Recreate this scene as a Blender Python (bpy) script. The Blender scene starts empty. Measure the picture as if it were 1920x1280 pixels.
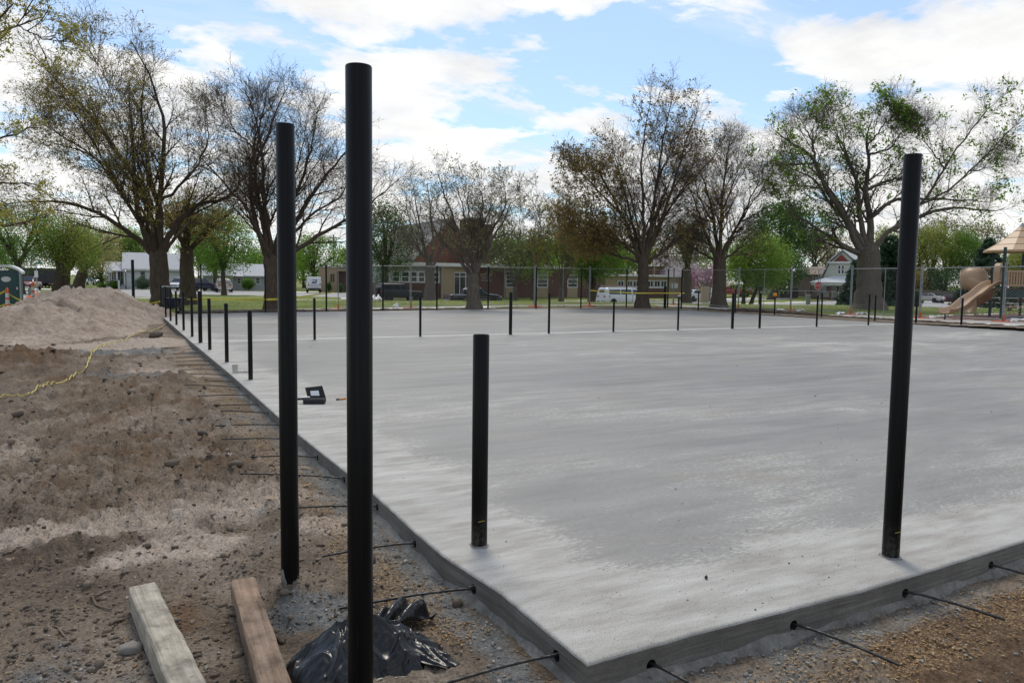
import bpy, bmesh, math, random
import numpy as np
from mathutils import Vector, Matrix

# ------------------------------------------------------------------ camera, sky, sun, exposure
scene = bpy.context.scene
CAM = np.array([-1.6148, -2.3548, 1.5]); YAW, PITCH, ROLL, F = 0.4946, 0.0819, 0.0133, 1405.87
def _basis():
    cy, sy = math.cos(YAW), math.sin(YAW)
    fw = np.array([sy, cy, 0.]); rt = np.array([cy, -sy, 0.]); up = np.array([0, 0, 1.])
    f2 = fw*math.cos(PITCH) - up*math.sin(PITCH); u2 = up*math.cos(PITCH) + fw*math.sin(PITCH)
    return rt*math.cos(ROLL) + u2*math.sin(ROLL), -rt*math.sin(ROLL) + u2*math.cos(ROLL), f2, fw, rt
R_, U_, W_, FWD, RGT = _basis()
cam_d = bpy.data.cameras.new('camera'); cam = bpy.data.objects.new('camera', cam_d)
scene.collection.objects.link(cam); scene.camera = cam
cam.matrix_world = Matrix(((R_[0], U_[0], -W_[0], CAM[0]), (R_[1], U_[1], -W_[1], CAM[1]), (R_[2], U_[2], -W_[2], CAM[2]), (0, 0, 0, 1)))
cam_d.sensor_fit = 'HORIZONTAL'; cam_d.sensor_width = 36; cam_d.lens = 36*F/1920
cam_d.clip_start = .05; cam_d.clip_end = 5000

SUN_EL, SUN_AZ = math.radians(56), math.radians(20)     # azimuth from +Y towards +X
SUN_STRENGTH, SUN_ANGLE, SKY_STRENGTH = 1.5, math.radians(20), 0.10
world = bpy.data.worlds.new('World'); scene.world = world; world.use_nodes = True
wt = world.node_tree; wt.nodes.clear()
def N(tree, kind, **kw):
    n = tree.nodes.new(kind)
    for k, v in kw.items():
        if k.startswith('i_'):
            key = k[2:]; key = int(key) if key.isdigit() else key
            n.inputs[key].default_value = v
        else: setattr(n, k, v)
    return n
def math_(t, op, a, b=None, clamp=False):
    n = t.nodes.new('ShaderNodeMath'); n.operation = op; n.use_clamp = clamp
    for i, v in enumerate((a, b)):
        if v is None: continue
        if isinstance(v, (int, float)): n.inputs[i].default_value = v
        else: t.links.new(v, n.inputs[i])
    return n.outputs[0]
def ramp_(t, fac, stops, interp='LINEAR'):
    n = t.nodes.new('ShaderNodeValToRGB'); cr = n.color_ramp; cr.interpolation = interp
    while len(cr.elements) < len(stops): cr.elements.new(.5)
    for e, (p, c) in zip(cr.elements, stops):
        e.position = p; e.color = (c, c, c, 1) if isinstance(c, (int, float)) else (*c, 1)
    t.links.new(fac, n.inputs[0]); return n.outputs[0]
def mix_(t, fac, a, b, mode='MIX'):
    n = t.nodes.new('ShaderNodeMix'); n.data_type = 'RGBA'; n.blend_type = mode
    for s, v in ((0, fac), (6, a), (7, b)):
        if isinstance(v, (int, float)): n.inputs[s].default_value = v
        elif isinstance(v, tuple): n.inputs[s].default_value = (*v, 1) if len(v) == 3 else v
        else: t.links.new(v, n.inputs[s])
    return n.outputs[2]
def noise_(t, vec, scale, detail=4, rough=.55, dist=0):
    n = N(t, 'ShaderNodeTexNoise'); n.inputs['Scale'].default_value = scale
    n.inputs['Detail'].default_value = detail; n.inputs['Roughness'].default_value = rough; n.inputs['Distortion'].default_value = dist
    if vec is not None: t.links.new(vec, n.inputs['Vector'])
    return n.outputs['Fac']
def mapping_(t, vec, loc=(0, 0, 0), sc=(1, 1, 1), rot=(0, 0, 0)):
    n = N(t, 'ShaderNodeMapping'); n.inputs['Location'].default_value = loc; n.inputs['Scale'].default_value = sc; n.inputs['Rotation'].default_value = rot
    t.links.new(vec, n.inputs['Vector']); return n.outputs[0]

sky = N(wt, 'ShaderNodeTexSky'); sky.sky_type = 'NISHITA'; sky.sun_disc = False
sky.sun_elevation = SUN_EL; sky.sun_rotation = SUN_AZ; sky.altitude = 400; sky.air_density = 1.2; sky.dust_density = .6; sky.ozone_density = 1.5
tc = N(wt, 'ShaderNodeTexCoord')
dirv = tc.outputs['Generated']
sep = N(wt, 'ShaderNodeSeparateXYZ'); wt.links.new(dirv, sep.inputs[0])
zz = math_(wt, 'MAXIMUM', sep.outputs[2], 0.0)
den = math_(wt, 'ADD', zz, 0.16)
cx_ = math_(wt, 'DIVIDE', sep.outputs[0], den); cy_ = math_(wt, 'DIVIDE', sep.outputs[1], den)
comb = N(wt, 'ShaderNodeCombineXYZ'); wt.links.new(cx_, comb.inputs[0]); wt.links.new(cy_, comb.inputs[1])
cum = noise_(wt, mapping_(wt, comb.outputs[0], (3.1, 1.7, 0)), 2.3, 10, .58, .3)        # heaped clouds
strk = noise_(wt, mapping_(wt, comb.outputs[0], (0.4, 7.7, 0), (.45, 1.5, 1), (0, 0, -YAW)), 1.5, 8, .6, .3)   # streaky sheets
cov = math_(wt, 'ADD', math_(wt, 'MULTIPLY', cum, .95), math_(wt, 'SUBTRACT', math_(wt, 'MULTIPLY', strk, .55), .25))
def sky_dir(px, py):
    d = (px-960)/F*R_ - (py-640)/F*U_ + W_; return tuple(d/np.linalg.norm(d))
# where the big clouds and the big blue gaps stand in the sky
for px, py, rad, amt in ((560, 70, .16, .07), (850, 130, .15, .09), (450, 20, .12, .05), (1850, 150, .24, .10), (1640, 110, .10, .08), (1230, 50, .05, .06), (1500, 15, .2, .05),
                         (200, 60, .09, -.10), (520, 135, .075, -.12), (1130, 170, .12, -.09), (1330, 130, .11, -.06), (930, 225, .10, -.08), (1040, 110, .05, -.03), (1400, 60, .1, -.05), (30, 330, .15, .06),
                         (1300, 320, .35, .06), (950, 300, .22, .05), (100, 250, .1, .04)):
    vd = N(wt, 'ShaderNodeVectorMath'); vd.operation = 'DISTANCE'; wt.links.new(dirv, vd.inputs[0]); vd.inputs[1].default_value = sky_dir(px, py)
    mr = N(wt, 'ShaderNodeMapRange'); mr.interpolation_type = 'SMOOTHSTEP'
    wt.links.new(vd.outputs['Value'], mr.inputs[0]); mr.inputs[1].default_value = 0; mr.inputs[2].default_value = rad*1.5; mr.inputs[3].default_value = amt*.8; mr.inputs[4].default_value = 0
    cov = math_(wt, 'ADD', cov, mr.outputs[0])
low = N(wt, 'ShaderNodeMapRange'); wt.links.new(zz, low.inputs[0])
for i, v in ((1, 0.0), (2, .35), (3, .11), (4, 0.0)): low.inputs[i].default_value = v
cov = math_(wt, 'ADD', cov, low.outputs[0])
mask = ramp_(wt, cov, ((.525, 0), (.555, .5), (.595, .9), (.68, 1)))
shade = noise_(wt, mapping_(wt, comb.outputs[0], (9, 3, 0)), 2.3, 6, .6)
ccol = ramp_(wt, shade, ((.28, (5.3, 5.4, 5.55)), (.45, (6.5, 6.5, 6.45)), (.62, (7.6, 7.5, 7.25))))
blue = mix_(wt, 1.0, sky.outputs[0], (.78, .93, 1.10), 'MULTIPLY')
blue = mix_(wt, math_(wt, 'ADD', .30, math_(wt, 'MULTIPLY', ramp_(wt, strk, ((.46, 0), (.66, 1))), .55)), blue, (5.4, 6.1, 6.8))      # thin high veil over the blue
skyc = mix_(wt, mask, blue, ccol)
bg = N(wt, 'ShaderNodeBackground'); bg.inputs['Strength'].default_value = SKY_STRENGTH
wt.links.new(skyc, bg.inputs['Color'])
wo = N(wt, 'ShaderNodeOutputWorld'); wt.links.new(bg.outputs[0], wo.inputs['Surface'])
sun_d = bpy.data.lights.new('sun', 'SUN'); sun_d.energy = SUN_STRENGTH; sun_d.angle = SUN_ANGLE; sun_d.color = (1, .925, .80)
sun = bpy.data.objects.new('sun', sun_d); scene.collection.objects.link(sun)
sdir = Vector((math.sin(SUN_AZ)*math.cos(SUN_EL), math.cos(SUN_AZ)*math.cos(SUN_EL), math.sin(SUN_EL)))
sun.rotation_euler = (-sdir).to_track_quat('-Z', 'Y').to_euler()
vs = scene.view_settings; vs.view_transform = 'Standard'; vs.look = 'None'; vs.exposure = 0.55; vs.gamma = 1; vs.use_curve_mapping = False
scene.cycles.max_bounces = 6; scene.cycles.transparent_max_bounces = 8

# ------------------------------------------------------------------ helpers
C = scene.collection
rng = np.random.default_rng(7); random.seed(7)
def ray(px, py): return (px-960)/F*R_ - (py-640)/F*U_ + W_
def AT(px, py, w): return CAM + ray(px, py)*w
def ONZ(px, py, z=0.): d = ray(px, py); return CAM + d*((z-CAM[2])/d[2])
def ONX(px, py, X): d = ray(px, py); return CAM + d*((X-CAM[0])/d[0])
def ONY(px, py, Y): d = ray(px, py); return CAM + d*((Y-CAM[1])/d[1])
def HFOR(P, py):
    lo, hi = .1, 8.
    for _ in range(40):
        m = (lo+hi)/2; d = np.asarray(P, float)+[0, 0, m]-CAM
        if 640-F*(d @ U_)/(d @ W_) > py: lo = m
        else: hi = m
    return lo
def depth(P): return float((np.asarray(P)-CAM) @ W_)

# lie of the land: height by distance ahead and bearing (the park falls gently to the street)
TW = np.array([10, 25, 35, 45, 50, 60, 72, 85, 100, 125, 400.])
TP = np.array([0, 300, 600, 960, 1250, 1500, 1900.])
TZ = np.array([[-.15, -.15, -.15, -.15, -.15, -.15, -.15],
               [-.20, -.15, -.10, -.10, -.10, -.10, .10],
               [-.35, -.15, -.08, -.05, -.04, .05, .10],
               [-.45, -.20, -.03, .05, .05, .08, .10],
               [-.50, -.30, -.10, .08, .08, .05, .00],
               [-.55, -.35, -.30, -.45, -.40, -.20, -.35],
               [-.60, -.45, -.50, -1.18, -1.18, -.45, -.80],
               [-.65, -.55, -.58, -1.18, -1.18, -.50, -1.15],
               [-.68, -.60, -.64, -.66, -.92, -.40, -1.50],
               [-.75, -.62, -.70, -.60, -.80, -.25, -1.80],
               [-.75, -.62, -.70, -.60, -.80, -.25, -1.80]])
def wp(x, y):
    dx, dy = np.asarray(x, float)-CAM[0], np.asarray(y, float)-CAM[1]
    w = dx*FWD[0]+dy*FWD[1]; l = dx*RGT[0]+dy*RGT[1]
    wc = np.maximum(w, .5)
    return w, 960+F*np.clip(l/wc, -3, 3)
def zt(x, y):
    w, p = wp(x, y)
    p = np.clip(p, 0, 1900); wc = np.clip(w, 10, 399)
    i = np.clip(np.searchsorted(TW, wc, 'right')-1, 0, len(TW)-2); j = np.clip(np.searchsorted(TP, p, 'right')-1, 0, len(TP)-2)
    a = (wc-TW[i])/(TW[i+1]-TW[i]); b = (p-TP[j])/(TP[j+1]-TP[j])
    a = a*a*(3-2*a)*.5+a*.5; b = b*b*(3-2*b)*.5+b*.5
    return TZ[i, j]*(1-a)*(1-b)+TZ[i+1, j]*a*(1-b)+TZ[i, j+1]*(1-a)*b+TZ[i+1, j+1]*a*b
def G(px, w):
    P = AT(px, 524, w); P[2] = float(zt(P[0], P[1])); return P

_perm = np.random.default_rng(11).permutation(1024)
_gr = np.random.default_rng(12).uniform(0, 2*np.pi, 1024)
def perlin(x, y, seed=0):
    x = np.asarray(x, float)+seed*17.31; y = np.asarray(y, float)-seed*9.17
    xi = np.floor(x).astype(int); yi = np.floor(y).astype(int); xf = x-xi; yf = y-yi
    def g(a, b, dx, dy):
        h = _gr[_perm[(_perm[a & 1023]+b) & 1023]]; return np.cos(h)*dx+np.sin(h)*dy
    u = xf*xf*xf*(xf*(xf*6-15)+10); v = yf*yf*yf*(yf*(yf*6-15)+10)
    a = g(xi, yi, xf, yf); b = g(xi+1, yi, xf-1, yf); c = g(xi, yi+1, xf, yf-1); d = g(xi+1, yi+1, xf-1, yf-1)
    return 1.5*((a*(1-u)+b*u)*(1-v)+(c*(1-u)+d*u)*v)
def fbm(x, y, o=4, seed=0, g=.5):
    s = 0; a = 1
    for k in range(o): s = s+a*perlin(np.asarray(x)*2**k, np.asarray(y)*2**k, seed+k*3); a *= g
    return s
def sstep(a, b, x): t = np.clip((np.asarray(x, float)-a)/(b-a), 0, 1); return t*t*(3-2*t)

# materials -----------------------------------------------------------------
MATS = {}
def newmat(name):
    m = bpy.data.materials.new(name); m.use_nodes = True; t = m.node_tree
    return m, t, t.nodes['Principled BSDF']
def pm(name, c1, c2=None, rough=.7, scale=3., detail=5, metal=0., bump=0., bscale=40., spec=.5, stretch=(1, 1, 1), coat=0., lo=.35, hi=.65, fine=0.):
    if name in MATS: return MATS[name]
    m, t, b = newmat(name); b.inputs['Roughness'].default_value = rough; b.inputs['Metallic'].default_value = metal
    b.inputs['Specular IOR Level'].default_value = spec; b.inputs['Coat Weight'].default_value = coat
    tcn = N(t, 'ShaderNodeTexCoord'); vec = mapping_(t, tcn.outputs['Object'], sc=stretch)
    if c2 is None: c2 = tuple(min(1, c*.82) for c in c1)
    col = ramp_(t, noise_(t, vec, scale, detail, .6), ((lo, c2), (hi, c1)))
    if fine: col = mix_(t, fine, col, ramp_(t, noise_(t, vec, bscale, 3, .6), ((.3, .25), (.7, 1.))), 'MULTIPLY')
    t.links.new(col, b.inputs['Base Color'])
    if bump:
        bn = N(t, 'ShaderNodeBump'); bn.inputs['Strength'].default_value = bump; bn.inputs['Distance'].default_value = .02
        t.links.new(noise_(t, vec, bscale, 4, .65), bn.inputs['Height']); t.links.new(bn.outputs[0], b.inputs['Normal'])
    MATS[name] = m; return m
def leafmat(name, cols, trans=.35):
    cols = [tuple(min(.5, c*1.6) for c in q) for q in cols]
    if name in MATS: return MATS[name]
    m, t, b = newmat(name); b.inputs['Roughness'].default_value = .6; b.inputs['Specular IOR Level'].default_value = .3
    geo = N(t, 'ShaderNodeNewGeometry')
    col = ramp_(t, geo.outputs['Random Per Island'], tuple((i/(len(cols)-1), c) for i, c in enumerate(cols)))
    t.links.new(col, b.inputs['Base Color'])
    tr = N(t, 'ShaderNodeBsdfTranslucent'); t.links.new(col, tr.inputs['Color'])
    mx = N(t, 'ShaderNodeMixShader'); mx.inputs[0].default_value = trans
    t.links.new(b.outputs[0], mx.inputs[1]); t.links.new(tr.outputs[0], mx.inputs[2])
    t.links.new(mx.outputs[0], t.nodes['Material Output'].inputs['Surface'])
    MATS[name] = m; return m

# meshes ----------------------------------------------------------------------
def np_mesh(name, V, quads=None, tris=None, smooth=False):
    V = np.asarray(V, np.float32).reshape(-1, 3); me = bpy.data.meshes.new(name)
    q = np.zeros((0, 4), np.int32) if quads is None else np.asarray(quads, np.int32).reshape(-1, 4)
    r = np.zeros((0, 3), np.int32) if tris is None else np.asarray(tris, np.int32).reshape(-1, 3)
    me.vertices.add(len(V)); me.vertices.foreach_set('co', V.ravel())
    me.loops.add(len(q)*4+len(r)*3); me.loops.foreach_set('vertex_index', np.concatenate((q.ravel(), r.ravel())))
    me.polygons.add(len(q)+len(r))
    st = np.concatenate((np.arange(len(q))*4, len(q)*4+np.arange(len(r))*3)).astype(np.int32)
    me.polygons.foreach_set('loop_start', st)
    try: me.polygons.foreach_set('loop_total', np.concatenate((np.full(len(q), 4), np.full(len(r), 3))).astype(np.int32))
    except Exception: pass
    if smooth: me.polygons.foreach_set('use_smooth', np.ones(len(q)+len(r), bool))
    me.update(calc_edges=True); return me
def link(name, me, mat, parent=None):
    o = bpy.data.objects.new(name, me)
    if mat is not None and len(me.materials) == 0: me.materials.append(mat)
    C.objects.link(o)
    if parent is not None: o.parent = parent
    return o
def tag(o, label=None, cat=None, group=None, kind=None):
    if label: o['label'] = label
    if cat: o['category'] = cat
    if group: o['group'] = group
    if kind: o['kind'] = kind
    return o
def thing(name, label, cat, loc=(0, 0, 0), rz=0., group=None):
    o = bpy.data.objects.new(name, None); C.objects.link(o); o.empty_display_size = .2
    o.location = tuple(float(v) for v in loc); o.rotation_euler = (0, 0, rz); return tag(o, label, cat, group)
class MB:
    """collects simple shapes (plain lists) and links them as one mesh"""
    def __init__(s): s.v = []; s.f = []
    def add(s, vs_, fs):
        n = len(s.v); s.v += [tuple(float(c) for c in v) for v in vs_]; s.f += [tuple(i+n for i in f) for f in fs]; return s
    def box(s, x0, x1, y0, y1, z0, z1, bev=0):
        if bev:
            vs_ = []
            for z, i in ((z0, bev), (z0+bev, 0), (z1-bev, 0), (z1, bev)):
                vs_ += [(x0+i, y0+i, z), (x1-i, y0+i, z), (x1-i, y1-i, z), (x0+i, y1-i, z)]
            fs = [(3, 2, 1, 0), (12, 13, 14, 15)]
            for k in range(3):
                for e in range(4): fs.append((k*4+e, k*4+(e+1) % 4, k*4+4+(e+1) % 4, k*4+4+e))
            return s.add(vs_, fs)
        return s.add([(x0, y0, z0), (x1, y0, z0), (x1, y1, z0), (x0, y1, z0), (x0, y0, z1), (x1, y0, z1), (x1, y1, z1), (x0, y1, z1)],
                     [(0, 3, 2, 1), (4, 5, 6, 7), (0, 1, 5, 4), (1, 2, 6, 5), (2, 3, 7, 6), (3, 0, 4, 7)])
    def hexa(s, b, t):       # bottom 4 points, top 4 points
        return s.add(list(b)+list(t), [(0, 3, 2, 1), (4, 5, 6, 7), (0, 1, 5, 4), (1, 2, 6, 5), (2, 3, 7, 6), (3, 0, 4, 7)])
    def tube(s, pts, rad, n=8, caps=True, up=None):
        pts = [Vector(p) for p in pts]; rad = [rad]*len(pts) if isinstance(rad, (int, float)) else rad
        vs_ = []; u = None
        for i, p in enumerate(pts):
            t = (pts[min(i+1, len(pts)-1)]-pts[max(i-1, 0)]).normalized()
            if u is None: u = t.orthogonal().normalized() if up is None else (Vector(up)-t*t.dot(Vector(up))).normalized()
            else: u = (u-t*t.dot(u)).normalized()
            w = t.cross(u)
            for k in range(n): a = 2*math.pi*k/n; vs_.append(p+(u*math.cos(a)+w*math.sin(a))*rad[i])
        fs = [(i*n+k, i*n+(k+1) % n, i*n+n+(k+1) % n, i*n+n+k) for i in range(len(pts)-1) for k in range(n)]
        if caps: fs += [tuple(reversed(range(n))), tuple(range((len(pts)-1)*n, len(pts)*n))]
        return s.add(vs_, fs)
    def lathe(s, prof, n=20, c=(0, 0, 0), axis='z', closed=False):
        vs_ = []
        for r, z in prof:
            for k in range(n):
                a = 2*math.pi*k/n; x, y = r*math.cos(a), r*math.sin(a)
                vs_.append((c[0]+x, c[1]+y, c[2]+z) if axis == 'z' else ((c[0]+x, c[1]+z, c[2]+y) if axis == 'y' else (c[0]+z, c[1]+x, c[2]+y)))
        m = len(prof); fs = [(i*n+k, i*n+(k+1) % n, ((i+1) % m)*n+(k+1) % n, ((i+1) % m)*n+k) for i in range(m if closed else m-1) for k in range(n)]
        return s.add(vs_, fs)
    def prism(s, poly, y0, y1, axis='y'):     # polygon in (a,b) extruded along axis
        n = len(poly); f = (lambda a, b, c: (a, c, b)) if axis == 'y' else ((lambda a, b, c: (c, a, b)) if axis == 'x' else (lambda a, b, c: (a, b, c)))
        return s.add([f(a, b, y0) for a, b in poly]+[f(a, b, y1) for a, b in poly],
                     [tuple(range(n)), tuple(reversed(range(n, 2*n)))]+[(k, k+n, (k+1) % n+n, (k+1) % n) for k in range(n)])
    def build(s, name, mat, parent=None, smooth=False, world=False, xf=None):
        V = s.v
        if xf is not None: V = [xf(v) for v in V]
        if world and parent is not None:
            M = Matrix.Translation(parent.location) @ parent.rotation_euler.to_matrix().to_4x4(); Mi = M.inverted(); V = [tuple(Mi @ Vector(v)) for v in V]
        me = bpy.data.meshes.new(name); me.from_pydata(V, [], s.f)
        bm_ = bmesh.new(); bm_.from_mesh(me); bmesh.ops.recalc_face_normals(bm_, faces=bm_.faces); bm_.to_mesh(me); bm_.free()
        if smooth:
            for p in me.polygons: p.use_smooth = True
            me.set_sharp_from_angle(angle=math.radians(38))
        me.update(); return link(name, me, mat, parent)
def copy_tree(o, parent=None):
    c = o.copy(); C.objects.link(c)
    if parent is not None: c.parent = parent
    for ch in list(o.children): copy_tree(ch, c)
    return c
def text_mesh(txt, size, depth_=.01):
    cu = bpy.data.curves.new('lettering', 'FONT'); cu.body = txt; cu.size = size; cu.align_x = 'CENTER'; cu.align_y = 'CENTER'; cu.extrude = depth_; cu.resolution_u = 2
    o = bpy.data.objects.new('lettering', cu); C.objects.link(o)
    dg = bpy.context.evaluated_depsgraph_get(); me = bpy.data.meshes.new_from_object(o.evaluated_get(dg))
    bpy.data.objects.remove(o); return me
# ------------------------------------------------------------------ soil of the building site
def _blob(x, y, px, py, rx, ry, z=-.15):
    P = ONZ(px, py, z); return np.exp(-(((x-P[0])/rx)**2+((y-P[1])/ry)**2))
def site_z(x, y):
    x = np.asarray(x, float); y = np.asarray(y, float); z = zt(x, y)
    band = sstep(-3.4, -2.2, x)*sstep(-.15, -.7, x)*sstep(1.9, 3.4, y)*sstep(26, 12, y)
    near = sstep(60, 20, np.hypot(x-CAM[0], y-CAM[1]))
    n1 = fbm(x*1.1, y*1.1, 3, 1); n2 = np.abs(fbm(x*4.2, y*4.2, 4, 2, .55)); n3 = fbm(x*17, y*17, 3, 3, .6)
    edge = sstep(.0, .35, np.maximum(-x, -y))         # flat against the slab
    d = .028*n1*edge + .006*n3
    n4 = np.abs(fbm(x*9, y*9, 3, 5, .6)); d = d + band*(.105*n2+.042*n4+.02*np.abs(n3)) + (1-band)*(.028*n2+.016*n4)*edge
    d = d + .013*np.sin(y*62+3*n1)*sstep(-2.0, -2.4, x)*sstep(-4.2, -3.4, x)*sstep(4, 5, y)*sstep(11, 9, y)      # track marks
    d = d + .26*_blob(x, y, 40, 690, 1.0, 1.3)*(1+.5*n2) + .08*_blob(x, y, 330, 640, 1.2, 1.5)
    d = d + .035*np.exp(-(((x+.80)/.17)**2+((y-1.53)/.17)**2))*(1+.6*n3)      # heap of spoil round the left post
    d = d - .05*np.exp(-((x+1.16)/.10)**2)*sstep(2.1, 1.7, y)*sstep(-.5, .2, y)   # hollow between the timbers
    d = d + .05*sstep(-1.9, -2.6, x)*sstep(2.6, 1.2, y)
    d = d*near; k = sstep(-1.85, -1.68, x)*sstep(-.86, -.96, x)*sstep(1.95, 1.80, y)
    return (z+d)*(1-k)+k*(-.172+.35*d)
def soil_w(x, y):
    n = fbm(x*.9, y*.9, 4, 21); n2 = fbm(x*3.1, y*3.1, 3, 25)
    sand = (_blob(x, y, 460, 945, .55, .35)+_blob(x, y, 620, 985, .25, .3)+_blob(x, y, 120, 1005, .7, .25)+_blob(x, y, 330, 1035, .45, .2)
            + .8*_blob(x, y, 260, 650, 1.6, 1.6)+.6*_blob(x, y, 150, 655, 2.6, 1.3)+.55*_blob(x, y, 60, 860, .6, .8)+.5*_blob(x, y, 300, 800, .8, .9)+.35*_blob(x, y, 200, 950, 1, .5)+.5*_blob(x, y, 300, 705, 1.2, 1.2))
    sand = sstep(.32, .72, sand+.38*n+.2*n2)
    grey = (_blob(x, y, 420, 975, .45, .16)+_blob(x, y, 590, 1150, .22, .3)+.9*_blob(x, y, 250, 665, 2.2, 1.0)+.7*_blob(x, y, 230, 710, 1.2, .7)+.8*np.exp(-((x+.16)/.16)**2)*sstep(9, 3, y)*sstep(-.6, .3, y)
            + .6*np.exp(-((y+.2)/.22)**2)*sstep(-.2, .1, x)+.7*_blob(x, y, 180, 1240, .5, .3)+.5*_blob(x, y, 480, 1020, .4, .25)+.6*_blob(x, y, 420, 800, .5, .8))
    grey = sstep(.38, .75, grey+.34*n2-.15*n)
    chip = sstep(.3, .75, np.exp(-((x+.32)/.2)**2)*sstep(.2, .8, y)*sstep(22, 14, y)+np.exp(-((y+.35)/.25)**2)*sstep(0.2, .6, x)*.8+.35*n2)
    rust = sstep(.35, .8, .52*sstep(-2.8, -1.8, x)*sstep(-.3, -.7, x)*sstep(2.6, 3.4, y)*sstep(13, 9, y)+1.1*sstep(-.10, -.30, y)*sstep(.75, 1.5, x+.25*n)+.8*_blob(x, y, 330, 1150, .22, .35)+_blob(x, y, 40, 690, 1.0, 1.4)+.5*_blob(x, y, 90, 720, .9, .9)+.3*n2)
    return sand*(1-.6*sstep(-2.4, -1.6, x)*sstep(2.9, 3.6, y)*sstep(11, 8, y)), grey, chip, rust

# ------------------------------------------------------------------ the ground as one sheet, cut into its kinds
rings = [.05, .5, 1.0]; r = 1.2
while r < 30: rings.append(r); r *= 1.0085
while r < 150: rings.append(r); r *= 1.0125
while r < 1800: rings.append(r); r *= 1.08
rings = np.array(rings)
fine_a = np.linspace(math.radians(-42), math.radians(42), 480); coarse_a = np.radians(np.arange(48, 316, 6.))
ang = np.concatenate((fine_a, coarse_a)); A_, R2 = np.meshgrid(ang, rings)
GX = CAM[0]+R2*np.sin(YAW+A_); GY = CAM[1]+R2*np.cos(YAW+A_)
nr, na = R2.shape
ii, jj = np.meshgrid(np.arange(nr-1), np.arange(na), indexing='ij'); j2 = (jj+1) % na
Q = np.stack((ii*na+jj, (ii+1)*na+jj, (ii+1)*na+j2, ii*na+j2), -1).reshape(-1, 4)[:, ::-1]
fx = GX.ravel()[Q].mean(1); fy = GY.ravel()[Q].mean(1); fw_, fp = wp(fx, fy)
wig = .22*fbm(fx*1.3, fy*1.3, 3, 40)
def pl(p, pts): a = np.array(pts, float); return np.interp(p, a[:, 0], a[:, 1])
ahead = fw_ > 1
lot_near = pl(fp, [(-400, 60), (130, 62), (290, 64), (330, 80), (690, 79), (700, 200)]); lot_far = pl(fp, [(-400, 108), (460, 110), (692, 110)])
lotA = ahead & (fp < 692) & (fw_ > lot_near) & (fw_ < lot_far)
island = (fp > 74) & (fp < 196) & (fw_ > 74) & (fw_ < 102)
street = ahead & (fp > 640) & (fp < 1480) & (fy > 64.5) & (fy < 73) & (fw_ < 125)
rs_n = pl(fp, [(1280, 78), (1380, 70), (1500, 68.5), (1750, 78), (2300, 95)]); rs_f = pl(fp, [(1280, 90), (1380, 84), (1500, 82.5), (1720, 126), (2300, 150)])
street2 = ahead & (fp > 1280) & (fw_ > rs_n) & (fw_ < rs_f)
road = (lotA & ~island) | street | street2
walk1 = (fx > 26.95) & (fx < 29.3) & (fy > -6) & (fy < 21.2) | (fx > 27.3) & (fx < 29.5) & (fy > 26.6) & (fy < 34.0)
walk2 = (fp > 285) & (fp < 700) & (fw_ > 57.5) & (fw_ < 59.5) & ahead | (fp < 290) & (fp > -300) & (fw_ > 58.0) & (fw_ < 61.5) & ahead
walk3 = (fy > 34.0) & (fy < 34.9) & (fx > 5.0) & (fx < 27.5) | (fp > 1405) & (fp < 1530) & (fw_ > 49) & (fw_ < 51.5)
walk4 = ahead & (fp > 640) & (fp < 1300) & (fy > 74.0) & (fy < 75.2) & (fw_ < 125)
play = (fx >= 29.3) & (fx < 41) & (fy > 2) & (fy < 19.2+wig)
dirt = (fx < 26.9) & (fy < 33.6+wig*1.5) & (fx > -16+wig*4) | ((fw_ < 30) & (fx < 26.9)) | (~ahead)
walk = (walk1 | walk2 | walk3 | walk4) & ~road
dirt &= ~walk1; play &= ~walk1
under = (fx > .6) & (fx < 25.6) & (fy > .6) & (fy < 28.4)
kinds = np.where(road, 1, np.where(walk, 2, np.where(play, 3, np.where(dirt, 0, 4))))
kinds[under] = -1
base_z = zt(GX, GY).ravel()
sz = site_z(GX, GY).ravel()
rough = (.025*fbm(GX*.8, GY*.8, 3, 50)+.02*fbm(GX*.2, GY*.2, 2, 52)).ravel()
wgrid, _p = wp(GX, GY); far = (wgrid.ravel() > 34)
def sheet(name, k, mat, zarr):
    q = Q[kinds == k]; u, inv = np.unique(q.ravel(), return_inverse=True)
    V = np.stack((GX.ravel()[u], GY.ravel()[u], zarr[u]), 1)
    me = np_mesh(name, V, inv.reshape(-1, 4), smooth=True); o = link(name, me, mat); o['kind'] = 'structure'; return o, V, me

# soil material: colours of sand, clay, gravel and shavings laid by where each of them lies
m_soil, t, b = newmat('soil'); b.inputs['Roughness'].default_value = .95; b.inputs['Specular IOR Level'].default_value = .2
tcn = N(t, 'ShaderNodeTexCoord'); ob = tcn.outputs['Object']
at_ = N(t, 'ShaderNodeAttribute'); at_.attribute_name = 'soil'; sp = N(t, 'ShaderNodeSeparateColor'); t.links.new(at_.outputs['Color'], sp.inputs[0])
nA = noise_(t, ob, 1.6, 6, .65); nB = noise_(t, ob, 9, 6, .7); nC = noise_(t, ob, 55, 4, .7); nD = noise_(t, ob, 190, 2, .6)
nM = noise_(t, ob, .55, 4, .6)
col = ramp_(t, math_(t, 'ADD', math_(t, 'MULTIPLY', nA, .6), math_(t, 'MULTIPLY', nM, .4)), ((.36, (.105, .078, .055)), (.5, (.205, .160, .118)), (.63, (.335, .275, .218))))
def soft(w, k=.5): return math_(t, 'MULTIPLY', math_(t, 'ADD', w, math_(t, 'MULTIPLY', math_(t, 'SUBTRACT', nB, .5), k), True), 1.0, True)
col = mix_(t, soft(sp.outputs[1], .0), col, ramp_(t, nB, ((.3, (.105, .108, .104)), (.7, (.235, .235, .225)))))
col = mix_(t, at_.outputs['Alpha'], col, ramp_(t, nB, ((.3, (.10, .060, .034)), (.7, (.21, .135, .08)))))
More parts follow.
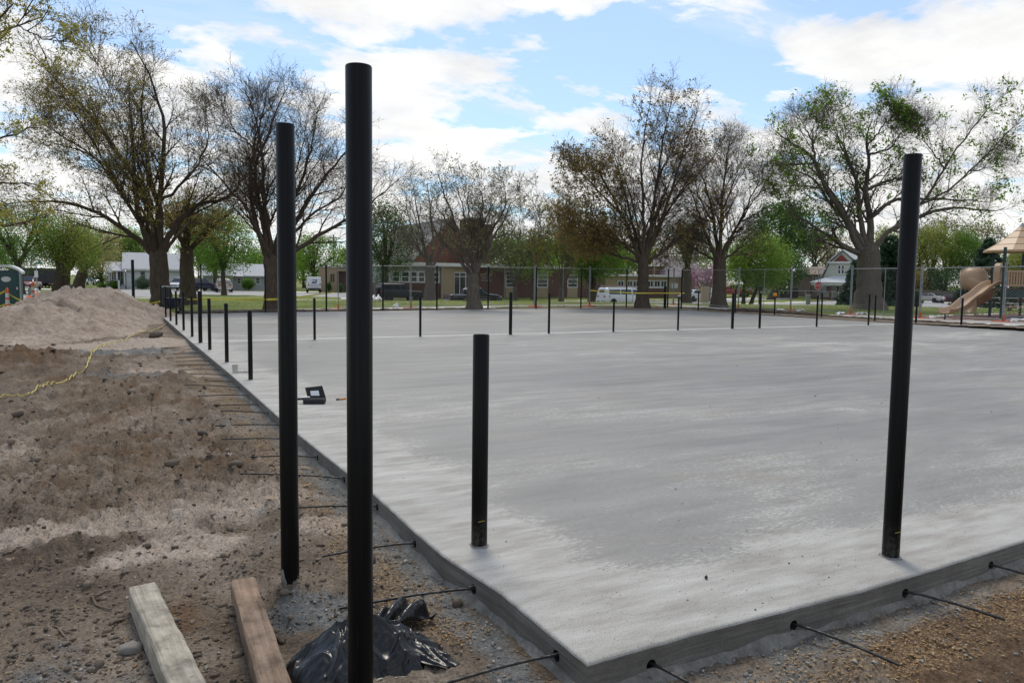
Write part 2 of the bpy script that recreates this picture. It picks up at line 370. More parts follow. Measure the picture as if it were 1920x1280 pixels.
col = mix_(t, sp.outputs[0], col, ramp_(t, nB, ((.3, (.36, .288, .228)), (.7, (.51, .425, .35)))))
chipm = math_(t, 'MULTIPLY', sp.outputs[2], ramp_(t, noise_(t, ob, 75, 2, .5), ((.52, 0), (.6, 1))))
col = mix_(t, math_(t, 'MULTIPLY', chipm, .75), col, (.42, .28, .15))
col = mix_(t, .65, col, ramp_(t, nC, ((.32, .18), (.5, .82), (.70, 1.45))), 'MULTIPLY')
col = mix_(t, .45, col, ramp_(t, nD, ((.3, .35), (.5, 1.), (.75, 1.3))), 'MULTIPLY')
t.links.new(col, b.inputs['Base Color'])
bn = N(t, 'ShaderNodeBump'); bn.inputs['Strength'].default_value = .9; bn.inputs['Distance'].default_value = .03
hsum = math_(t, 'ADD', math_(t, 'MULTIPLY', nB, 1.2), math_(t, 'ADD', math_(t, 'MULTIPLY', nC, .6), math_(t, 'MULTIPLY', nD, .22)))
t.links.new(hsum, bn.inputs['Height']); t.links.new(bn.outputs[0], b.inputs['Normal'])
def paint_soil(me, V):
    s, g, c, r4 = soil_w(V[:, 0], V[:, 1])
    a = me.attributes.new('soil', 'FLOAT_COLOR', 'POINT'); a.data.foreach_set('color', np.stack((s, g, c, r4), 1).astype(np.float32).ravel())
o, V, me = sheet('site_ground', 0, m_soil, sz); paint_soil(me, V)
# lawn
m_lawn, t, b = newmat('lawn'); b.inputs['Roughness'].default_value = .9; b.inputs['Specular IOR Level'].default_value = .2
tcn = N(t, 'ShaderNodeTexCoord'); ob = tcn.outputs['Object']
l1 = noise_(t, ob, .35, 5, .6); l2 = noise_(t, mapping_(t, ob, sc=(1, 1, 1)), 3.2, 6, .7); l3 = noise_(t, ob, 30, 3, .6)
col = ramp_(t, l1, ((.32, (.10, .145, .026)), (.5, (.165, .205, .038)), (.66, (.235, .245, .06))))
col = mix_(t, ramp_(t, l2, ((.48, 0), (.72, .75))), col, (.20, .17, .075))
col = mix_(t, .6, col, ramp_(t, l3, ((.3, .45), (.7, 1.2))), 'MULTIPLY')
t.links.new(col, b.inputs['Base Color'])
bn = N(t, 'ShaderNodeBump'); bn.inputs['Strength'].default_value = .6; bn.inputs['Distance'].default_value = .05
t.links.new(l3, bn.inputs['Height']); t.links.new(bn.outputs[0], b.inputs['Normal'])
sheet('lawn', 4, m_lawn, base_z+rough*np.where(far, 1, .3)+.02)
m_road = pm('worn_road', (.40, .385, .37), (.30, .29, .28), rough=.85, scale=.5, bump=.2, bscale=25, stretch=(1, 1, 1), fine=.25)
m_walk = pm('footpath_concrete', (.46, .43, .39), (.33, .305, .275), rough=.9, scale=.8, bump=.2, bscale=30, fine=.3)
sheet('road', 1, m_road, base_z-.05)
sheet('footpath', 2, m_walk, base_z+.035)
m_play = pm('rubber_surfacing', (.235, .115, .078), (.165, .085, .06), rough=.95, scale=2, bump=.4, bscale=60, fine=.4)
sheet('playground_surface', 3, m_play, base_z+.01)

# the cut bank of earth along the right side and the far side of the slab
def bank(name, pts, h0, h1, thick, mat, seed):
    P = np.array(pts, float); seg = np.hypot(*(np.diff(P[:, :2], axis=0).T)); s = np.concatenate(([0], np.cumsum(seg))); n = int(s[-1]/.12)
    u = np.linspace(0, s[-1], n); x = np.interp(u, s, P[:, 0]); y = np.interp(u, s, P[:, 1])
    tx, ty = np.gradient(x), np.gradient(y); L = np.hypot(tx, ty); nx, ny = ty/L, -tx/L     # outward
    prof = np.array([(0, h0-.1), (.02, h0+.02), (.05, h0+(h1-h0)*.55), (.10, h1), (.10+thick, h1+.015), (.14+thick, h1-.12)])
    V = []
    for k, (o_, z_) in enumerate(prof):
        jit = .05*fbm(u*3+k*7, np.full(n, seed*1.3+k), 4, seed); jz = .035*fbm(u*4+k*3, np.full(n, seed*2.3+k), 4, seed+1)
        hk = np.interp(u, s, P[:, 2]) if P.shape[1] > 2 else 0
        V.append(np.stack((x+nx*(o_+jit), y+ny*(o_+jit), z_+jz+(hk if k >= 2 else 0)), 1))
    V = np.stack(V, 1); m = len(prof); i, j = np.meshgrid(np.arange(n-1), np.arange(m-1), indexing='ij')
    q = np.stack((i*m+j, (i+1)*m+j, (i+1)*m+j+1, i*m+j+1), -1).reshape(-1, 4)
    me = np_mesh(name, V.reshape(-1, 3), q, smooth=True); o = link(name, me, mat); o['kind'] = 'structure'; return o
m_bank = pm('cut_earth', (.115, .082, .058), (.05, .038, .03), rough=1, scale=7, detail=8, bump=.9, bscale=30, fine=.4)
SR = [ONZ(*q) for q in ((1252, 577.6), (1380, 585.6), (1500, 593.8), (1715, 607.5), (1920, 620.6))]
bank('earth_bank', [(26.85, -8, .0), (26.85, 6, .0), (26.8, 12, .0), (26.75, 20.5, .0), (26.8, 22, .10), (26.8, 26, .10), (26.8, 27, .0), (27.2, 31.6, -.03)], -.12, .10, .12, m_bank, 3)
bank('earth_bank', [(27.5, 32.6, 0), (20, 32.5, 0), (12, 32.2, 0), (6, 31.9, .0), (1, 31.6, 0)], -.12, .0, .9, m_bank, 5)

# ------------------------------------------------------------------ the slab
L_px = [(300, 589.5), (357, 639), (430, 699), (558, 812), (697, 921), (785, 1001), (832, 1040), (940, 1110)]
left_e = [ONZ(*q)[:2] for q in L_px]; front_e = [ONZ(*q)[:2] for q in ((1297, 1186), (1479, 1140), (1623, 1103), (1766, 1060), (1919, 1012))]
ly = np.array([p[1] for p in left_e][::-1]); lx = np.array([p[0] for p in left_e][::-1])
def slab_left(y): return float(np.interp(y, np.concatenate(([-.1, .1], ly)), np.concatenate(([0.012, .012], lx))))
def slab_front(x): return float(np.interp(x, [0, .55, 1.13, 1.65, 2.3, 3.14, 8], [0, .006, -.010, -.020, -.007, .022, .0]))
out = [(slab_left(0), slab_front(0))]
out += [(x, slab_front(x)+.0035*float(fbm(x*9, 3.1, 3, 140))) for x in np.arange(.05, 4, .05)]+[(x, slab_front(x)) for x in np.arange(4.1, 8, .3)] + [(26.7, 0.0)]
out += [(26.7, 8), (26.55, 16)] + [(p[0], p[1]) for p in SR[::-1][1:]]
out += [tuple(ONZ(*q)[:2]) for q in ((1000, 579.3), (800, 581.6), (470, 586.2))] + [tuple(ONZ(300, 589.5)[:2])]
out += [(slab_left(y), y) for y in np.arange(29., 6.05, -.25)]+[(slab_left(y)+.0035*float(fbm(y*9, 7.7, 3, 141)), y) for y in np.arange(6., .04, -.05)]
def slab_mesh():
    n = len(out); P = np.array(out); cen = np.array([13, 14.])
    nxt, prv = np.roll(P, -1, 0), np.roll(P, 1, 0)
    e1 = nxt-P; e0 = P-prv; n1 = np.stack((-e1[:, 1], e1[:, 0]), 1)/np.hypot(*e1.T)[:, None]; n0 = np.stack((-e0[:, 1], e0[:, 0]), 1)/np.hypot(*e0.T)[:, None]
    nn = n0+n1; nn /= np.maximum((nn*n1).sum(1), .2)[:, None]
    lev = [(0, -.34), (0, -.014), (.003, -.006), (.009, -.0015), (.018, 0)]
    V = []; Fc = []
    for o_, z_ in lev: V += [(p[0]+q[0]*o_, p[1]+q[1]*o_, z_) for p, q in zip(P, nn)]
    for k in range(len(lev)-1):
        for i in range(n): Fc.append((k*n+i, k*n+(i+1) % n, (k+1)*n+(i+1) % n, (k+1)*n+i))
    Fc.append(tuple(range((len(lev)-1)*n, len(lev)*n))); Fc.append(tuple(reversed(range(n))))
    me = bpy.data.meshes.new('concrete_slab'); me.from_pydata(V, [], Fc); return me
# concrete: dry pale edges, damp mottled middle, trowel streaks
m_slab, t, b = newmat('slab_top'); tcn = N(t, 'ShaderNodeTexCoord'); ob = tcn.outputs['Object']
sx = N(t, 'ShaderNodeSeparateXYZ'); t.links.new(ob, sx.inputs[0])
wob = noise_(t, mapping_(t, ob, sc=(.7, 1., 1)), 1.2, 5, .6)
e = math_(t, 'MINIMUM', math_(t, 'MULTIPLY', sx.outputs[0], .85), sx.outputs[1])
e = math_(t, 'ADD', e, math_(t, 'MULTIPLY', math_(t, 'SUBTRACT', wob, .5), 1.1))
edge = N(t, 'ShaderNodeMapRange'); edge.interpolation_type = 'SMOOTHSTEP'; t.links.new(e, edge.inputs[0])
for i, v in ((1, .15), (2, .85), (3, 0), (4, 1)): edge.inputs[i].default_value = v
big = noise_(t, mapping_(t, ob, (2.3, .4, 0), (.30, .55, 1)), 1., 6, .62, 1.1)
big2 = noise_(t, mapping_(t, ob, (7.3, 3.4, 0), (.09, .30, 1)), 1., 6, .62, .8)
spk = noise_(t, mapping_(t, ob, sc=(22, 55, 1)), 1., 4, .65, .4)
lev = math_(t, 'ADD', math_(t, 'ADD', math_(t, 'MULTIPLY', edge.outputs[0], .36), math_(t, 'MULTIPLY', big, .58)), math_(t, 'MULTIPLY', big2, .58))
lev = math_(t, 'ADD', lev, math_(t, 'MULTIPLY', math_(t, 'SUBTRACT', spk, .5), .62))
lev = math_(t, 'MULTIPLY', lev, .9)
damp = ramp_(t, lev, ((.72, 0), (.775, .65), (.92, 1)))
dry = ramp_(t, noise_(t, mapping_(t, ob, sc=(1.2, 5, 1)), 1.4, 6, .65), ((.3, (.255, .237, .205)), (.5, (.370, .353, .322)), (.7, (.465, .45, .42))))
dark = ramp_(t, noise_(t, mapping_(t, ob, sc=(.5, 3, 1)), 1.1, 6, .6), ((.3, (.150, .144, .132)), (.7, (.222, .214, .199))))
col = mix_(t, damp, dry, dark)
streak = noise_(t, mapping_(t, ob, sc=(.22, 2.6, 1)), 1.0, 7, .66, .9)
col = mix_(t, .55, col, ramp_(t, streak, ((.28, .78), (.5, 1.), (.70, 1.22))), 'MULTIPLY')
seam = math_(t, 'ABSOLUTE', math_(t, 'SUBTRACT', sx.outputs[1], math_(t, 'ADD', 15.95, math_(t, 'MULTIPLY', wob, .12))))
seamf = math_(t, 'MULTIPLY', ramp_(t, seam, ((.0, .85), (.06, .7), (.22, .0))), ramp_(t, noise_(t, mapping_(t, ob, sc=(.4, .1, 1)), 1.3, 3), ((.3, .35), (.6, 1))))
col = mix_(t, seamf, col, (.58, .575, .56))
col = mix_(t, ramp_(t, noise_(t, ob, .8, 5, .6), ((.56, 0), (.72, .4))), col, (.24, .205, .16))
grit = noise_(t, ob, 160, 2, .6)
col = mix_(t, .75, col, ramp_(t, grit, ((.30, .35), (.46, 1.), (.8, 1.12))), 'MULTIPLY')
t.links.new(col, b.inputs['Base Color'])
t.links.new(ramp_(t, damp, ((0, .85), (1, .52))), b.inputs['Roughness']); b.inputs['Specular IOR Level'].default_value = .45
bn = N(t, 'ShaderNodeBump'); bn.inputs['Strength'].default_value = .35; bn.inputs['Distance'].default_value = .006
t.links.new(math_(t, 'ADD', noise_(t, mapping_(t, ob, sc=(6, 130, 1)), 1., 3, .6), math_(t, 'MULTIPLY', grit, .5)), bn.inputs['Height']); t.links.new(bn.outputs[0], b.inputs['Normal'])
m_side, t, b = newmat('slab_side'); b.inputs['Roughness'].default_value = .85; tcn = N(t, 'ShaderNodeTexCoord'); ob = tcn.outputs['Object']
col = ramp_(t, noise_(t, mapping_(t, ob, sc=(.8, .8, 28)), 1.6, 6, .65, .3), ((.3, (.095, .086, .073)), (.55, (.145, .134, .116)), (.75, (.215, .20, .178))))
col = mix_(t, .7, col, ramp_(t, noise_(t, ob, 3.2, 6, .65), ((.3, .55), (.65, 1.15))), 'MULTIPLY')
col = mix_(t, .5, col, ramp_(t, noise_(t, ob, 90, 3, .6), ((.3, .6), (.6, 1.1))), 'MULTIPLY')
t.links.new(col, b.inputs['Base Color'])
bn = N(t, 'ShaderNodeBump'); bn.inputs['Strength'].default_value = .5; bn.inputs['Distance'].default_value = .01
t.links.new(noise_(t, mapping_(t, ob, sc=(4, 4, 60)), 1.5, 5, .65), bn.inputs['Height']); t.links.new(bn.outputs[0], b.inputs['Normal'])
m_pocket = pm('pocket_black', (.02, .02, .02), rough=.7)
left_y = [.231, 1.003, 1.76, 2.54, 3.34, 4.15, 4.95, 5.74, 6.50, 7.17, 7.96, 8.75, 9.43, 10.18, 10.97, 11.76, 12.5, 13.3, 14.1, 14.9, 15.7]
front_x = [.336, 1.165, 1.984, 2.791]
me = slab_mesh(); slab = link('concrete_slab', me, None); slab['kind'] = 'structure'
cut = MB()
for y in left_y[:9]: cut.lathe([(0, -.06), (.021, -.06), (.029, .05), (0, .05)], 16, (slab_left(y)-.0, y, -.078), 'x')
for x in front_x: cut.lathe([(0, -.05), (.029, -.05), (.021, .06), (0, .06)], 16, (x, slab_front(x), -.09), 'y')
cutter = cut.build('cutter', None)
bm_ = bmesh.new(); bm_.from_mesh(cutter.data); bmesh.ops.remove_doubles(bm_, verts=bm_.verts, dist=1e-5); bmesh.ops.recalc_face_normals(bm_, faces=bm_.faces); bm_.to_mesh(cutter.data); bm_.free()
mod = slab.modifiers.new('cut', 'BOOLEAN'); mod.object = cutter; mod.operation = 'DIFFERENCE'; mod.solver = 'EXACT'
me2 = bpy.data.meshes.new_from_object(slab.evaluated_get(bpy.context.evaluated_depsgraph_get()))
slab.modifiers.clear(); slab.data = me2; bpy.data.objects.remove(cutter)
me2.materials.clear()
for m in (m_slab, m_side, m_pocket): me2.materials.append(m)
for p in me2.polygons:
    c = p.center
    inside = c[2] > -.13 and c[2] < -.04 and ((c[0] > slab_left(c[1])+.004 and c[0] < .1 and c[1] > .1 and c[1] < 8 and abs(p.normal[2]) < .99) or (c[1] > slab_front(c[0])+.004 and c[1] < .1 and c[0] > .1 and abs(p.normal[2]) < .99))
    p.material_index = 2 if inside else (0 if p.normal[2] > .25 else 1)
# lip of spilt mortar at the foot of the slab
def lip(name, fn, u0, u1, axis):
    u = np.arange(u0, u1, .05); n = len(u); w0 = .045+.035*fbm(u*2.2, u*0+3, 3, 61+axis); h0 = .028+.02*fbm(u*3, u*0+9, 3, 66)
    e_ = np.array([fn(k) for k in u]); g = -.165
    rows = []
    for o_, z_ in ((0.004, h0*1.2+.02), (-.4, h0), (-.9, h0*.55), (-1.25, -.03)):
        a = e_+o_*w0 if o_ < 0 else e_+o_
        zc = g+z_+0*u; rows.append(np.stack((a, u, zc), 1) if axis == 0 else np.stack((u, a, zc), 1))
    V = np.stack(rows, 1); i, j = np.meshgrid(np.arange(n-1), np.arange(3), indexing='ij')
    q = np.stack((i*4+j, (i+1)*4+j, (i+1)*4+j+1, i*4+j+1), -1).reshape(-1, 4)
    link(name, np_mesh(name, V.reshape(-1, 3), q, smooth=True), m_lip, slab)
m_lip = pm('spilt_mortar', (.27, .255, .225), (.15, .14, .12), rough=.95, scale=9, bump=.7, bscale=45, fine=.4)
lip('mortar_lip', slab_left, .02, 16, 0); lip('mortar_lip', slab_front, .02, 6, 1)

# ------------------------------------------------------------------ loose stuff on the soil
ico = bpy.data.meshes.new('t'); bm_ = bmesh.new(); bmesh.ops.create_icosphere(bm_, subdivisions=1, radius=1); bm_.to_mesh(ico); bm_.free()
IV = np.array([v.co[:] for v in ico.vertices]); IF = np.array([p.vertices[:] for p in ico.polygons])
def rotm(n):
    q = rng.normal(size=(n, 4)); q /= np.linalg.norm(q, axis=1)[:, None]; a, b_, c, d = q.T
    return np.stack((np.stack((1-2*(c*c+d*d), 2*(b_*c-a*d), 2*(b_*d+a*c)), -1), np.stack((2*(b_*c+a*d), 1-2*(b_*b_+d*d), 2*(c*d-a*b_)), -1), np.stack((2*(b_*d-a*c), 2*(c*d+a*b_), 1-2*(b_*b_+c*c)), -1)), 1)
def scatter_soil(n, px0, px1, py0, py1):
    px = rng.uniform(px0, px1, n); py = rng.uniform(py0, py1, n)
    P = np.array([ONZ(a, b_, -.15) for a, b_ in zip(px, py)]); ok = (P[:, 0] < -.03) | (P[:, 1] < -.03)
    P = P[ok]; P = P[~((P[:, 0] > -1.02) & (P[:, 0] < -.36) & (P[:, 1] > .3) & (P[:, 1] < 1.02))]; P[:, 2] = site_z(P[:, 0], P[:, 1]); return P
def lumps(name, P, size, mat, flat=.7, sink=.25):
    n = len(P); sc = size[:, None]*rng.uniform(.6, 1.3, (n, 3)); sc[:, 2] *= flat
    V = (IV[None]*(1+np.clip(rng.normal(0, .30, (n, len(IV), 1)), -.5, .6)))
    V = np.einsum('nij,nkj->nki', rotm(n), V)*sc[:, None, :]+P[:, None, :]; V[:, :, 2] += (sc[:, 2]*(1-2*sink))[:, None]
    Fc = IF[None]+(np.arange(n)*len(IV))[:, None, None]
    o = link(name, np_mesh(name, V, None, Fc.reshape(-1, 3)), mat); o['kind'] = 'stuff'; return o
def islandmat(name, cols, rough=.9):
    m, t, b = newmat(name); b.inputs['Roughness'].default_value = rough; b.inputs['Specular IOR Level'].default_value = .2
    g = N(t, 'ShaderNodeNewGeometry'); tcn = N(t, 'ShaderNodeTexCoord')
    c = ramp_(t, g.outputs['Random Per Island'], tuple((i/(len(cols)-1), c) for i, c in enumerate(cols)))
    c = mix_(t, .6, c, ramp_(t, noise_(t, tcn.outputs['Object'], 70, 4, .65), ((.3, .5), (.7, 1.2))), 'MULTIPLY')
    t.links.new(c, b.inputs['Base Color']); return m
m_clod = islandmat('clod', [(.055, .040, .029), (.13, .100, .074), (.22, .175, .135), (.085, .063, .046), (.17, .138, .108)])
m_peb = islandmat('pebble', [(.17, .165, .155), (.29, .275, .25), (.22, .19, .16), (.42, .39, .35), (.15, .135, .12)])
m_chip = islandmat('wood_shaving', [(.34, .21, .10), (.46, .31, .16), (.52, .38, .22), (.30, .17, .075), (.42, .27, .13)])
P = scatter_soil(8800, -20, 900, 615, 1290); bandw = sstep(-3.2, -2.2, P[:, 0])*sstep(-.1, -.6, P[:, 0])
s_, g_, c_, r_ = soil_w(P[:, 0], P[:, 1])
keep = rng.random(len(P)) < (.45+.55*bandw)*(1-.70*s_)
P = P[keep]; dist = np.linalg.norm(P-CAM, axis=1)
lumps('soil_clods', P, np.clip(rng.lognormal(-5.25, .62, len(P))*(.5+.13*dist), .0025, .05), m_clod, .55, .42)
P = np.concatenate((scatter_soil(5200, -20, 1100, 780, 1290), scatter_soil(2600, 1120, 1930, 1040, 1290)))
s_, g_, c_, r_ = soil_w(P[:, 0], P[:, 1]); P = P[rng.random(len(P)) < .16+.84*g_]
lumps('gravel', P, np.clip(rng.lognormal(-5.35, .45, len(P)), .002, .013), m_peb)
P = np.concatenate((scatter_soil(16000, -20, 1100, 640, 1290), scatter_soil(5000, 1120, 1930, 1040, 1290)))
s_, g_, c_, r_ = soil_w(P[:, 0], P[:, 1]); P = P[rng.random(len(P)) < .05+.95*c_]
n = len(P); ln = rng.uniform(.006, .017, n)*np.clip(.7+.08*np.linalg.norm(P-CAM, axis=1), .8, 2); TV = np.array([(-1, 0, 0), (0, .42, .05), (1, 0, .1), (0, -.42, .05), (0, 0, .3)])
a = rng.uniform(0, 6.28, n); rz_ = np.stack((np.stack((np.cos(a), -np.sin(a), 0*a), -1), np.stack((np.sin(a), np.cos(a), 0*a), -1), np.stack((0*a, 0*a, 1+0*a), -1)), 1)
V = np.einsum('nij,kj->nki', rz_, TV)*ln[:, None, None]*rng.uniform(.6, 1.2, (n, 1, 3)); V += P[:, None, :]; V[:, :, 2] += rng.uniform(.001, .008, (n, 1))
TF = np.array([(0, 3, 4), (3, 2, 4), (2, 1, 4), (1, 0, 4), (0, 1, 2), (0, 2, 3)]); Fc = TF[None]+(np.arange(n)*5)[:, None, None]
o = link('wood_shavings', np_mesh('wood_shavings', V, None, Fc.reshape(-1, 3)), m_chip); o['kind'] = 'stuff'
# crumbs and flecks lying on the slab
px = rng.uniform(560, 1920, 900); py = 600+(rng.random(900)**.8)*650
P = np.array([ONZ(a_, b_, 0) for a_, b_ in zip(px, py)]); P = P[(P[:, 0] > .05) & (P[:, 1] > .04) & (P[:, 0] < 26) & (P[:, 1] < 28)]
corner = rng.uniform(0.03, 1.2, (120, 2)); P = np.concatenate((P, np.stack((corner[:, 0]*1.6, corner[:, 1]*.45+.02, 0*corner[:, 0]), 1)))
lumps('crumbs', P, np.clip(rng.lognormal(-6.45, .5, len(P))*(.5+.12*np.linalg.norm(P-CAM, axis=1)), .0015, .018), m_clod, .6, .1)
# grass blades along the lawns
px = rng.uniform(0, 1920, 60000); w = 33+rng.random(60000)**1.3*27
X = CAM[0]+FWD[0]*w+RGT[0]*(px-960)/F*w; Y = CAM[1]+FWD[1]*w+RGT[1]*(px-960)/F*w
okk = ((Y > 34.95) | ((X > 27.1) & (Y > 21.3) & (Y < 26.5)) | ((X > 29.6) & (Y > 19.4)) | ((X < 5) & (Y > 33.8))) & ~((np.abs(w-58.5) < 1.2) & (px < 700))
X, Y = X[okk], Y[okk]; n = len(X); Z = zt(X, Y); h = rng.uniform(.03, .10, n)*(1+.6*fbm(X*.7, Y*.7, 2, 70)); a = rng.uniform(0, 6.28, n); wd = rng.uniform(.008, .02, n)
V = np.stack((np.stack((X-np.cos(a)*wd, Y-np.sin(a)*wd, Z-.01), 1), np.stack((X+np.cos(a)*wd, Y+np.sin(a)*wd, Z-.01), 1), np.stack((X+rng.normal(0, .03, n), Y+rng.normal(0, .03, n), Z+h), 1)), 1)
m_blade = leafmat('grass_blade', [(.085, .125, .03), (.13, .17, .045), (.19, .2, .07), (.10, .15, .03)], .3)
o = link('grass', np_mesh('grass', V, None, np.arange(3*n).reshape(-1, 3)), m_blade); o['kind'] = 'stuff'
# ------------------------------------------------------------------ posts
m_post, t, b = newmat('black_enamel'); tcn = N(t, 'ShaderNodeTexCoord'); ob = tcn.outputs['Object']
pcol = ramp_(t, noise_(t, mapping_(t, ob, sc=(9, 9, 1.2)), 2, 5, .6), ((.3, (.0022, .0022, .0024)), (.75, (.0045, .0043, .004))))
spz = N(t, 'ShaderNodeSeparateXYZ'); t.links.new(ob, spz.inputs[0])
foot = N(t, 'ShaderNodeMapRange'); t.links.new(spz.outputs[2], foot.inputs[0])
for i, v in ((1, .0), (2, .22), (3, .55), (4, .0)): foot.inputs[i].default_value = v
dst = math_(t, 'MULTIPLY', foot.outputs[0], ramp_(t, noise_(t, mapping_(t, ob, sc=(30, 30, 22)), 1.5, 5, .7), ((.42, 0), (.62, 1))))
pcol = mix_(t, dst, pcol, (.085, .078, .068))
scr = ramp_(t, noise_(t, mapping_(t, ob, sc=(90, 90, 4)), 1.5, 3, .6), ((.70, 0), (.74, .5)))
pcol = mix_(t, scr, pcol, (.035, .033, .03)); t.links.new(pcol, b.inputs['Base Color'])
t.links.new(ramp_(t, noise_(t, mapping_(t, ob, sc=(45, 45, .5)), 2, 5, .6), ((.3, .22), (.7, .50))), b.inputs['Roughness']); b.inputs['Specular IOR Level'].default_value = .16
m_tape_y = pm('yellow_tape', (.72, .60, .06), (.60, .48, .05), rough=.5, scale=4)
m_dust = pm('cement_dust', (.26, .25, .23), (.15, .145, .135), rough=.95, scale=14, bump=.5)
def post(label, P, h, d, lean=(0, 0), group='black steel fence posts', collar=False, mark=False, bury=.0):
    r0 = d/2; root = thing('fence_post', label, 'post', (P[0], P[1], P[2]-bury), 0, group)
    n = 40 if d/depth(P)*F > 12 else 14
    H_ = h+bury; q = MB(); th = .006 if d > .08 else .004
    q.lathe([(r0, 0), (r0, H_-.004), (r0-.002, H_), (r0-th, H_), (r0-th, H_-.35), (0, H_-.35)], n)
    for k, v in enumerate(q.v): q.v[k] = (v[0]+lean[0]*v[2]/h, v[1]+lean[1]*v[2]/h, v[2])
    q.build('pipe', m_post, root, smooth=True)
    if mark:
        MB().tube([((r0+.0008)*math.cos(a), (r0+.0008)*math.sin(a), .15+.004*math.sin(a*3)) for a in np.linspace(math.radians(235), math.radians(285), 9)], .0011, 5).build('chalk_line', m_tape_y, root)
    if collar:
        prof = [(r0+.075, -.02), (r0+.04, .012), (r0+.012, .022), (r0-.001, .03)] if collar == 1 else [(r0+.016, -.003), (r0+.010, .002), (r0+.004, .005), (r0-.001, .009)]
        c_ = MB().lathe(prof, 28)
        for k, v in enumerate(c_.v):
            f = 1+.32*float(perlin(v[0]*22, v[1]*22, 4)); c_.v[k] = (v[0]*f if k < 56 else v[0], v[1]*f if k < 56 else v[1], v[2])
        c_.build('mortar_and_shade_collar', m_dust if collar == 1 else pm('contact_shade_grey', (.24, .23, .215), (.15, .142, .13), rough=.95, scale=30), root, smooth=True)  # mortar on the dirt post; on slab posts a grey ring painting contact shade
    return root
def post_px(label, px, pb, pt, d, z=0., **kw):
    P = ONZ(px, pb, z); w = depth(P); h = HFOR(P, pt); return post(label, P, h, d, **kw)
post('short stout black post nearest the camera at the left side of the slab', (.2, 1.37, 0), HFOR((.2, 1.37, 0), 627), .0905, mark=True, collar=2)
post('tall black post standing on the near front edge of the slab', (2.168, .205, 0), HFOR((2.168, .205, 0), 290), .0905, lean=(.0, .0), mark=True, collar=2)
pl_ = post('tall black post out in the dirt with a grey cement splash at its foot', (-.812, 1.55, -.15), HFOR((-.812, 1.55, -.15), 233), .0925, mark=True, collar=1, bury=.1)
# cement splash up the left post
s = MB(); nA = 20
for k in range(nA+1):
    a = math.pi*(1.0+k/nA*.85); hh = .025+.11*math.exp(-((k-3)/4.2)**2)+.05*math.exp(-((k-15)/4)**2)+.02*random.random()
    for z in (0.06, .06+hh*.5, .06+hh): s.v.append((math.cos(a)*.0468, math.sin(a)*.0468, z+.04))
for k in range(nA): s.f += [(k*3, k*3+3, k*3+4, k*3+1), (k*3+1, k*3+4, k*3+5, k*3+2)]
s.build('cement_splash', m_dust, pl_, smooth=True)
post('tallest black post in front of the camera beside the black plastic bag', (-.822, .27, -.15), HFOR((-.822, .27, -.15), 124), .0925, bury=.1)
LE = 'black posts along the left edge of the slab'; ordn = ['first', 'second', 'third', 'fourth', 'fifth', 'sixth', 'seventh', 'eighth', 'ninth', 'tenth', 'eleventh', 'twelfth', 'thirteenth', 'fourteenth', 'fifteenth', 'sixteenth', 'seventeenth', 'eighteenth', 'nineteenth', 'twentieth', 'twenty-first']
for k, (px, pb, pt, d) in enumerate([(302.5, 589, 535, .06), (311, 594.5, 537, .06), (320, 601.5, 541, .062), (331, 609, 546, .062), (344.5, 619, 549, .064), (360.5, 631, 556, .064), (376, 642.3, 546, .086), (393.5, 655.5, 559.7, .066), (425.5, 678.5, 569, .066), (470, 711, 582.3, .066)]):
    lab = ('thicker black post on the left slab edge where the pale cross seam starts' if k == 6 else
           'thin black post on the left slab edge, %s from the far corner' % ordn[k] if k < 9 else 'thin black post on the left slab edge beside the white cup')
    post_px(lab, px, pb, pt, d, group=LE)
MR = 'black posts standing in a row across the middle of the slab'
for k, (px, pb, pt, d) in enumerate([(590, 636.5, 559, .062), (788, 630.5, 556, .062), (957, 627, 548, .092), (1029, 625, 549.5, .066), (1150, 622, 560, .062), (1271, 619, 557, .062), (1373, 616, 551, .094), (1424, 615, 549.5, .08), (1531, 612.5, 553.6, .064), (1628, 609.5, 551.6, .064)]):
    post_px('black post in the row along the pale seam, %s from the left' % ordn[k+1], px, pb, pt, d, group=MR)
RR = 'black posts along the right side of the slab'
for k, (px, pb, pt, d) in enumerate([(1309, 582.3, 545.5, .075), (1378, 586.5, 543, .08), (1452, 591, 553, .07), (1540, 596, 549.5, .07), (1640, 602.5, 553.5, .066), (1717, 607.5, 552.5, .075), (1802, 612.3, 559, .075)]):
    p_ = post_px(['short black post on the right slab edge nearest its far corner', 'short black post on the right slab edge close behind a stouter post', 'short black post capped with an orange cloth on the right slab edge',
              'short black post on the right slab edge just right of the stop sign', 'short black post on the right slab edge in front of the big tree trunk', 'short black post on the right slab edge just right of the tall near post',
              'short black post on the right slab edge in front of the tan slide'][k], px, pb, pt, d, group=RR, bury=.02)
    if k == 2:
        q = MB().lathe([(0, .115), (.05, .11), (.085, .05), (.095, .0), (.07, -.045), (.045, -.06)], 12, (0, 0, (pb-pt)/F*depth(ONZ(px, pb, 0))))
        q.v = [(x*(1+.2*perlin(x*20, y*20)), y*(1+.2*perlin(x*20, y*20, 2)), z+.01*random.random()) for x, y, z in q.v]
        tag(q.build('orange_cap', pm('orange_cloth', (.75, .30, .03), (.6, .2, .02), rough=.8, scale=9), p_, smooth=True))
post_px('short stout black post at the far right corner in front of a taller one', 1246.5, 578.7, 537, .16, group=RR)
BR = 'tall black posts along the far side of the slab'
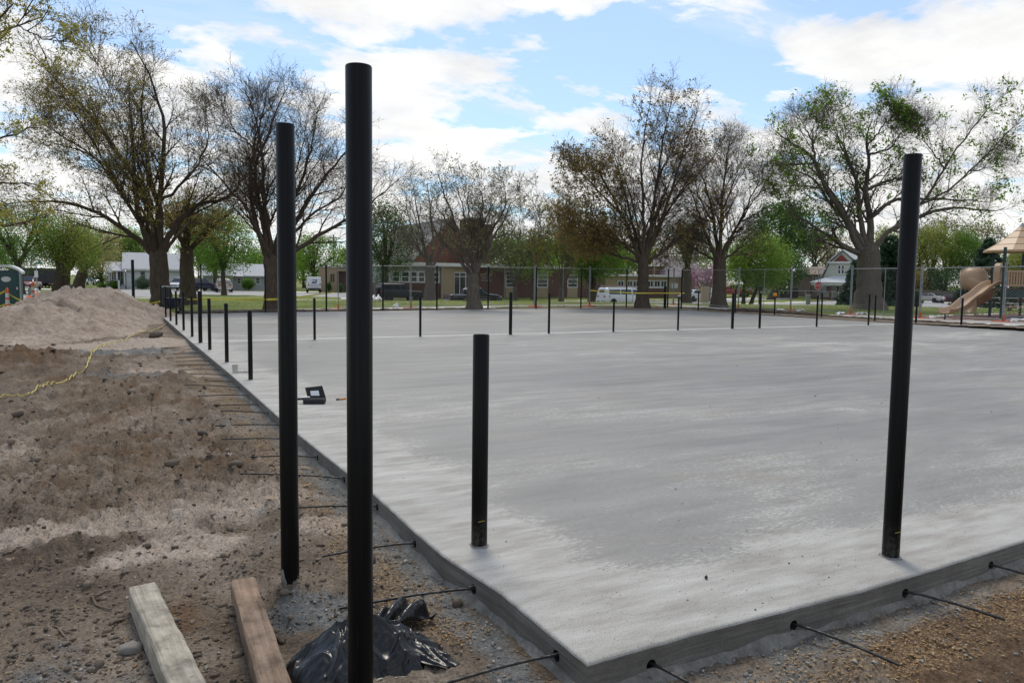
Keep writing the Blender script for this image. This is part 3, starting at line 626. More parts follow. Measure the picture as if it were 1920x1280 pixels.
for k, (px, pb, pt, d) in enumerate([(378, 584.5, 495, .062), (498, 584, 497, .066), (612, 582.5, 496, .08), (718, 581, 497, .08), (819, 580, 498, .08), (915, 579.3, 500, .08), (1005, 579, 501.5, .08), (1089, 578.5, 503, .08), (1174, 577.7, 504.5, .08), (1251.5, 577.8, 504, .085), (1277, 580.3, 505, .085)]):
    post_px('tall black post on the far side of the slab, %s from the left' % ordn[k], px, pb, pt, d, group=BR, bury=.05, z=-.01)
post_px('tall black post standing beside the sand pile', 251, 586, 487, .125, z=-.17, bury=.1)

# ------------------------------------------------------------------ tensioning cables sticking out of the slab
m_cable = pm('steel_strand', (.05, .048, .046), (.025, .024, .023), rough=.45, metal=.6, scale=30, stretch=(1, 1, 1))
m_nail = pm('nail_steel', (.35, .34, .33), rough=.35, metal=.9)
def strand(pts, r0, near):
    q = MB(); P = [Vector(p) for p in pts]
    if not near: return q.tube(P, r0, 6)
    n = 70; res = []
    for i in range(n):
        u = i/(n-1)*(len(P)-1); k = min(int(u), len(P)-2); res.append(P[k].lerp(P[k+1], u-k))
    t0 = (res[-1]-res[0]).normalized(); u0 = t0.orthogonal().normalized(); w0 = t0.cross(u0)
    m = 18
    for i, p in enumerate(res):
        for k in range(m):
            a = 2*math.pi*k/m; rr = r0*(.84+.16*abs(math.cos(3*(a+i*.16)))); q.v.append(tuple(p+(u0*math.cos(a)+w0*math.sin(a))*rr))
    q.f += [(i*m+k, i*m+(k+1) % m, i*m+m+(k+1) % m, i*m+m+k) for i in range(n-1) for k in range(m)]+[tuple(range(m)), tuple(range((n-1)*m, n*m))]
    return q
def cable(label, A, B, near, group, nails):
    root = thing('tension_cable', label, 'cable', A, 0, group); A = Vector(A); B = Vector(B); mid = A.lerp(B, .5)+Vector((0, 0, .012))
    q1 = A.lerp(B, .25)+Vector((0, 0, .010)); q3 = A.lerp(B, .75)+Vector((0, 0, .007))
    strand([A, q1, mid, q3, B], .0068 if near else .0065, near).build('strand', m_cable, root, smooth=True, world=True)
    for dz, off in nails:
        d = (B-A).normalized(); side = Vector((-d[1], d[0], 0)).normalized()
        p0 = A+d*.045+side*off+Vector((0, 0, dz)); MB().tube([p0, p0+d*.035+side*off*.2+Vector((0, 0, .004))], .0018, 6).build('nail', m_nail, root, world=True)
ends = {0: (-.52, .33), 1: (-.66, 1.16), 2: (-.56, 1.89), 3: (-.63, 2.87), 4: (-.74, 3.72), 5: (-.64, 4.68)}
for k, y in enumerate(left_y):
    x0 = slab_left(y); e_ = ends.get(k, (x0-.62+.08*random.uniform(-1, 1), y+.35+.15*random.uniform(-1, 1)))
    zB = float(site_z(e_[0], e_[1]))+.015
    cable('steel cable end in the left slab face, %s from the near corner' % ordn[k], (x0+.05, y, -.078), (e_[0], e_[1], zB), k < 7, 'cable ends along the left slab face',
          ((.03, .034), (-.028, -.036)) if k < 6 else ())
fe = [(.46, -.38), (1.30, -.45), (2.18, -.40), (2.98, -.42)]
for k, x in enumerate(front_x):
    e_ = fe[k]; zB = float(site_z(*e_))+.02
    cable('steel cable end in the front slab face, %s from the near corner' % ordn[k], (x, slab_front(x)+.05, -.09), (e_[0], e_[1], zB), True, 'cable ends along the front slab face', ((.02, .05), (-.03, -.04)))

# ------------------------------------------------------------------ timbers, bag, rope and small things
def woodmat(name, c1, c2, c3):
    m, t, b = newmat(name); b.inputs['Roughness'].default_value = .85; b.inputs['Specular IOR Level'].default_value = .25; tcn = N(t, 'ShaderNodeTexCoord'); ob = tcn.outputs['Object']
    col = ramp_(t, noise_(t, mapping_(t, ob, sc=(30, 1.6, 30)), 1.3, 7, .65, .4), ((.28, c2), (.5, c1), (.72, c3)))
    col = mix_(t, .9, col, ramp_(t, noise_(t, ob, 8, 6, .7), ((.32, .42), (.5, .9), (.68, 1.2))), 'MULTIPLY')
    col = mix_(t, ramp_(t, noise_(t, mapping_(t, ob, sc=(55, .9, 55)), 1.2, 3, .5), ((.66, 0), (.70, .7))), col, (.05, .04, .03))
    col = mix_(t, ramp_(t, noise_(t, ob, 30, 4, .7), ((.60, 0), (.7, .6))), col, (.08, .062, .05))
    t.links.new(col, b.inputs['Base Color']); bn = N(t, 'ShaderNodeBump'); bn.inputs['Strength'].default_value = .7; bn.inputs['Distance'].default_value = .006
    t.links.new(noise_(t, mapping_(t, ob, sc=(60, 3, 60)), 1.2, 6, .7), bn.inputs['Height']); t.links.new(bn.outputs[0], b.inputs['Normal']); return m
def timber(name, label, A, B, w, h, mat, ztop):
    A = Vector((*A, 0)); B = Vector((*B, 0)); d = (B-A); L = d.length; root = thing(name, label, 'timber', (A.x, A.y, ztop-h), math.atan2(-d.x, d.y))
    n = 26; q = MB(); c = .007
    sec = [(-w/2+c, 0), (w/2-c, 0), (w/2, c), (w/2, h-c), (w/2-c, h), (-w/2+c, h), (-w/2, h-c), (-w/2, c)]
    for i in range(n+1):
        y = L*i/n
        for x, z in sec: j = .0035; q.v.append((x+j*float(fbm(y*6+x*40, z*30, 3, 80)), y+(.006*float(perlin(x*60, z*60)) if i in (0, n) else 0), z+j*float(fbm(y*7+9, x*40+z*9, 3, 83))))
    q.f = [(i*8+k, i*8+(k+1) % 8, i*8+8+(k+1) % 8, i*8+8+k) for i in range(n) for k in range(8)]+[tuple(range(8)), tuple(range(n*8, n*8+8))]
    q.build('beam', mat, root, smooth=True); return root
m_w1 = woodmat('weathered_grey_timber', (.36, .32, .255), (.22, .195, .155), (.47, .425, .345))
m_w2 = woodmat('reddish_rough_timber', (.27, .185, .128), (.15, .10, .068), (.35, .26, .19))
timber('wooden_beam', 'weathered grey squared timber lying in the dirt at the bottom left', (-1.502, 1.735), (-1.345, .25), .125, .115, m_w1, -.05)
timber('wooden_beam', 'reddish brown rough timber lying next to the grey one', (-1.043, 1.58), (-1.105, .15), .115, .10, m_w2, -.045)

# black plastic rubbish bag, crumpled
m_bag, t, b = newmat('black_plastic'); b.inputs['Base Color'].default_value = (.004, .004, .0045, 1); b.inputs['Roughness'].default_value = .27; b.inputs['Specular IOR Level'].default_value = .42
tcn = N(t, 'ShaderNodeTexCoord'); bn = N(t, 'ShaderNodeBump'); bn.inputs['Strength'].default_value = .5; bn.inputs['Distance'].default_value = .02
t.links.new(math_(t, 'ABSOLUTE', math_(t, 'SUBTRACT', noise_(t, tcn.outputs['Object'], 7, 2, .45, 1.2), .5)), bn.inputs['Height']); t.links.new(bn.outputs[0], b.inputs['Normal'])
def bag():
    n, m = 150, 130; u, v = np.meshgrid(np.linspace(-1, 1, n), np.linspace(-1, 1, m), indexing='ij')
    th = np.arctan2(v, u); rr = np.maximum(np.abs(u), np.abs(v))
    rad = .275*(1+.16*np.cos(th*2+.4)+.10*np.cos(3*th+1)+.05*fbm(np.cos(th)*3, np.sin(th)*3, 3, 90))
    x = np.cos(th)*rr*rad*1.10; y = np.sin(th)*rr*rad*.95
    dome = np.clip(1-rr**2.4, 0, 1)
    z = .115*dome*(1+.35*fbm(x*5, y*5, 2, 92))
    wx = x+.05*perlin(x*6, y*6, 3); wy = y+.05*perlin(x*6, y*6, 4); ridge = (1-np.abs(perlin(wx*5, wy*8, 95)))**4*.045+(1-np.abs(perlin(wx*9+wy*5, wy*9, 97)))**5*.022+(1-np.abs(perlin(wx*3-wy*6, wy*4+wx*3, 99)))**6*.05
    z = z+ridge*.85*np.clip(1.15-rr, .12, 1)-.012+.004*fbm(x*16, y*16, 2, 98)
    z = np.maximum(z, .002+.006*(1-rr))
    # gathered neck flopped over at the back right
    return x, y, z, n, m
x, y, z, n, m = bag(); i, j = np.meshgrid(np.arange(n-1), np.arange(m-1), indexing='ij')
q = np.stack((i*m+j, (i+1)*m+j, (i+1)*m+j+1, i*m+j+1), -1).reshape(-1, 4)
bagroot = thing('rubbish_bag', 'crumpled black plastic rubbish bag lying behind the tallest post', 'rubbish bag', (-.70, .68, float(site_z(-.7, .68))-.005))
link('sack', np_mesh('sack', np.stack((x, y, z), -1).reshape(-1, 3), q, smooth=True), m_bag, bagroot)
n, m = 60, 26; U, Vv = np.meshgrid(np.linspace(0, 1, n), np.linspace(0, 1, m), indexing='ij')
ax = .12+.24*U; ay = .10+.17*U; wv = (Vv-.5)*(.10+.13*U); az = .075+.07*np.sin(U*2.6)-.05*U
nx = ax+wv*.62; ny = ay-wv*.75; nz = az*(1-.55*np.abs(Vv-.5))+.03*np.sin(Vv*14+U*5)*(.4+U)+.006*fbm(U*4, Vv*4, 2, 101)
nz = np.maximum(nz, .006)
i, j = np.meshgrid(np.arange(n-1), np.arange(m-1), indexing='ij')
me_ = np_mesh('neck', np.stack((nx, ny, nz), -1).reshape(-1, 3), np.stack((i*m+j, (i+1)*m+j, (i+1)*m+j+1, i*m+j+1), -1).reshape(-1, 4), smooth=True)
o = link('neck', me_, m_bag, bagroot); so = o.modifiers.new('thick', 'SOLIDIFY'); so.thickness = .004
n, m = 50, 24; U, Vv = np.meshgrid(np.linspace(0, 1, n), np.linspace(0, 1, m), indexing='ij')
ax = .16+.16*U; ay = .02-.28*U; wv = (Vv-.5)*(.20-.10*U)
nx = ax+wv*.8; ny = ay+wv*.35; nz = .07*(1-U)*(1-.8*np.abs(Vv-.5))+.012+.022*(1-np.abs(perlin(U*2+Vv*2, Vv*3, 103)))**3
me_ = np_mesh('skirt', np.stack((nx, ny, nz), -1).reshape(-1, 3), np.stack((i[:n-1, :m-1]*0+np.arange(n-1)[:, None]*m+np.arange(m-1)[None], (np.arange(n-1)[:, None]+1)*m+np.arange(m-1)[None], (np.arange(n-1)[:, None]+1)*m+np.arange(m-1)[None]+1, np.arange(n-1)[:, None]*m+np.arange(m-1)[None]+1), -1).reshape(-1, 4) if False else np.stack([a.ravel() for a in np.broadcast_arrays(np.arange(n-1)[:, None]*m+np.arange(m-1)[None], (np.arange(n-1)[:, None]+1)*m+np.arange(m-1)[None], (np.arange(n-1)[:, None]+1)*m+np.arange(m-1)[None]+1, np.arange(n-1)[:, None]*m+np.arange(m-1)[None]+1)], -1), smooth=True)
o = link('skirt', me_, m_bag, bagroot); so = o.modifiers.new('thick', 'SOLIDIFY'); so.thickness = .004

# yellow rope / cord over the dirt up to the slab
rp = [(-40, 751), (0, 749), (20, 746), (50, 736), (75, 731), (100, 725), (125, 714), (145, 703), (160, 690), (170, 676), (178, 665), (186, 658), (200, 652), (220, 647), (235, 642), (257, 630), (278, 623), (296, 619), (308, 612), (314, 606)]
pts = []
for k, (px, py) in enumerate(rp):
    P = ONZ(px, py, -.15); P[2] = float(site_z(P[0], P[1]))
    P = ONZ(px, py, P[2]); P[2] = float(site_z(P[0], P[1]))+.02; pts.append(P)
pts = np.array(pts); s_ = np.linspace(0, len(pts)-1, 220); cr = np.stack([np.interp(s_, np.arange(len(pts)), pts[:, k]) for k in range(3)], 1)
cr[:, 0] += .015*fbm(s_*.9, s_*0, 2, 105); cr[:, 1] += .02*fbm(s_*.9, s_*0+5, 2, 106); cr[:, 2] = np.maximum(site_z(cr[:, 0], cr[:, 1])+np.interp(cr[:, 1], [9, 11, 16, 24], [.025, .06, .085, .05]), cr[:, 2]-.0)
tag(MB().tube([tuple(p) for p in cr], [.0085 for _ in cr], 6).build('yellow_cord', pm('yellow_cord', (.58, .47, .13), (.46, .36, .10), rough=.7, scale=20), None, smooth=True), 'yellow cord winding over the dirt from the left to the slab edge', 'cord')

# black tool case standing open on the slab
P = ONZ(590, 756, 0); cs = thing('tool_pouch', 'small open black pouch with a white label on the slab', 'pouch', P, math.radians(-22))
m_pouch = pm('black_canvas', (.016, .016, .017), (.008, .008, .009), rough=.75, scale=20, bump=.5)
MB().box(-.125, .125, -.07, .07, 0, .065, .012).build('pocket', m_pouch, cs, smooth=True)
MB().hexa([(-.085, .03, .06), (.125, .03, .06), (.125, .055, .06), (-.085, .055, .06)], [(-.125, .085, .175), (.075, .085, .20), (.075, .105, .20), (-.125, .105, .175)]).build('flap', m_pouch, cs)
MB().hexa([(-.048, .0375, .088), (.052, .0375, .088), (.052, .041, .088), (-.048, .041, .088)], [(-.060, .0595, .140), (.038, .0595, .146), (.038, .063, .146), (-.060, .063, .140)]).build('white_label', pm('label_white', (.8, .8, .8), rough=.5), cs)
MB().tube([(-.1, 0, .055), (-.2, .01, .05), (-.3, .03, .035), (-.36, .04, .03)], .013, 8).build('strap', m_pouch, cs, smooth=True)
MB().tube([(-.05, -.02, .075), (-.17, -.015, .07)], .012, 8).build('buckle', pm('grey_steel', (.35, .35, .36), rough=.4, metal=.7), cs, smooth=True)
P = ONZ(643, 749, 0); mk = thing('marker_pen', 'small orange marker lying on the slab by the tallest post', 'marker', (P[0], P[1], .011), .2)
MB().lathe([(0, -.05), (.010, -.05), (.011, .03), (.007, .045), (0, .046)], 10, axis='x').build('barrel', pm('orange_plastic', (.62, .22, .03), rough=.4), mk, smooth=True)
MB().lathe([(.0115, .03), (.012, .032), (.012, .06), (0, .061)], 10, axis='x', c=(-.115, 0, 0)).build('cap', pm('black_plastic_hard', (.02, .02, .02), rough=.4), mk, smooth=True)
# white cup with spilt pale flakes
P = ONZ(441, 698, 0); cp = thing('white_cup', 'dirty white paper cup standing among pale flakes on the slab', 'cup', P)
m_cup = pm('dirty_paper', (.60, .58, .52), (.42, .40, .35), rough=.7, scale=12)
MB().lathe([(0, .003), (.036, .003), (.038, 0), (.048, .118), (.051, .12), (.049, .123), (.045, .118), (.036, .01), (0, .01)], 20).build('cup_wall', m_cup, cp, smooth=True)
Pf = np.array([P+np.array([abs(random.gauss(.08, .09)), random.gauss(0, .05), 0]) for _ in range(140)])
lumps('pale_flakes', Pf, rng.uniform(.006, .02, len(Pf)), pm('flake', (.5, .49, .47), (.3, .29, .28), rough=.8, scale=40), .7, .1)
P = ONZ(1324, 1085, 0); w_ = thing('walnut', 'single dark round nut lying on the pale slab edge', 'nut', P)
q = MB().lathe([(0, -.0095), (.005, -.008), (.0095, 0), (.005, .008), (.0015, .0095), (0, .0097)], 14, (0, 0, .0095)); q.build('shell', pm('nut_brown', (.03, .022, .016), rough=.7, scale=80, bump=.5), w_, smooth=True)
MB().tube([(0, 0, .0185), (.001, .001, .022)], .0014, 6).build('stalk', MATS['nut_brown'], w_)
# white scrap of paper, sticks, wood splinters, board in the sand
def crumple(name, label, cat, P, sx_, sy_, h, mat, seed, rz=0.):
    n = 12; u, v = np.meshgrid(np.linspace(-1, 1, n), np.linspace(-1, 1, n), indexing='ij')
    zz_ = h*(.5+.9*np.abs(perlin(u*1.7+seed, v*1.7, seed)))*np.clip(1.25-.5*(u*u+v*v), .2, 1); zz_ = np.maximum(zz_, .004)
    V = np.stack((u*sx_*(1+.2*perlin(v*2, u*0, seed)), v*sy_*(1+.2*perlin(u*2, u*0, seed+1)), zz_), -1).reshape(-1, 3)
    c_, s2 = math.cos(rz), math.sin(rz); V[:, :2] = V[:, :2] @ np.array([[c_, s2], [-s2, c_]])
    i, j = np.meshgrid(np.arange(n-1), np.arange(n-1), indexing='ij')
    o = link(name, np_mesh(name, V, np.stack((i*n+j, (i+1)*n+j, (i+1)*n+j+1, i*n+j+1), -1).reshape(-1, 4), smooth=False), mat); o.location = tuple(float(k) for k in P)
    so = o.modifiers.new('thick', 'SOLIDIFY'); so.thickness = .003; return tag(o, label, cat)
m_white = pm('white_plastic', (.78, .78, .77), (.6, .6, .6), rough=.5, scale=10)
def onsoil(px, py):
    P = ONZ(px, py, -.15); P = ONZ(px, py, float(site_z(P[0], P[1]))); P[2] = float(site_z(P[0], P[1])); return P
crumple('paper_scrap', 'torn white paper scrap lying in the dirt left of the posts', 'paper', onsoil(431, 862), .022, .028, .05, m_white, 3, .4)
m_stick = pm('dry_stick', (.20, .145, .105), (.10, .072, .05), rough=.9, scale=30, bump=.5)
def stick(label, pxs, r0, name='stick', group=None):
    P = [onsoil(*q)+np.array([0, 0, r0*1.4]) for q in pxs]
    q = MB().tube([tuple(p) for p in P], [r0*(1-.35*k/(len(P)-1)) for k in range(len(P))], 7)
    return tag(q.build(name, m_stick, None, smooth=True), label, 'stick', group)
stick('bent dry twig lying left of the end of the grey timber', [(208, 1107), (196, 1111), (184, 1118), (172, 1128), (180, 1135), (195, 1142), (209, 1145)], .0062)
stick('short forked twig in the dirt below the bent twig', [(98, 1166), (106, 1176), (118, 1183), (132, 1188)], .0055)
stick('short pale splinter beside the forked twig', [(110, 1182), (116, 1190), (124, 1196)], .006)
m_splin = pm('fresh_splinter', (.50, .36, .21), (.36, .25, .14), rough=.8, scale=40)
for lab, px, py, L, a in (('pale wood splinter on the soil right of the left post', 577, 918, .085, .4), ('slim wood splinter on the sand near the left post', 508, 945, .09, -.5), ('broken lath by the fifth cable near the left post', 572, 880, .10, -1.0), ('short lath stub left of the slim splinter on the sand', 487, 950, .075, -.15)):
    P = onsoil(px, py); s_ = thing('wood_splinter', lab, 'splinter', P+np.array([0, 0, .008]), a)
    MB().hexa([(-L/2, -.011, 0), (L/2, -.004, .002), (L/2, .006, .002), (-L/2, .010, 0)], [(-L/2+.005, -.009, .008), (L/2-.01, -.003, .009), (L/2-.012, .005, .009), (-L/2+.004, .008, .008)]).build('lath', m_splin, s_)
for lab, px, py, s_ in (('dark clod of earth with a flat top left of the white scrap', 322, 880, .055), ('dark pointed clod beside the white scrap', 441, 868, .05), ('dark clod in the middle of the dirt', 380, 822, .05), ('small dark clod left of the flat topped clod', 40, 912, .028), ('dark clod near the far part of the cord', 292, 632, .14), ('big stone in the dirt by the grey timber', 245, 1222, .045)):
    P = onsoil(px, py); V = IV*(1+rng.normal(0, .14, (len(IV), 1))); bm_ = bmesh.new(); vs2 = [bm_.verts.new(v) for v in V]
    for f_ in IF: bm_.faces.new([vs2[k] for k in f_])
    bmesh.ops.subdivide_edges(bm_, edges=bm_.edges, cuts=2, use_grid_fill=True)
    for v in bm_.verts: v.co = v.co*(1+.13*float(fbm(v.co.x*3+px, v.co.y*3+v.co.z*2, 3, 110)))
    me_ = bpy.data.meshes.new('clod'); bm_.to_mesh(me_); bm_.free()
    for p in me_.polygons: p.use_smooth = True
    o = link('earth_clod' if 'stone' not in lab else 'stone', me_, m_clod if 'stone' not in lab else m_peb); o.location = tuple(P+np.array([0, 0, s_*.3])); o.scale = (s_*1.2, s_, s_*.75); tag(o, lab, 'clod' if 'stone' not in lab else 'stone')
P = onsoil(166, 631); bd = thing('scrap_board', 'pale scrap of board lying half tilted at the foot of the sand pile', 'board', P+np.array([0, 0, .12]), .25)
m_board = pm('pale_board', (.55, .43, .30), (.45, .34, .23), rough=.8, scale=8, stretch=(1, 9, 9))
MB().hexa([(-.30, -.05, .02), (.25, -.16, -.10), (.33, .20, -.09), (-.24, .22, .05)], [(-.30, -.05, .045), (.25, -.16, -.075), (.33, .20, -.065), (-.24, .22, .075)]).build('board', m_board, bd)

# ------------------------------------------------------------------ sand pile
m_sand, t, b = newmat('pale_sand'); b.inputs['Roughness'].default_value = .97; b.inputs['Specular IOR Level'].default_value = .15; tcn = N(t, 'ShaderNodeTexCoord'); ob = tcn.outputs['Object']
col = ramp_(t, noise_(t, ob, 1.3, 7, .65), ((.3, (.29, .225, .175)), (.5, (.395, .318, .255)), (.7, (.47, .39, .325))))
col = mix_(t, .7, col, ramp_(t, noise_(t, ob, 14, 6, .7), ((.34, .45), (.5, .95), (.68, 1.15))), 'MULTIPLY')
at2 = N(t, 'ShaderNodeAttribute'); at2.attribute_name = 'damp'
col = mix_(t, at2.outputs['Fac'], col, (.135, .098, .07))
t.links.new(col, b.inputs['Base Color']); bn = N(t, 'ShaderNodeBump'); bn.inputs['Strength'].default_value = .8; bn.inputs['Distance'].default_value = .06
t.links.new(math_(t, 'ADD', noise_(t, ob, 9, 6, .7), math_(t, 'MULTIPLY', noise_(t, ob, 40, 3, .6), .4)), bn.inputs['Height']); t.links.new(bn.outputs[0], b.inputs['Normal'])
def sand():
    peaks = [(185, 27.2, 541, .44), (160, 26.5, 540.5, .44), (135, 25.2, 543, .44), (110, 24, 554, .42), (212, 27.4, 559, .46), (236, 27.5, 576, .46), (258, 27.4, 590, .40), (75, 20.8, 571, .34), (50, 19.8, 573, .34), (22, 19.3, 590, .34), (95, 21.8, 571, .36), (-20, 19.2, 596, .3), (-70, 20, 590, .35)]
    x = np.arange(-17, 1.2, .075); y = np.arange(11.5, 30, .075); X, Y = np.meshgrid(x, y, indexing='ij'); g = zt(X, Y); H = np.full(X.shape, -9.)
    for px, w, py, sl in peaks:
        P = AT(px, py, w); d = np.hypot(X-P[0], Y-P[1]); d = np.sqrt(d*d+.22)-.47
        h = P[2]-sl*d*(1+.10*fbm(X*.5, Y*.5, 2, 120)); H = np.maximum(H, h)+.0*H
    k = .06; n1 = fbm(X*.9, Y*.9, 4, 122, .55); n2 = np.abs(fbm(X*2.6, Y*2.6, 4, 124, .6))
    above = sstep(-.1, .35, H-g)
    n5 = fbm(X*6, Y*6, 3, 127, .6); H = H+above*(.12*n1+.15*n2+.028*n5-.06)
    # slumped dark gully between the two heaps
    A, B = AT(98, 572, 23.2), AT(128, 612, 21.5); t_ = np.clip(((X-A[0])*(B[0]-A[0])+(Y-A[1])*(B[1]-A[1]))/((B[0]-A[0])**2+(B[1]-A[1])**2), 0, 1)
    d = np.hypot(X-(A[0]+t_*(B[0]-A[0])), Y-(A[1]+t_*(B[1]-A[1]))); gul = np.exp(-(d/.32)**2); H = H-.28*gul*above
    C_ = AT(196, 578, 25.6); pit = np.exp(-(((X-C_[0])/.22)**2+((Y-C_[1])/.22)**2)); H = H-.16*pit
    for _ in range(26):
        c0 = (random.uniform(-9, -1), random.uniform(15, 27)); rr = random.uniform(.10, .28); H = H-.10*np.exp(-(((X-c0[0])/rr)**2+((Y-c0[1])/rr)**2))*above
    H = np.maximum(H, g-.25)
    n, m = X.shape; i, j = np.meshgrid(np.arange(n-1), np.arange(m-1), indexing='ij'); q = np.stack((i*m+j, (i+1)*m+j, (i+1)*m+j+1, i*m+j+1), -1).reshape(-1, 4)
    hi = (H-g).ravel()[q].max(1) > -.12; q = q[hi]; u, inv = np.unique(q.ravel(), return_inverse=True)
    V = np.stack((X.ravel()[u], Y.ravel()[u], H.ravel()[u]), 1); me = np_mesh('sand_pile', V, inv.reshape(-1, 4), smooth=True)
    dm = np.clip(1.3*gul*(.5+n2)+.8*pit+sstep(.28, .55, n2)*.12, 0, 1).ravel()[u]
    a = me.attributes.new('damp', 'FLOAT', 'POINT'); a.data.foreach_set('value', dm.astype(np.float32))
    return tag(link('sand_pile', me, m_sand), 'broad heap of pale sand with a slumped dark gully left of the slab', 'sand pile')
sand()
# ------------------------------------------------------------------ trees
def unit(v): return v/np.maximum(np.linalg.norm(v, axis=-1, keepdims=True), 1e-9)
def sweep(P, Rr, k):
    n, m, _ = P.shape; T = np.empty_like(P); T[:, 1:-1] = P[:, 2:]-P[:, :-2]; T[:, 0] = P[:, 1]-P[:, 0]; T[:, -1] = P[:, -1]-P[:, -2]; T = unit(T)
    ref = np.where(np.abs(T[:, :1, 2:3]) > .8, np.array([1., 0, 0]), np.array([0, 0, 1.])); ref = np.broadcast_to(ref, T.shape)
    u = unit(np.cross(T, ref)); v = np.cross(T, u); a = 2*np.pi*np.arange(k)/k
    V = P[:, :, None, :]+Rr[:, :, None, None]*(u[:, :, None, :]*np.cos(a)[None, None, :, None]+v[:, :, None, :]*np.sin(a)[None, None, :, None])
    b, i, j = np.meshgrid(np.arange(n), np.arange(m-1), np.arange(k), indexing='ij'); o = b*m*k; j2 = (j+1) % k
    q = np.stack((o+i*k+j, o+i*k+j2, o+(i+1)*k+j2, o+(i+1)*k+j), -1).reshape(-1, 4)
    return V.reshape(-1, 3), q
def grow(rg, P, Rr, n, t0, t1, ang, length, m, wig, upb, rratio, rmin, jl=.35, taper=.25, droop=0., tipcut=.45):
    """n child shoots on every branch of P (N,m,3)"""
    N_, M_, _ = P.shape
    t = (np.arange(n)[None]+rg.uniform(.1, .9, (N_, n)))/n*(t1-t0)+t0; x = t*(M_-1); i = np.minimum(x.astype(int), M_-2); f = (x-i)[..., None]
    b = np.arange(N_)[:, None]; S = P[b, i]*(1-f)+P[b, i+1]*f; T = unit(P[b, i+1]-P[b, i]); r0 = Rr[b, i]*(1-f[..., 0])+Rr[b, i+1]*f[..., 0]
    S = S.reshape(-1, 3); T = T.reshape(-1, 3); r0 = r0.ravel(); t = t.ravel(); K = len(S)
    ref = np.where(np.abs(T[:, 2:3]) > .85, np.array([1., 0, 0]), np.array([0, 0, 1.])); u = unit(np.cross(T, ref)); v = np.cross(T, u)
    ph = (np.arange(K)*2.39996+rg.uniform(0, .9, K))[:, None]; a = np.radians(rg.normal(ang, ang*.22, K))[:, None]
    D = unit(np.cos(a)*T+np.sin(a)*(np.cos(ph)*u+np.sin(ph)*v)+np.array([0, 0, upb*.5]))
    L = length*(1-tipcut*t)*rg.uniform(1-jl, 1+jl, K)
    out = np.empty((K, m, 3)); out[:, 0] = S
    for s in range(1, m):
        D = unit(D+rg.normal(0, wig, (K, 3))+np.array([0, 0, upb*.22-droop*s/m])); out[:, s] = out[:, s-1]+D*(L/(m-1))[:, None]
    rs = np.maximum(r0*rratio, rmin); R2_ = np.maximum(rs[:, None]*np.linspace(1, taper, m)[None], rmin*.75)
    return out, R2_
def limb_curve(pts, m, rg, jit=.03):
    P = np.array(pts, float); d = np.concatenate(([0], np.cumsum(np.linalg.norm(np.diff(P, axis=0), axis=1)))); s = np.linspace(0, d[-1], m)
    Q_ = np.stack([np.interp(s, d, P[:, k]) for k in range(3)], 1)
    for _ in range(2): Q_[1:-1] = .25*Q_[:-2]+.5*Q_[1:-1]+.25*Q_[2:]
    Q_[1:-1] += rg.normal(0, jit, (m-2, 3)); return Q_
def leaf_quads(rg, Cn, size, spread, k, flat=.0):
    n = len(Cn); Cn = np.repeat(Cn, k, 0)+rg.normal(0, spread, (n*k, 3)); K = len(Cn)
    a = unit(rg.normal(size=(K, 3))); bb = unit(np.cross(a, rg.normal(size=(K, 3)))); s = (size*rg.uniform(.55, 1.3, K))[:, None]
    V = np.stack((Cn-a*s, Cn+bb*s*.45, Cn+a*s, Cn-bb*s*.45), 1); return V.reshape(-1, 3)
def finish_tree(root, wood, leaves, bark, leafm, trunk_n=1, leafname='crown'):
    """wood: list of (V, q) by level; the trunk with its limbs is one part, the fine shoots another"""
    L = np.array(root.location)
    def join(lst):
        V = []; Qs = []; o = 0
        for v, q in lst: V.append(v); Qs.append(q+o); o += len(v)
        return np.concatenate(V)-L, np.concatenate(Qs)
    V, q = join(wood[:trunk_n]); link('trunk', np_mesh('trunk', V, q, smooth=True), bark, root)
    if len(wood) > trunk_n:
        V, q = join(wood[trunk_n:]); link('branches', np_mesh('branches', V, q, smooth=True), bark, root)
    for nm, (lv, lm) in (leaves or {}).items():
        if len(lv): link(nm, np_mesh(nm, lv-L, np.arange(len(lv)).reshape(-1, 4)), lm, root)
def barkmat(name, c1, c2):
    m, t, b = newmat(name); b.inputs['Roughness'].default_value = .95; b.inputs['Specular IOR Level'].default_value = .15; tcn = N(t, 'ShaderNodeTexCoord'); ob = tcn.outputs['Object']
    col = ramp_(t, noise_(t, mapping_(t, ob, sc=(9, 9, 1.8)), 1.5, 6, .7), ((.3, c2), (.7, c1))); t.links.new(col, b.inputs['Base Color'])
    bn = N(t, 'ShaderNodeBump'); bn.inputs['Strength'].default_value = 1; bn.inputs['Distance'].default_value = .05
    t.links.new(noise_(t, mapping_(t, ob, sc=(14, 14, 2.5)), 1.5, 5, .7), bn.inputs['Height']); t.links.new(bn.outputs[0], b.inputs['Normal']); return m
m_bark = barkmat('dark_bark', (.125, .095, .070), (.050, .038, .029))
m_bark2 = barkmat('grey_bark', (.18, .152, .122), (.075, .062, .05))
def trunk_curve(rg, base, top, r0, r1, flare=1.5, m=12):
    s = np.linspace(0, 1, m); P = base[None]*(1-s[:, None])+top[None]*s[:, None]; P[1:-1] += rg.normal(0, r0*.06, (m-2, 3))*np.array([1, 1, 0])
    R1 = r0*(1-s)+r1*s; R1 = R1*(1+(flare-1)*np.exp(-s*7)); P[0, 2] -= .15; return P[None], R1[None]
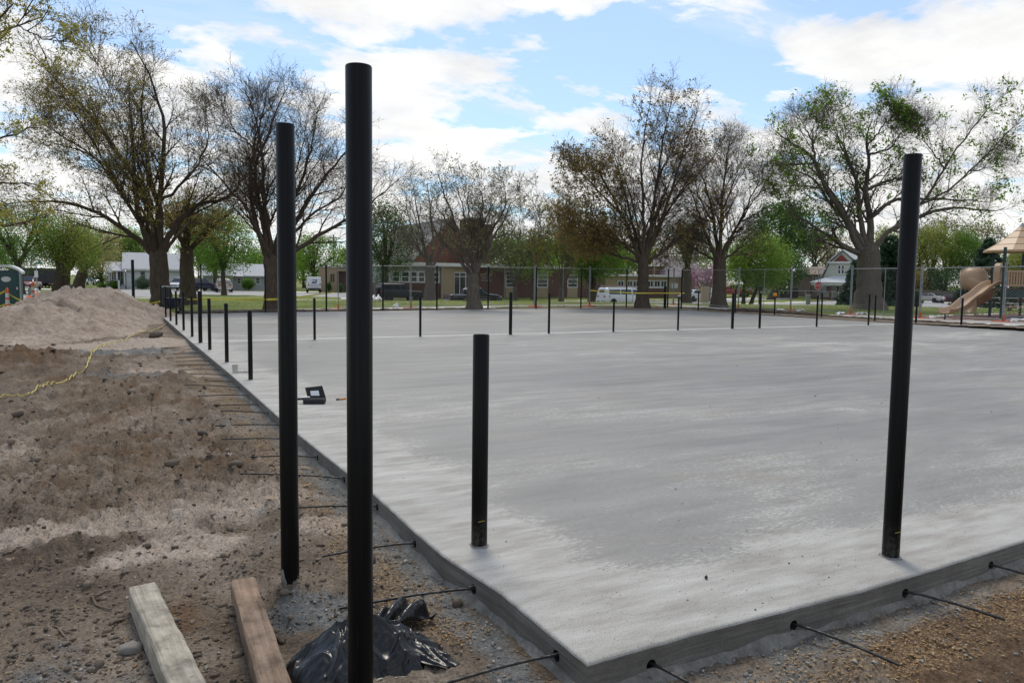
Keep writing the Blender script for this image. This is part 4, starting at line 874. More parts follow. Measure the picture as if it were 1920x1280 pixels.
def drawn_tree(label, px, w, trunk_r, fork_px, limbs, seed, scale_px, bark=None, leaf=None, leafn=(0, 1), leafsize=.05, density=1., extra=.8, zbase=None, group=None, len_=(2.6, 1.3, .62, .34), mask=None, ang=(34, 36, 38, 40), up=.14, name='bare_tree', leafspread=.06, nch=(12, 7, 5, 3), rmin=.0050, flare=1.5, limb_r=.33):
    """a tree whose main limbs follow given bends; limbs in (x, y) of the photograph, spread in depth about the trunk"""
    rg = np.random.default_rng(seed); base = G(px, w); zb = base[2] if zbase is None else zbase; base[2] = zb
    root = thing(name, label, 'tree', base, 0, group); top = AT(fork_px[0], fork_px[1], w)
    tp, tr = trunk_curve(rg, base, top, trunk_r, trunk_r*.86, flare)
    dome = np.array([[top+np.array([0, 0, trunk_r*k_]) for k_ in (.25, .5, .7, .85)]])
    tp = np.concatenate((tp, dome), 1); tr = np.concatenate((tr, trunk_r*np.array([[.82, .68, .42, .04]])), 1)
    tv, tq = sweep(tp, tr, 22); ax = tp[0][:, None, :]*np.ones((1, 22, 1)); rel = tv.reshape(len(tp[0]), 22, 3)-ax; an_ = np.arctan2(rel[..., 1], rel[..., 0]); zz2 = tv.reshape(len(tp[0]), 22, 3)[..., 2]
    fl = 1+.10*perlin(np.cos(an_)*2.1+np.sin(an_)*1.3+seed, zz2*.5+np.sin(an_)*1.7, seed)+.07*np.cos(an_*5+zz2*.35+seed)*np.exp(-(zz2-base[2])*.9)
    tv = (ax+rel*fl[..., None]).reshape(-1, 3); wood = [(tv, tq)]; M1 = 16; LP = []; LR = []
    for k, lb in enumerate(limbs):
        first = np.linalg.norm(AT(lb[0][0], lb[0][1], w)-top) < 1.6; w0 = w; p0 = None; r_at = None
        if not first and LP:
            allp = np.concatenate(LP[:]); allr = np.concatenate(LR); dd_ = allp-CAM; ww = dd_ @ W_; X_ = 960+F*(dd_ @ R_)/ww; Y_ = 640-F*(dd_ @ U_)/ww
            j = int(np.argmin((X_-lb[0][0])**2+(Y_-lb[0][1])**2)); w0 = ww[j]; p0 = allp[j]; r_at = allr[j]
        kx = .93; pts = [AT(fork_px[0]+(x-fork_px[0])*.99, fork_px[1]+(y-fork_px[1])*kx, w0) for x, y in lb]; tot = np.linalg.norm(pts[-1]-pts[0]); dd = (rg.uniform(-.5, .5))*tot
        s = np.linspace(0, 1, len(pts)); pts = [p+W_*dd*si**1.2 for p, si in zip(pts, s)]
        if first: pts = [top*.93+base*.07+(pts[0]-top)*.15]+pts; st = trunk_r*limb_r*rg.uniform(.85, 1.15)*(min(1, (tot/5.5))**.5)
        else: pts = ([p0] if p0 is not None else [])+pts[1:]; st = min(trunk_r*limb_r*.55*rg.uniform(.8, 1.1), (r_at or 1)*.9)
        LP.append(limb_curve(pts, M1, rg)); LR.append(st*np.linspace(1, .12, M1)**1.05)
        if first and rg.random() < extra:           # a limb like it on another side of the tree
            a = rg.choice([-1, 1])*rg.uniform(50, 130)*math.pi/180; c_, s_ = math.cos(a), math.sin(a); q = np.array(pts)-top; q = np.stack((q[:, 0]*c_-q[:, 1]*s_, q[:, 0]*s_+q[:, 1]*c_, q[:, 2]*rg.uniform(.8, 1.0)), 1)*rg.uniform(.75, .98)+top
            LP.append(limb_curve(q, M1, rg)); LR.append(st*.75*np.linspace(1, .14, M1)**1.25)
    LP = np.array(LP); LR = np.maximum(np.array(LR), .012); wood.append(sweep(LP, LR, 9))
    k = [max(1, int(round(c*density))) for c in nch]
    b2, r2 = grow(rg, LP, LR, k[0], .16, 1.0, ang[0], len_[0], 8, .06, up, .50, .012, tipcut=.80); wood.append(sweep(b2, r2, 5))
    b3, r3 = grow(rg, b2, r2, k[1], .12, 1.0, ang[1], len_[1], 5, .08, up*.8, .58, rmin*1.25); wood.append(sweep(b3, r3, 4))
    b4, r4 = grow(rg, b3, r3, k[2], .1, 1.0, ang[2], len_[2], 2, .10, up*.8, .65, rmin); wood.append(sweep(b4, r4, 3))
    b5, r5 = grow(rg, b4, r4, k[3], .15, 1.0, ang[3], len_[3], 2, .10, up*.6, .7, rmin*.85); wood.append(sweep(b5, r5, 3))
    lv = {}
    if leaf is not None and leafn[0] > 0:
        tips = b5[:, -1]; mids = b4[:, -1]; Cn = np.concatenate((tips, mids)); d = (Cn-CAM); ww = d@W_; X_ = 960+F*(d@R_)/ww; Y_ = 640-F*(d@U_)/ww
        pr = np.full(len(Cn), 1.) if mask is None else mask(X_, Y_, Cn, rg)
        idx = np.where(rg.random(len(Cn)) < pr*leafn[0])[0]
        lv['crown'] = (leaf_quads(rg, Cn[idx], leafsize, leafspread, leafn[1]), leaf)
    finish_tree(root, wood, lv, bark or m_bark, None, 2); return root
def zz_(o, pts, s): return [(o[0]+x*s, o[1]+y*s) for x, y in pts]
def lump3(Cn, f, seed): return perlin(Cn[:, 0]*f+Cn[:, 2]*.7*f, Cn[:, 1]*f-Cn[:, 2]*.6*f, seed)
olive = leafmat('young_olive_leaf', [(.16, .135, .025), (.20, .165, .035), (.115, .11, .022), (.24, .20, .06), (.17, .115, .035)], .45)
bud = leafmat('brown_bud', [(.13, .085, .03), (.17, .12, .035), (.10, .07, .03), (.15, .13, .03)], .4)
fresh = leafmat('fresh_green_leaf', [(.075, .145, .018), (.11, .19, .025), (.15, .22, .04), (.06, .11, .015)], .62)
midg = leafmat('mid_green_leaf', [(.05, .105, .016), (.08, .15, .02), (.11, .185, .03), (.04, .08, .014)], .62)
deep = leafmat('deep_green_leaf', [(.022, .055, .012), (.035, .08, .016), (.05, .105, .02), (.028, .062, .02)], .4)
spring = leafmat('yellow_green_leaf', [(.14, .175, .03), (.19, .21, .05), (.10, .14, .02), (.22, .22, .08)], .62)
haz = leafmat('pale_bud_leaf', [(.13, .12, .05), (.18, .165, .07), (.10, .10, .045)], .4)
pinkl = leafmat('pink_blossom', [(.22, .11, .16), (.28, .16, .20), (.17, .085, .125)], .4)

# the big half bare tree at the left
o1 = (0, 0); s1 = .3907
def m1(X, Y, Cn, rg): return np.clip(.25+.50*sstep(330, 90, X)*sstep(60, 200, Y)+.75*sstep(330, 470, Y)+.55*sstep(250, 380, X)*sstep(230, 330, Y)+.6*lump3(Cn, .55, 5), .03, 1)
drawn_tree('biggest tree on the left, nearly bare with yellow buds, right of the sand pile', 303, 36.0, .46, (296, 478), [zz_(o1, l, s1) for l in (
    [(730, 1225), (650, 1060), (600, 900), (560, 700), (520, 520), (470, 330), (430, 180)], [(690, 1170), (560, 1050), (440, 980), (330, 970), (150, 1000)], [(600, 920), (500, 760), (380, 680), (250, 640), (80, 580)],
    [(620, 1000), (520, 820), (420, 700), (200, 560), (110, 400)], [(755, 1230), (750, 1090), (690, 880), (640, 780), (560, 690), (490, 530), (300, 330), (230, 240)], [(765, 1180), (770, 1000), (720, 850), (700, 700), (670, 500), (680, 340), (700, 230)],
    [(785, 1190), (780, 960), (820, 800), (870, 600), (830, 400), (770, 240)], [(790, 1160), (860, 1000), (900, 950), (1040, 910), (1090, 830), (1060, 700)], [(800, 1000), (850, 880), (950, 760), (1000, 600), (960, 430)], [(600, 900), (480, 640), (330, 450), (180, 330)], [(640, 780), (600, 560), (590, 350), (570, 200)])],
    31, s1, leaf=olive, leafn=(.45, 5), leafsize=.05, mask=m1, extra=.6, len_=(2.7, 1.35, .66, .36), nch=(12, 7, 5, 3), zbase=-.2, leafspread=.06)
# second trunk behind it with tufts of rusty leaves
def m1b(X, Y, Cn, rg): return np.clip(.5+.8*lump3(Cn, .8, 7), .05, 1)
drawn_tree('broken leaning tree with rusty leaf tufts just right of the biggest left tree', 350, 42, .40, (350, 470), [[(350, 470), (352, 440), (356, 400), (352, 370)], [(352, 468), (375, 450), (405, 420), (440, 390), (446, 376)], [(344, 468), (338, 450), (332, 430), (330, 400)], [(356, 420), (372, 405), (385, 395)]],
    32, 1, leaf=leafmat('rusty_leaf', [(.20, .125, .035), (.25, .16, .05), (.15, .12, .03), (.12, .12, .025)], .45), leafn=(.75, 3), leafsize=.075, mask=m1b, extra=.5, len_=(1.5, .9, .5, .3), nch=(6, 5, 4, 3), limb_r=.6)
# bare tree behind the two tall posts
o3 = (400, 80); s3 = .3281
drawn_tree('bare tree with fine grey twigs behind the two tall near posts', 513, 34.6, .40, (508, 488), [zz_(o3, l, s3) for l in (
    [(300, 1240), (250, 1080), (190, 900), (160, 700), (155, 560), (190, 430), (170, 250), (190, 130)], [(155, 560), (130, 460), (70, 310)], [(312, 1200), (300, 1000), (260, 850), (250, 700), (330, 560), (400, 400), (480, 250)], [(330, 1220), (340, 1060), (320, 900), (350, 700), (360, 500), (300, 320)],
    [(360, 1240), (400, 1050), (470, 880), (540, 700), (600, 500), (620, 330)], [(385, 1200), (520, 950), (640, 800), (760, 700), (900, 520)], [(400, 1240), (560, 1110), (700, 1020), (760, 970), (900, 850), (1040, 700)], [(480, 1100), (600, 920), (700, 860), (820, 640)], [(400, 1050), (440, 800), (520, 560), (560, 300)], [(250, 700), (200, 560), (240, 330), (300, 200)])],
    33, s3, leaf=bud, leafn=(.05, 2), leafsize=.05, extra=.5, len_=(2.5, 1.3, .66, .36), nch=(12, 7, 5, 3), zbase=-.1, rmin=.0046)
# tree in front of the church
o4 = (700, 150); s4 = .2734
def m4(X, Y, Cn, rg): return np.clip(.35+.7*sstep(400, 470, Y)+.4*sstep(340, 318, Y)+.6*lump3(Cn, .9, 9), .02, 1)
drawn_tree('vase shaped tree of fine upright twigs in front of the church door', 889, 38.0, .335, (886, 520), [zz_(o4, l, s4) for l in (
    [(655, 1320), (560, 1190), (450, 1070), (380, 920), (390, 780)], [(650, 1290), (600, 1060), (540, 900), (480, 700), (470, 650)], [(675, 1320), (670, 1090), (620, 880), (580, 720), (560, 660)], [(690, 1330), (720, 1060), (740, 900), (760, 760), (720, 670)], [(710, 1320), (770, 1090), (850, 960), (920, 830), (905, 720)],
    [(715, 1290), (800, 1110), (900, 950), (950, 830)], [(600, 1060), (520, 960), (430, 830), (430, 740)], [(670, 1090), (660, 900), (650, 760), (640, 660)], [(720, 1060), (800, 850), (820, 700)])],
    34, s4, bark=m_bark2, leaf=haz, leafn=(.45, 3), leafsize=.06, mask=m4, extra=.45, len_=(1.9, 1.05, .6, .34), nch=(6, 5, 4, 3), limb_r=.36, zbase=.0)
# the brown budding tree right of centre and its neighbour
o5 = (1020, 150); s5 = .2735
def m5(X, Y, Cn, rg): return np.clip(.12+1.0*sstep(1190, 1090, X)*sstep(260, 330, Y)+.6*sstep(400, 450, Y)+.5*lump3(Cn, .6, 11), .02, 1)
drawn_tree('large dark tree with brown buds in front of the white van', 1206, 42.0, .335, (1206, 486), [zz_(o5, l, s5) for l in (
    [(650, 1240), (560, 1130), (420, 1060), (300, 1000), (170, 960)], [(640, 1250), (440, 1180), (330, 1110), (220, 1030)], [(655, 1200), (590, 1050), (540, 900), (470, 750), (400, 620), (330, 500)], [(670, 1190), (620, 1000), (600, 820), (560, 600), (540, 400), (480, 260)], [(690, 1180), (670, 950), (650, 750), (620, 550), (640, 330), (650, 190)],
    [(705, 1180), (730, 950), (740, 700), (770, 450), (790, 250), (805, 140)], [(720, 1170), (770, 1000), (820, 850), (860, 650), (900, 450), (950, 270)], [(730, 1140), (820, 900), (930, 740), (1040, 620), (1140, 460)], [(735, 1230), (850, 1140), (980, 1020), (1100, 930), (1160, 870)], [(540, 900), (400, 780), (250, 620), (160, 560)], [(740, 700), (850, 500), (900, 330)])],
    35, s5, leaf=bud, leafn=(.55, 5), leafsize=.07, mask=m5, extra=.45, len_=(2.5, 1.3, .66, .36), nch=(12, 7, 5, 3), zbase=.03, leafspread=.065)
def m6(X, Y, Cn, rg): return np.clip(.08+.7*sstep(420, 480, Y)+.3*lump3(Cn, .6, 13), .01, 1)
drawn_tree('dark bare tree standing right of the large brown budded one', 1349, 43.5, .40, (1350, 488), [zz_(o5, l, s5) for l in (
    [(1190, 1240), (1110, 1060), (1060, 900), (1010, 750), (970, 660)], [(1195, 1200), (1180, 1000), (1200, 850), (1150, 600), (1110, 420)], [(1210, 1180), (1210, 900), (1220, 650), (1240, 450), (1250, 340)], [(1230, 1190), (1290, 1050), (1370, 880), (1430, 700), (1460, 640)], [(1215, 900), (1300, 700), (1370, 500), (1390, 370)], [(1180, 1240), (1000, 1130), (900, 1010), (850, 970)], [(1225, 1230), (1340, 1160), (1430, 1080)], [(1180, 1000), (1080, 800), (1050, 600), (1040, 480)])],
    36, s5, leaf=bud, leafn=(.25, 2), leafsize=.06, mask=m6, extra=.4, len_=(2.2, 1.2, .62, .34), nch=(12, 7, 5, 3), zbase=.02)
# the old spreading tree by the playground
o7 = (1380, 100); s7 = .2969
def m7(X, Y, Cn, rg): c = lump3(Cn, .75, 15)+.6*lump3(Cn, 1.9, 17); return np.clip((.25*sstep(1760, 1650, X)+.12+.35*sstep(300, 380, Y)*sstep(1720, 1640, X)+.3*sstep(1800, 1860, X)*sstep(330, 380, Y))*sstep(.22, .70, c)*2.2, 0, .42)
drawn_tree('huge old spreading tree with fresh green tufts beside the playground', 1631, 43.0, .68, (1629, 474), [zz_(o7, l, s7) for l in (
    [(750, 1250), (600, 1170), (480, 1090), (330, 1010)], [(770, 1230), (690, 1040), (650, 960), (560, 900), (510, 810), (480, 700), (420, 620), (300, 580), (170, 490)], [(800, 1200), (700, 1000), (660, 860), (620, 780), (560, 680), (500, 580), (480, 480)], [(820, 1190), (770, 1000), (750, 800), (720, 680), (650, 620), (640, 470)],
    [(845, 1190), (850, 1050), (810, 820), (830, 660), (840, 600), (790, 470), (840, 370)], [(870, 1200), (1000, 1080), (1150, 1020), (1300, 950), (1440, 960), (1600, 1000), (1690, 960)], [(1000, 1080), (1140, 940), (1200, 800), (1240, 650), (1320, 480), (1430, 320)], [(1140, 940), (1300, 870), (1450, 700), (1560, 550), (1650, 430), (1720, 370)],
    [(880, 1010), (1000, 900), (1050, 870), (1350, 860), (1600, 870), (1790, 860)], [(815, 850), (950, 770), (1090, 745)], [(480, 700), (330, 660), (200, 640)], [(520, 830), (400, 810), (280, 790)], [(560, 680), (480, 480), (420, 330)], [(640, 620), (600, 400), (560, 260)], [(840, 600), (900, 420), (960, 280)], [(830, 660), (960, 560), (1020, 420)], [(740, 750), (700, 500), (700, 250)], [(1240, 650), (1200, 520), (1160, 400)], [(1450, 700), (1600, 680), (1780, 560)])],
    37, s7, bark=m_bark2, leaf=fresh, leafn=(1., 6), leafsize=.10, mask=m7, extra=.2, len_=(2.5, 1.3, .66, .36), nch=(11, 7, 5, 3), zbase=.05, leafspread=.11, up=.16, ang=(40, 42, 42, 42), flare=1.55, limb_r=.30)
# the near tree whose boughs reach into the frame at the top left
def m8(X, Y, Cn, rg): return np.full(len(X), 1.)
drawn_tree('near tree with yellow leaf rosettes whose boughs enter at the top left corner', -330, 15.5, .3, (-310, 330), [[(-310, 330), (-220, 260), (-120, 190), (-20, 100), (40, 60), (95, 30)], [(-300, 340), (-150, 260), (-30, 170), (45, 105)], [(-120, 190), (-20, 85), (60, -10), (80, -40)], [(40, 60), (90, 52), (118, 48)], [(-310, 350), (-180, 330), (-60, 326), (14, 328)], [(-310, 350), (-190, 300), (-60, 230), (-10, 190)], [(-300, 360), (-180, 400), (-60, 420), (5, 385)], [(-300, 340), (-160, 60), (-40, -80)]],
    38, 1, leaf=leafmat('rosette_leaf', [(.20, .19, .03), (.25, .22, .04), (.15, .15, .025), (.28, .25, .07)], .5), leafn=(.85, 6), leafsize=.034, mask=m8, extra=0., len_=(.8, .42, .24, .13), nch=(6, 4, 3, 2), leafspread=.035, zbase=-.2, up=.2, rmin=.004)

# leafy trees and bushes farther off
def leafy(label, px, w, h_px, crown, trunk_r, leafm, n, seed, lsize=.11, name='leafy_tree', gaps=.15, group=None, clump=.42, bark=None, limbs=7, fork=.35, trunks=1, zb=None, extra_leaf=None):
    """crown = (centre x, centre y, half width, half height) in photograph pixels at distance w"""
    rg = np.random.default_rng(seed); base = G(px, w); root = thing(name, label, 'tree', base, 0, group)
    cx, cy, rx, ry = crown; Cc = AT(cx, cy, w); RX, RZ = rx/F*w, ry/F*w; RY = RX*.9
    wood = []; ends = []
    for k in range(trunks):
        off = np.zeros(3) if trunks == 1 else RGT*(k-(trunks-1)/2)*trunk_r*3.6
        top = base+(Cc-base)*fork+off*2; top[2] = base[2]+(Cc[2]-base[2])*fork+RZ*.05; tp, tr = trunk_curve(rg, base+off, top, trunk_r, trunk_r*.8, 1.4, 8); wood.append(sweep(tp, tr, 8)); ends.append(top)
    LP = []
    for k in range(limbs):
        th = rg.uniform(0, 6.28); ph = rg.uniform(.15, 1.3); e_ = Cc+np.array([RX*math.cos(th)*math.sin(ph), RY*math.sin(th)*math.sin(ph), RZ*(math.cos(ph)*1.25-.35)])*.85; s0 = ends[k % len(ends)]
        mid = s0*.55+e_*.45+np.array([0, 0, RZ*.08]); LP.append(limb_curve([s0, mid, e_], 9, rg, .05))
    LP = np.array(LP); LR = trunk_r*.5*np.linspace(1, .2, 9)[None]*np.ones((limbs, 1)); wood.append(sweep(LP, LR, 5))
    b2, r2 = grow(rg, LP, LR, 6, .25, 1., 42, RZ*.5, 6, .13, .25, .55, .015); wood.append(sweep(b2, r2, 3))
    b3, r3 = grow(rg, b2, r2, 4, .2, 1., 42, RZ*.25, 4, .13, .2, .6, .010); wood.append(sweep(b3, r3, 3))
    n = int(n*.78); m = int(n/14); d = unit(rg.normal(size=(m*3, 3))); rr = rg.uniform(.25, 1, m*3)**.45; wobble = 1+.16*perlin(d[:, 0]*2.2+seed, d[:, 1]*2.2+d[:, 2]*1.7, seed)+.10*perlin(d[:, 0]*5+seed, d[:, 2]*5+d[:, 1]*3, seed+1)
    Cn = Cc+d*(rr*wobble)[:, None]*np.array([RX, RY, RZ]); g = lump3(Cn, 1.3/max(RX*.35, .4), seed+2)+.5*lump3(Cn, 3./max(RX*.35, .4), seed+3)
    Cn = Cn[g > np.quantile(g, gaps)]; tips = b3[:, -1]; tips = tips[rg.random(len(tips)) < .8]; Cn = np.concatenate((Cn[:m], tips[:max(1, m//2)]))
    lv = {'crown': (leaf_quads(rg, Cn, lsize, clump*min(1, RX/3+.25), 14), leafm)}
    if extra_leaf is not None: lv['crown_tufts'] = (leaf_quads(rg, Cn[rg.random(len(Cn)) < .25]+np.array([0, 0, .2]), lsize, clump, 8), extra_leaf)
    finish_tree(root, wood, lv, bark or m_bark, None, trunks+1); return root
GL = 'leafy street trees behind the left car park'
leafy('green tree behind the portable toilet at the left edge', 38, 78, 0, (30, 445, 88, 62), .38, midg, 15000, 51, group=GL, fork=.45, gaps=.25)
leafy('slim leaning trunk tree with light leaves left of the thick trunk', 102, 80, 0, (120, 452, 62, 52), .33, spring, 8500, 52, group=GL, fork=.42, gaps=.35)
leafy('thick dark trunk tree in the middle of the left row', 116, 83, 0, (130, 462, 60, 44), .66, midg, 8500, 53, group=GL, fork=.42, gaps=.35)
leafy('thick trunk tree with pale gold leaves left of the white house', 143, 93, 0, (172, 466, 52, 48), .72, leafmat('pale_gold_leaf', [(.22, .20, .07), (.27, .24, .10), (.17, .16, .045)], .45), 9000, 54, group=GL, fork=.42, gaps=.35)
leafy('dark green tree beyond the road end by the white house', 190, 125, 0, (188, 497, 42, 34), .35, deep, 6500, 55, lsize=.16, fork=.5)
leafy('small round maple with bright green crown behind the beige pickup', 420, 79, 0, (413, 452, 70, 62), .26, midg, 15500, 56, fork=.4, gaps=.15, extra_leaf=fresh)
leafy('low two stemmed tree beside the beige pickup', 406, 108, 0, (402, 490, 26, 22), .4, midg, 3500, 57, lsize=.14, fork=.6)
leafy('light green tree above the mail van', 586, 128, 0, (592, 482, 52, 46), .4, fresh, 8000, 58, lsize=.17, fork=.45, gaps=.25)
leafy('small light tree seen between the two tall posts', 660, 135, 0, (650, 500, 26, 36), .3, fresh, 3500, 59, lsize=.16, fork=.45, gaps=.25)
leafy('dark green tree right of the tallest post with rusty top', 722, 84, 0, (728, 450, 54, 74), .33, deep, 13500, 60, fork=.35, gaps=.3, extra_leaf=leafmat('russet_leaf', [(.14, .075, .03), (.18, .10, .045), (.11, .07, .03)], .4))
leafy('low bush tree right behind the black off roader', 742, 92, 0, (745, 527, 46, 26), .2, deep, 5500, 61, fork=.5, lsize=.12)
T_ = dict(bark=m_bark2, leaf=haz, leafsize=.075, len_=(2.6, 1.4, .75, .42), extra=.6, nch=(7, 5, 4, 3), rmin=.011, density=1.)
drawn_tree('tall thin bare tree on the left of the church', 806, 78, .55, (806, 500), [[(803, 500), (790, 470), (765, 440), (735, 420)], [(805, 495), (795, 450), (785, 400), (780, 350), (775, 325)], [(808, 495), (812, 450), (806, 400), (800, 350), (795, 320)], [(812, 498), (828, 465), (840, 440), (850, 410)], [(790, 470), (770, 420), (760, 370), (762, 340)]], 62, 1, leafn=(.4, 2), mask=lambda X, Y, Cn, rg: np.clip(.35+.8*sstep(420, 480, Y)+.4*lump3(Cn, .5, 19), .02, 1), **T_)
T_['leaf'] = leafmat('thin_green_leaf', [(.09, .12, .035), (.13, .16, .05), (.08, .10, .04), (.15, .15, .07)], .45)
drawn_tree('slender upright tree in front of the church windows', 967, 62, .2, (965, 540), [[(964, 540), (955, 490), (945, 430), (938, 380), (940, 330)], [(965, 540), (968, 480), (972, 420), (978, 360), (975, 315)], [(966, 535), (985, 490), (1003, 430), (1010, 370), (1008, 330)], [(964, 530), (940, 500), (920, 480), (905, 460)], [(967, 520), (990, 470), (1025, 430)]], 63, 1, leafn=(.75, 3), mask=lambda X, Y, Cn, rg: np.clip(.3+.8*sstep(420, 480, Y)+.4*lump3(Cn, .7, 21), .04, 1), **T_)
T_['leaf'] = leafmat('mixed_spring_leaf', [(.17, .15, .035), (.14, .16, .03), (.20, .12, .035), (.11, .14, .025)], .45)
drawn_tree('twin stemmed young tree with yellowing leaves by the church windows', 1053, 58, .22, (1053, 545), [[(1052, 545), (1050, 520), (1045, 490), (1038, 450), (1030, 400)], [(1054, 545), (1054, 510), (1056, 470), (1052, 420), (1048, 370)], [(1050, 520), (1025, 480), (1010, 440), (1015, 390)], [(1054, 510), (1072, 480), (1080, 440), (1075, 400)], [(1040, 470), (1060, 440), (1062, 360)]], 64, 1, leafn=(.8, 3), mask=lambda X, Y, Cn, rg: np.clip(.35+.7*sstep(420, 470, Y)+.4*lump3(Cn, .7, 23), .05, 1), **T_)
leafy('full green tree shading the rear of the white van', 1110, 70, 0, (1112, 478, 64, 46), .42, midg, 15000, 65, fork=.35, gaps=.18, extra_leaf=fresh)
leafy('light green tree behind the slender tree by the church', 1000, 92, 0, (1000, 480, 60, 38), .3, fresh, 9000, 66, lsize=.12, fork=.4, gaps=.3)
leafy('pale budding tree with forked trunk right of the brick annex', 1289, 74, 0, (1290, 455, 40, 48), .5, leafmat('silver_green_leaf', [(.13, .15, .08), (.17, .18, .10), (.10, .12, .055)], .45), 5500, 67, fork=.6, gaps=.4)
leafy('pink blossoming redbud beyond the street', 1322, 112, 0, (1318, 532, 44, 34), .25, pinkl, 7500, 68, lsize=.12, fork=.4, gaps=.3, name='blossom_tree')
leafy('bright green twin trunk tree with domed crown by the street', 1402, 58, 0, (1418, 492, 62, 50), .15, fresh, 17000, 69, lsize=.09, fork=.45, gaps=.12, trunks=2, extra_leaf=spring)
leafy('tall dark green tree behind the bright green domed one', 1468, 105, 0, (1468, 432, 66, 56), .5, deep, 14000, 70, lsize=.17, fork=.4, gaps=.18, extra_leaf=midg)
leafy('dark tree between the domed tree and the old house', 1446, 96, 0, (1470, 505, 44, 32), .4, deep, 7500, 71, lsize=.15, fork=.5, gaps=.2)
drawn_tree('bare crooked tree behind the old gabled house', 1528, 120, .6, (1528, 500), [[(1526, 500), (1522, 470), (1515, 455), (1508, 445)], [(1528, 498), (1530, 470), (1536, 455), (1545, 440)], [(1530, 495), (1550, 470), (1566, 450), (1570, 430)], [(1524, 480), (1500, 470), (1490, 455)]], 72, 1, leaf=haz, leafn=(.6, 2), leafsize=.12, extra=.6, len_=(3., 1.6, .9, .5), nch=(6, 5, 4, 2), rmin=.018)
leafy('pale budding tree right of the bare crooked one', 1566, 130, 0, (1555, 470, 55, 36), .4, haz, 5000, 73, lsize=.16, gaps=.45)
def conifer(label, px, w, top, half, seed):
    rg = np.random.default_rng(seed); base = G(px, w); root = thing('spruce_tree', label, 'tree', base); H_ = AT(px, top, w)[2]-base[2]; R0 = half/F*w
    tp, tr = trunk_curve(rg, base, base+np.array([0, 0, H_]), .22, .03, 1.2, 10); wood = [sweep(tp, tr, 8)]
    Cn = []
    for k in range(150):
        z = rg.uniform(.10, .98)**1.1; a = rg.uniform(0, 6.28); L = R0*(1-z)**.8*rg.uniform(.75, 1.15)+.15; nn = int(6+22*L/R0)
        s = rg.uniform(.15, 1, nn)[:, None]; Cn.append(base+np.array([0, 0, z*H_])+s*np.array([math.cos(a)*L, math.sin(a)*L, -.28*L])+np.array([0, 0, .10])*s**2)
    Cn = np.concatenate(Cn); finish_tree(root, wood, {'crown': (leaf_quads(rg, Cn, .19, .14, 6), leafmat('needle_green', [(.012, .028, .014), (.02, .042, .02), (.028, .052, .024)], .2))}, m_bark, None, 1)
conifer('dark spruce standing right behind the old spreading tree', 1668, 60, 445, 58, 81)
conifer('dark spruce left of the old spreading tree trunk', 1607, 72, 490, 34, 82)
conifer('broad spruce behind the playground tower', 1850, 95, 448, 60, 83)
RT = 'trees massed beyond the right street'
for k, (lab, px, w, cr, lm, n, ls) in enumerate([('yellow green tree right of the tall near post beyond the street', 1745, 140, (1745, 480, 62, 62), spring, 12000, .17), ('olive bushy tree behind the parked silver saloon', 1722, 142, (1716, 470, 44, 50), olive, 6500, .18),
    ('rounded green tree left of the playground tower', 1808, 138, (1806, 478, 42, 46), midg, 8500, .17), ('pale tree with bare top behind the slide', 1775, 150, (1776, 448, 50, 42), haz, 6500, .19), ('dark low tree behind the maroon car', 1772, 137, (1770, 530, 66, 26), deep, 8000, .17),
    ('low shady tree left of the silver saloon', 1712, 136, (1708, 530, 34, 24), olive, 4500, .17), ('grey budding tree behind the playground roof', 1846, 150, (1846, 452, 44, 36), haz, 4500, .19), ('yellow green tree right of the playground roof post', 1900, 140, (1905, 502, 40, 34), spring, 6000, .17), ('pale weeping tree right behind the spreading tree', 1660, 125, (1660, 470, 40, 44), spring, 5500, .16)]):
    leafy(lab, px, w, 0, cr, .4, lm, n, 90+k, lsize=ls, group=RT, fork=.4, gaps=.25)
BG = 'trees on the skyline behind the houses'
for k, (lab, px, w, cr, lm, n) in enumerate([('bright green tree behind the right half of the church', 1030, 128, (1035, 470, 62, 46), fresh, 7000), ('green tree filling the gap right of the white house', 372, 145, (378, 474, 48, 40), midg, 6000), ('leafy tree left of the white house gable', 225, 150, (226, 462, 46, 42), spring, 5500), ('tree with fresh leaves above the grey house roof', 530, 140, (528, 486, 44, 36), fresh, 5500), ('green tree between the slender tree and the church tower', 945, 130, (948, 476, 44, 42), midg, 5500), ('wide green tree behind the white annex windows', 1215, 150, (1205, 486, 52, 36), spring, 5000), ('dense tree left of the flat tan building', 570, 150, (568, 500, 36, 30), midg, 4500),
    ('dark tree closing the view down the left road', 25, 150, (15, 480, 55, 40), deep, 5000), ('green tree beyond the white house roof', 265, 150, (262, 468, 50, 30), midg, 5000), ('olive tree beyond the grey house', 490, 150, (478, 492, 50, 26), midg, 4500), ('green tree behind the flat tan building', 690, 150, (690, 490, 40, 40), midg, 4500),
    ('low green bush on the roofline of the annex', 1242, 130, (1243, 508, 16, 9), fresh, 1800), ('green tree between church and annex', 1170, 125, (1160, 490, 50, 36), midg, 5500), ('green tree beyond the pink blossom', 1345, 150, (1350, 500, 55, 36), fresh, 5500), ('dark hedge tree at the right end of the street', 1640, 140, (1625, 530, 60, 30), deep, 5500), ('far green tree at the right edge', 1935, 150, (1945, 490, 50, 50), midg, 5000)]):
    leafy(lab, px, w, 0, cr, .35, lm, n, 120+k, lsize=.2, group=BG, fork=.45, gaps=.2)
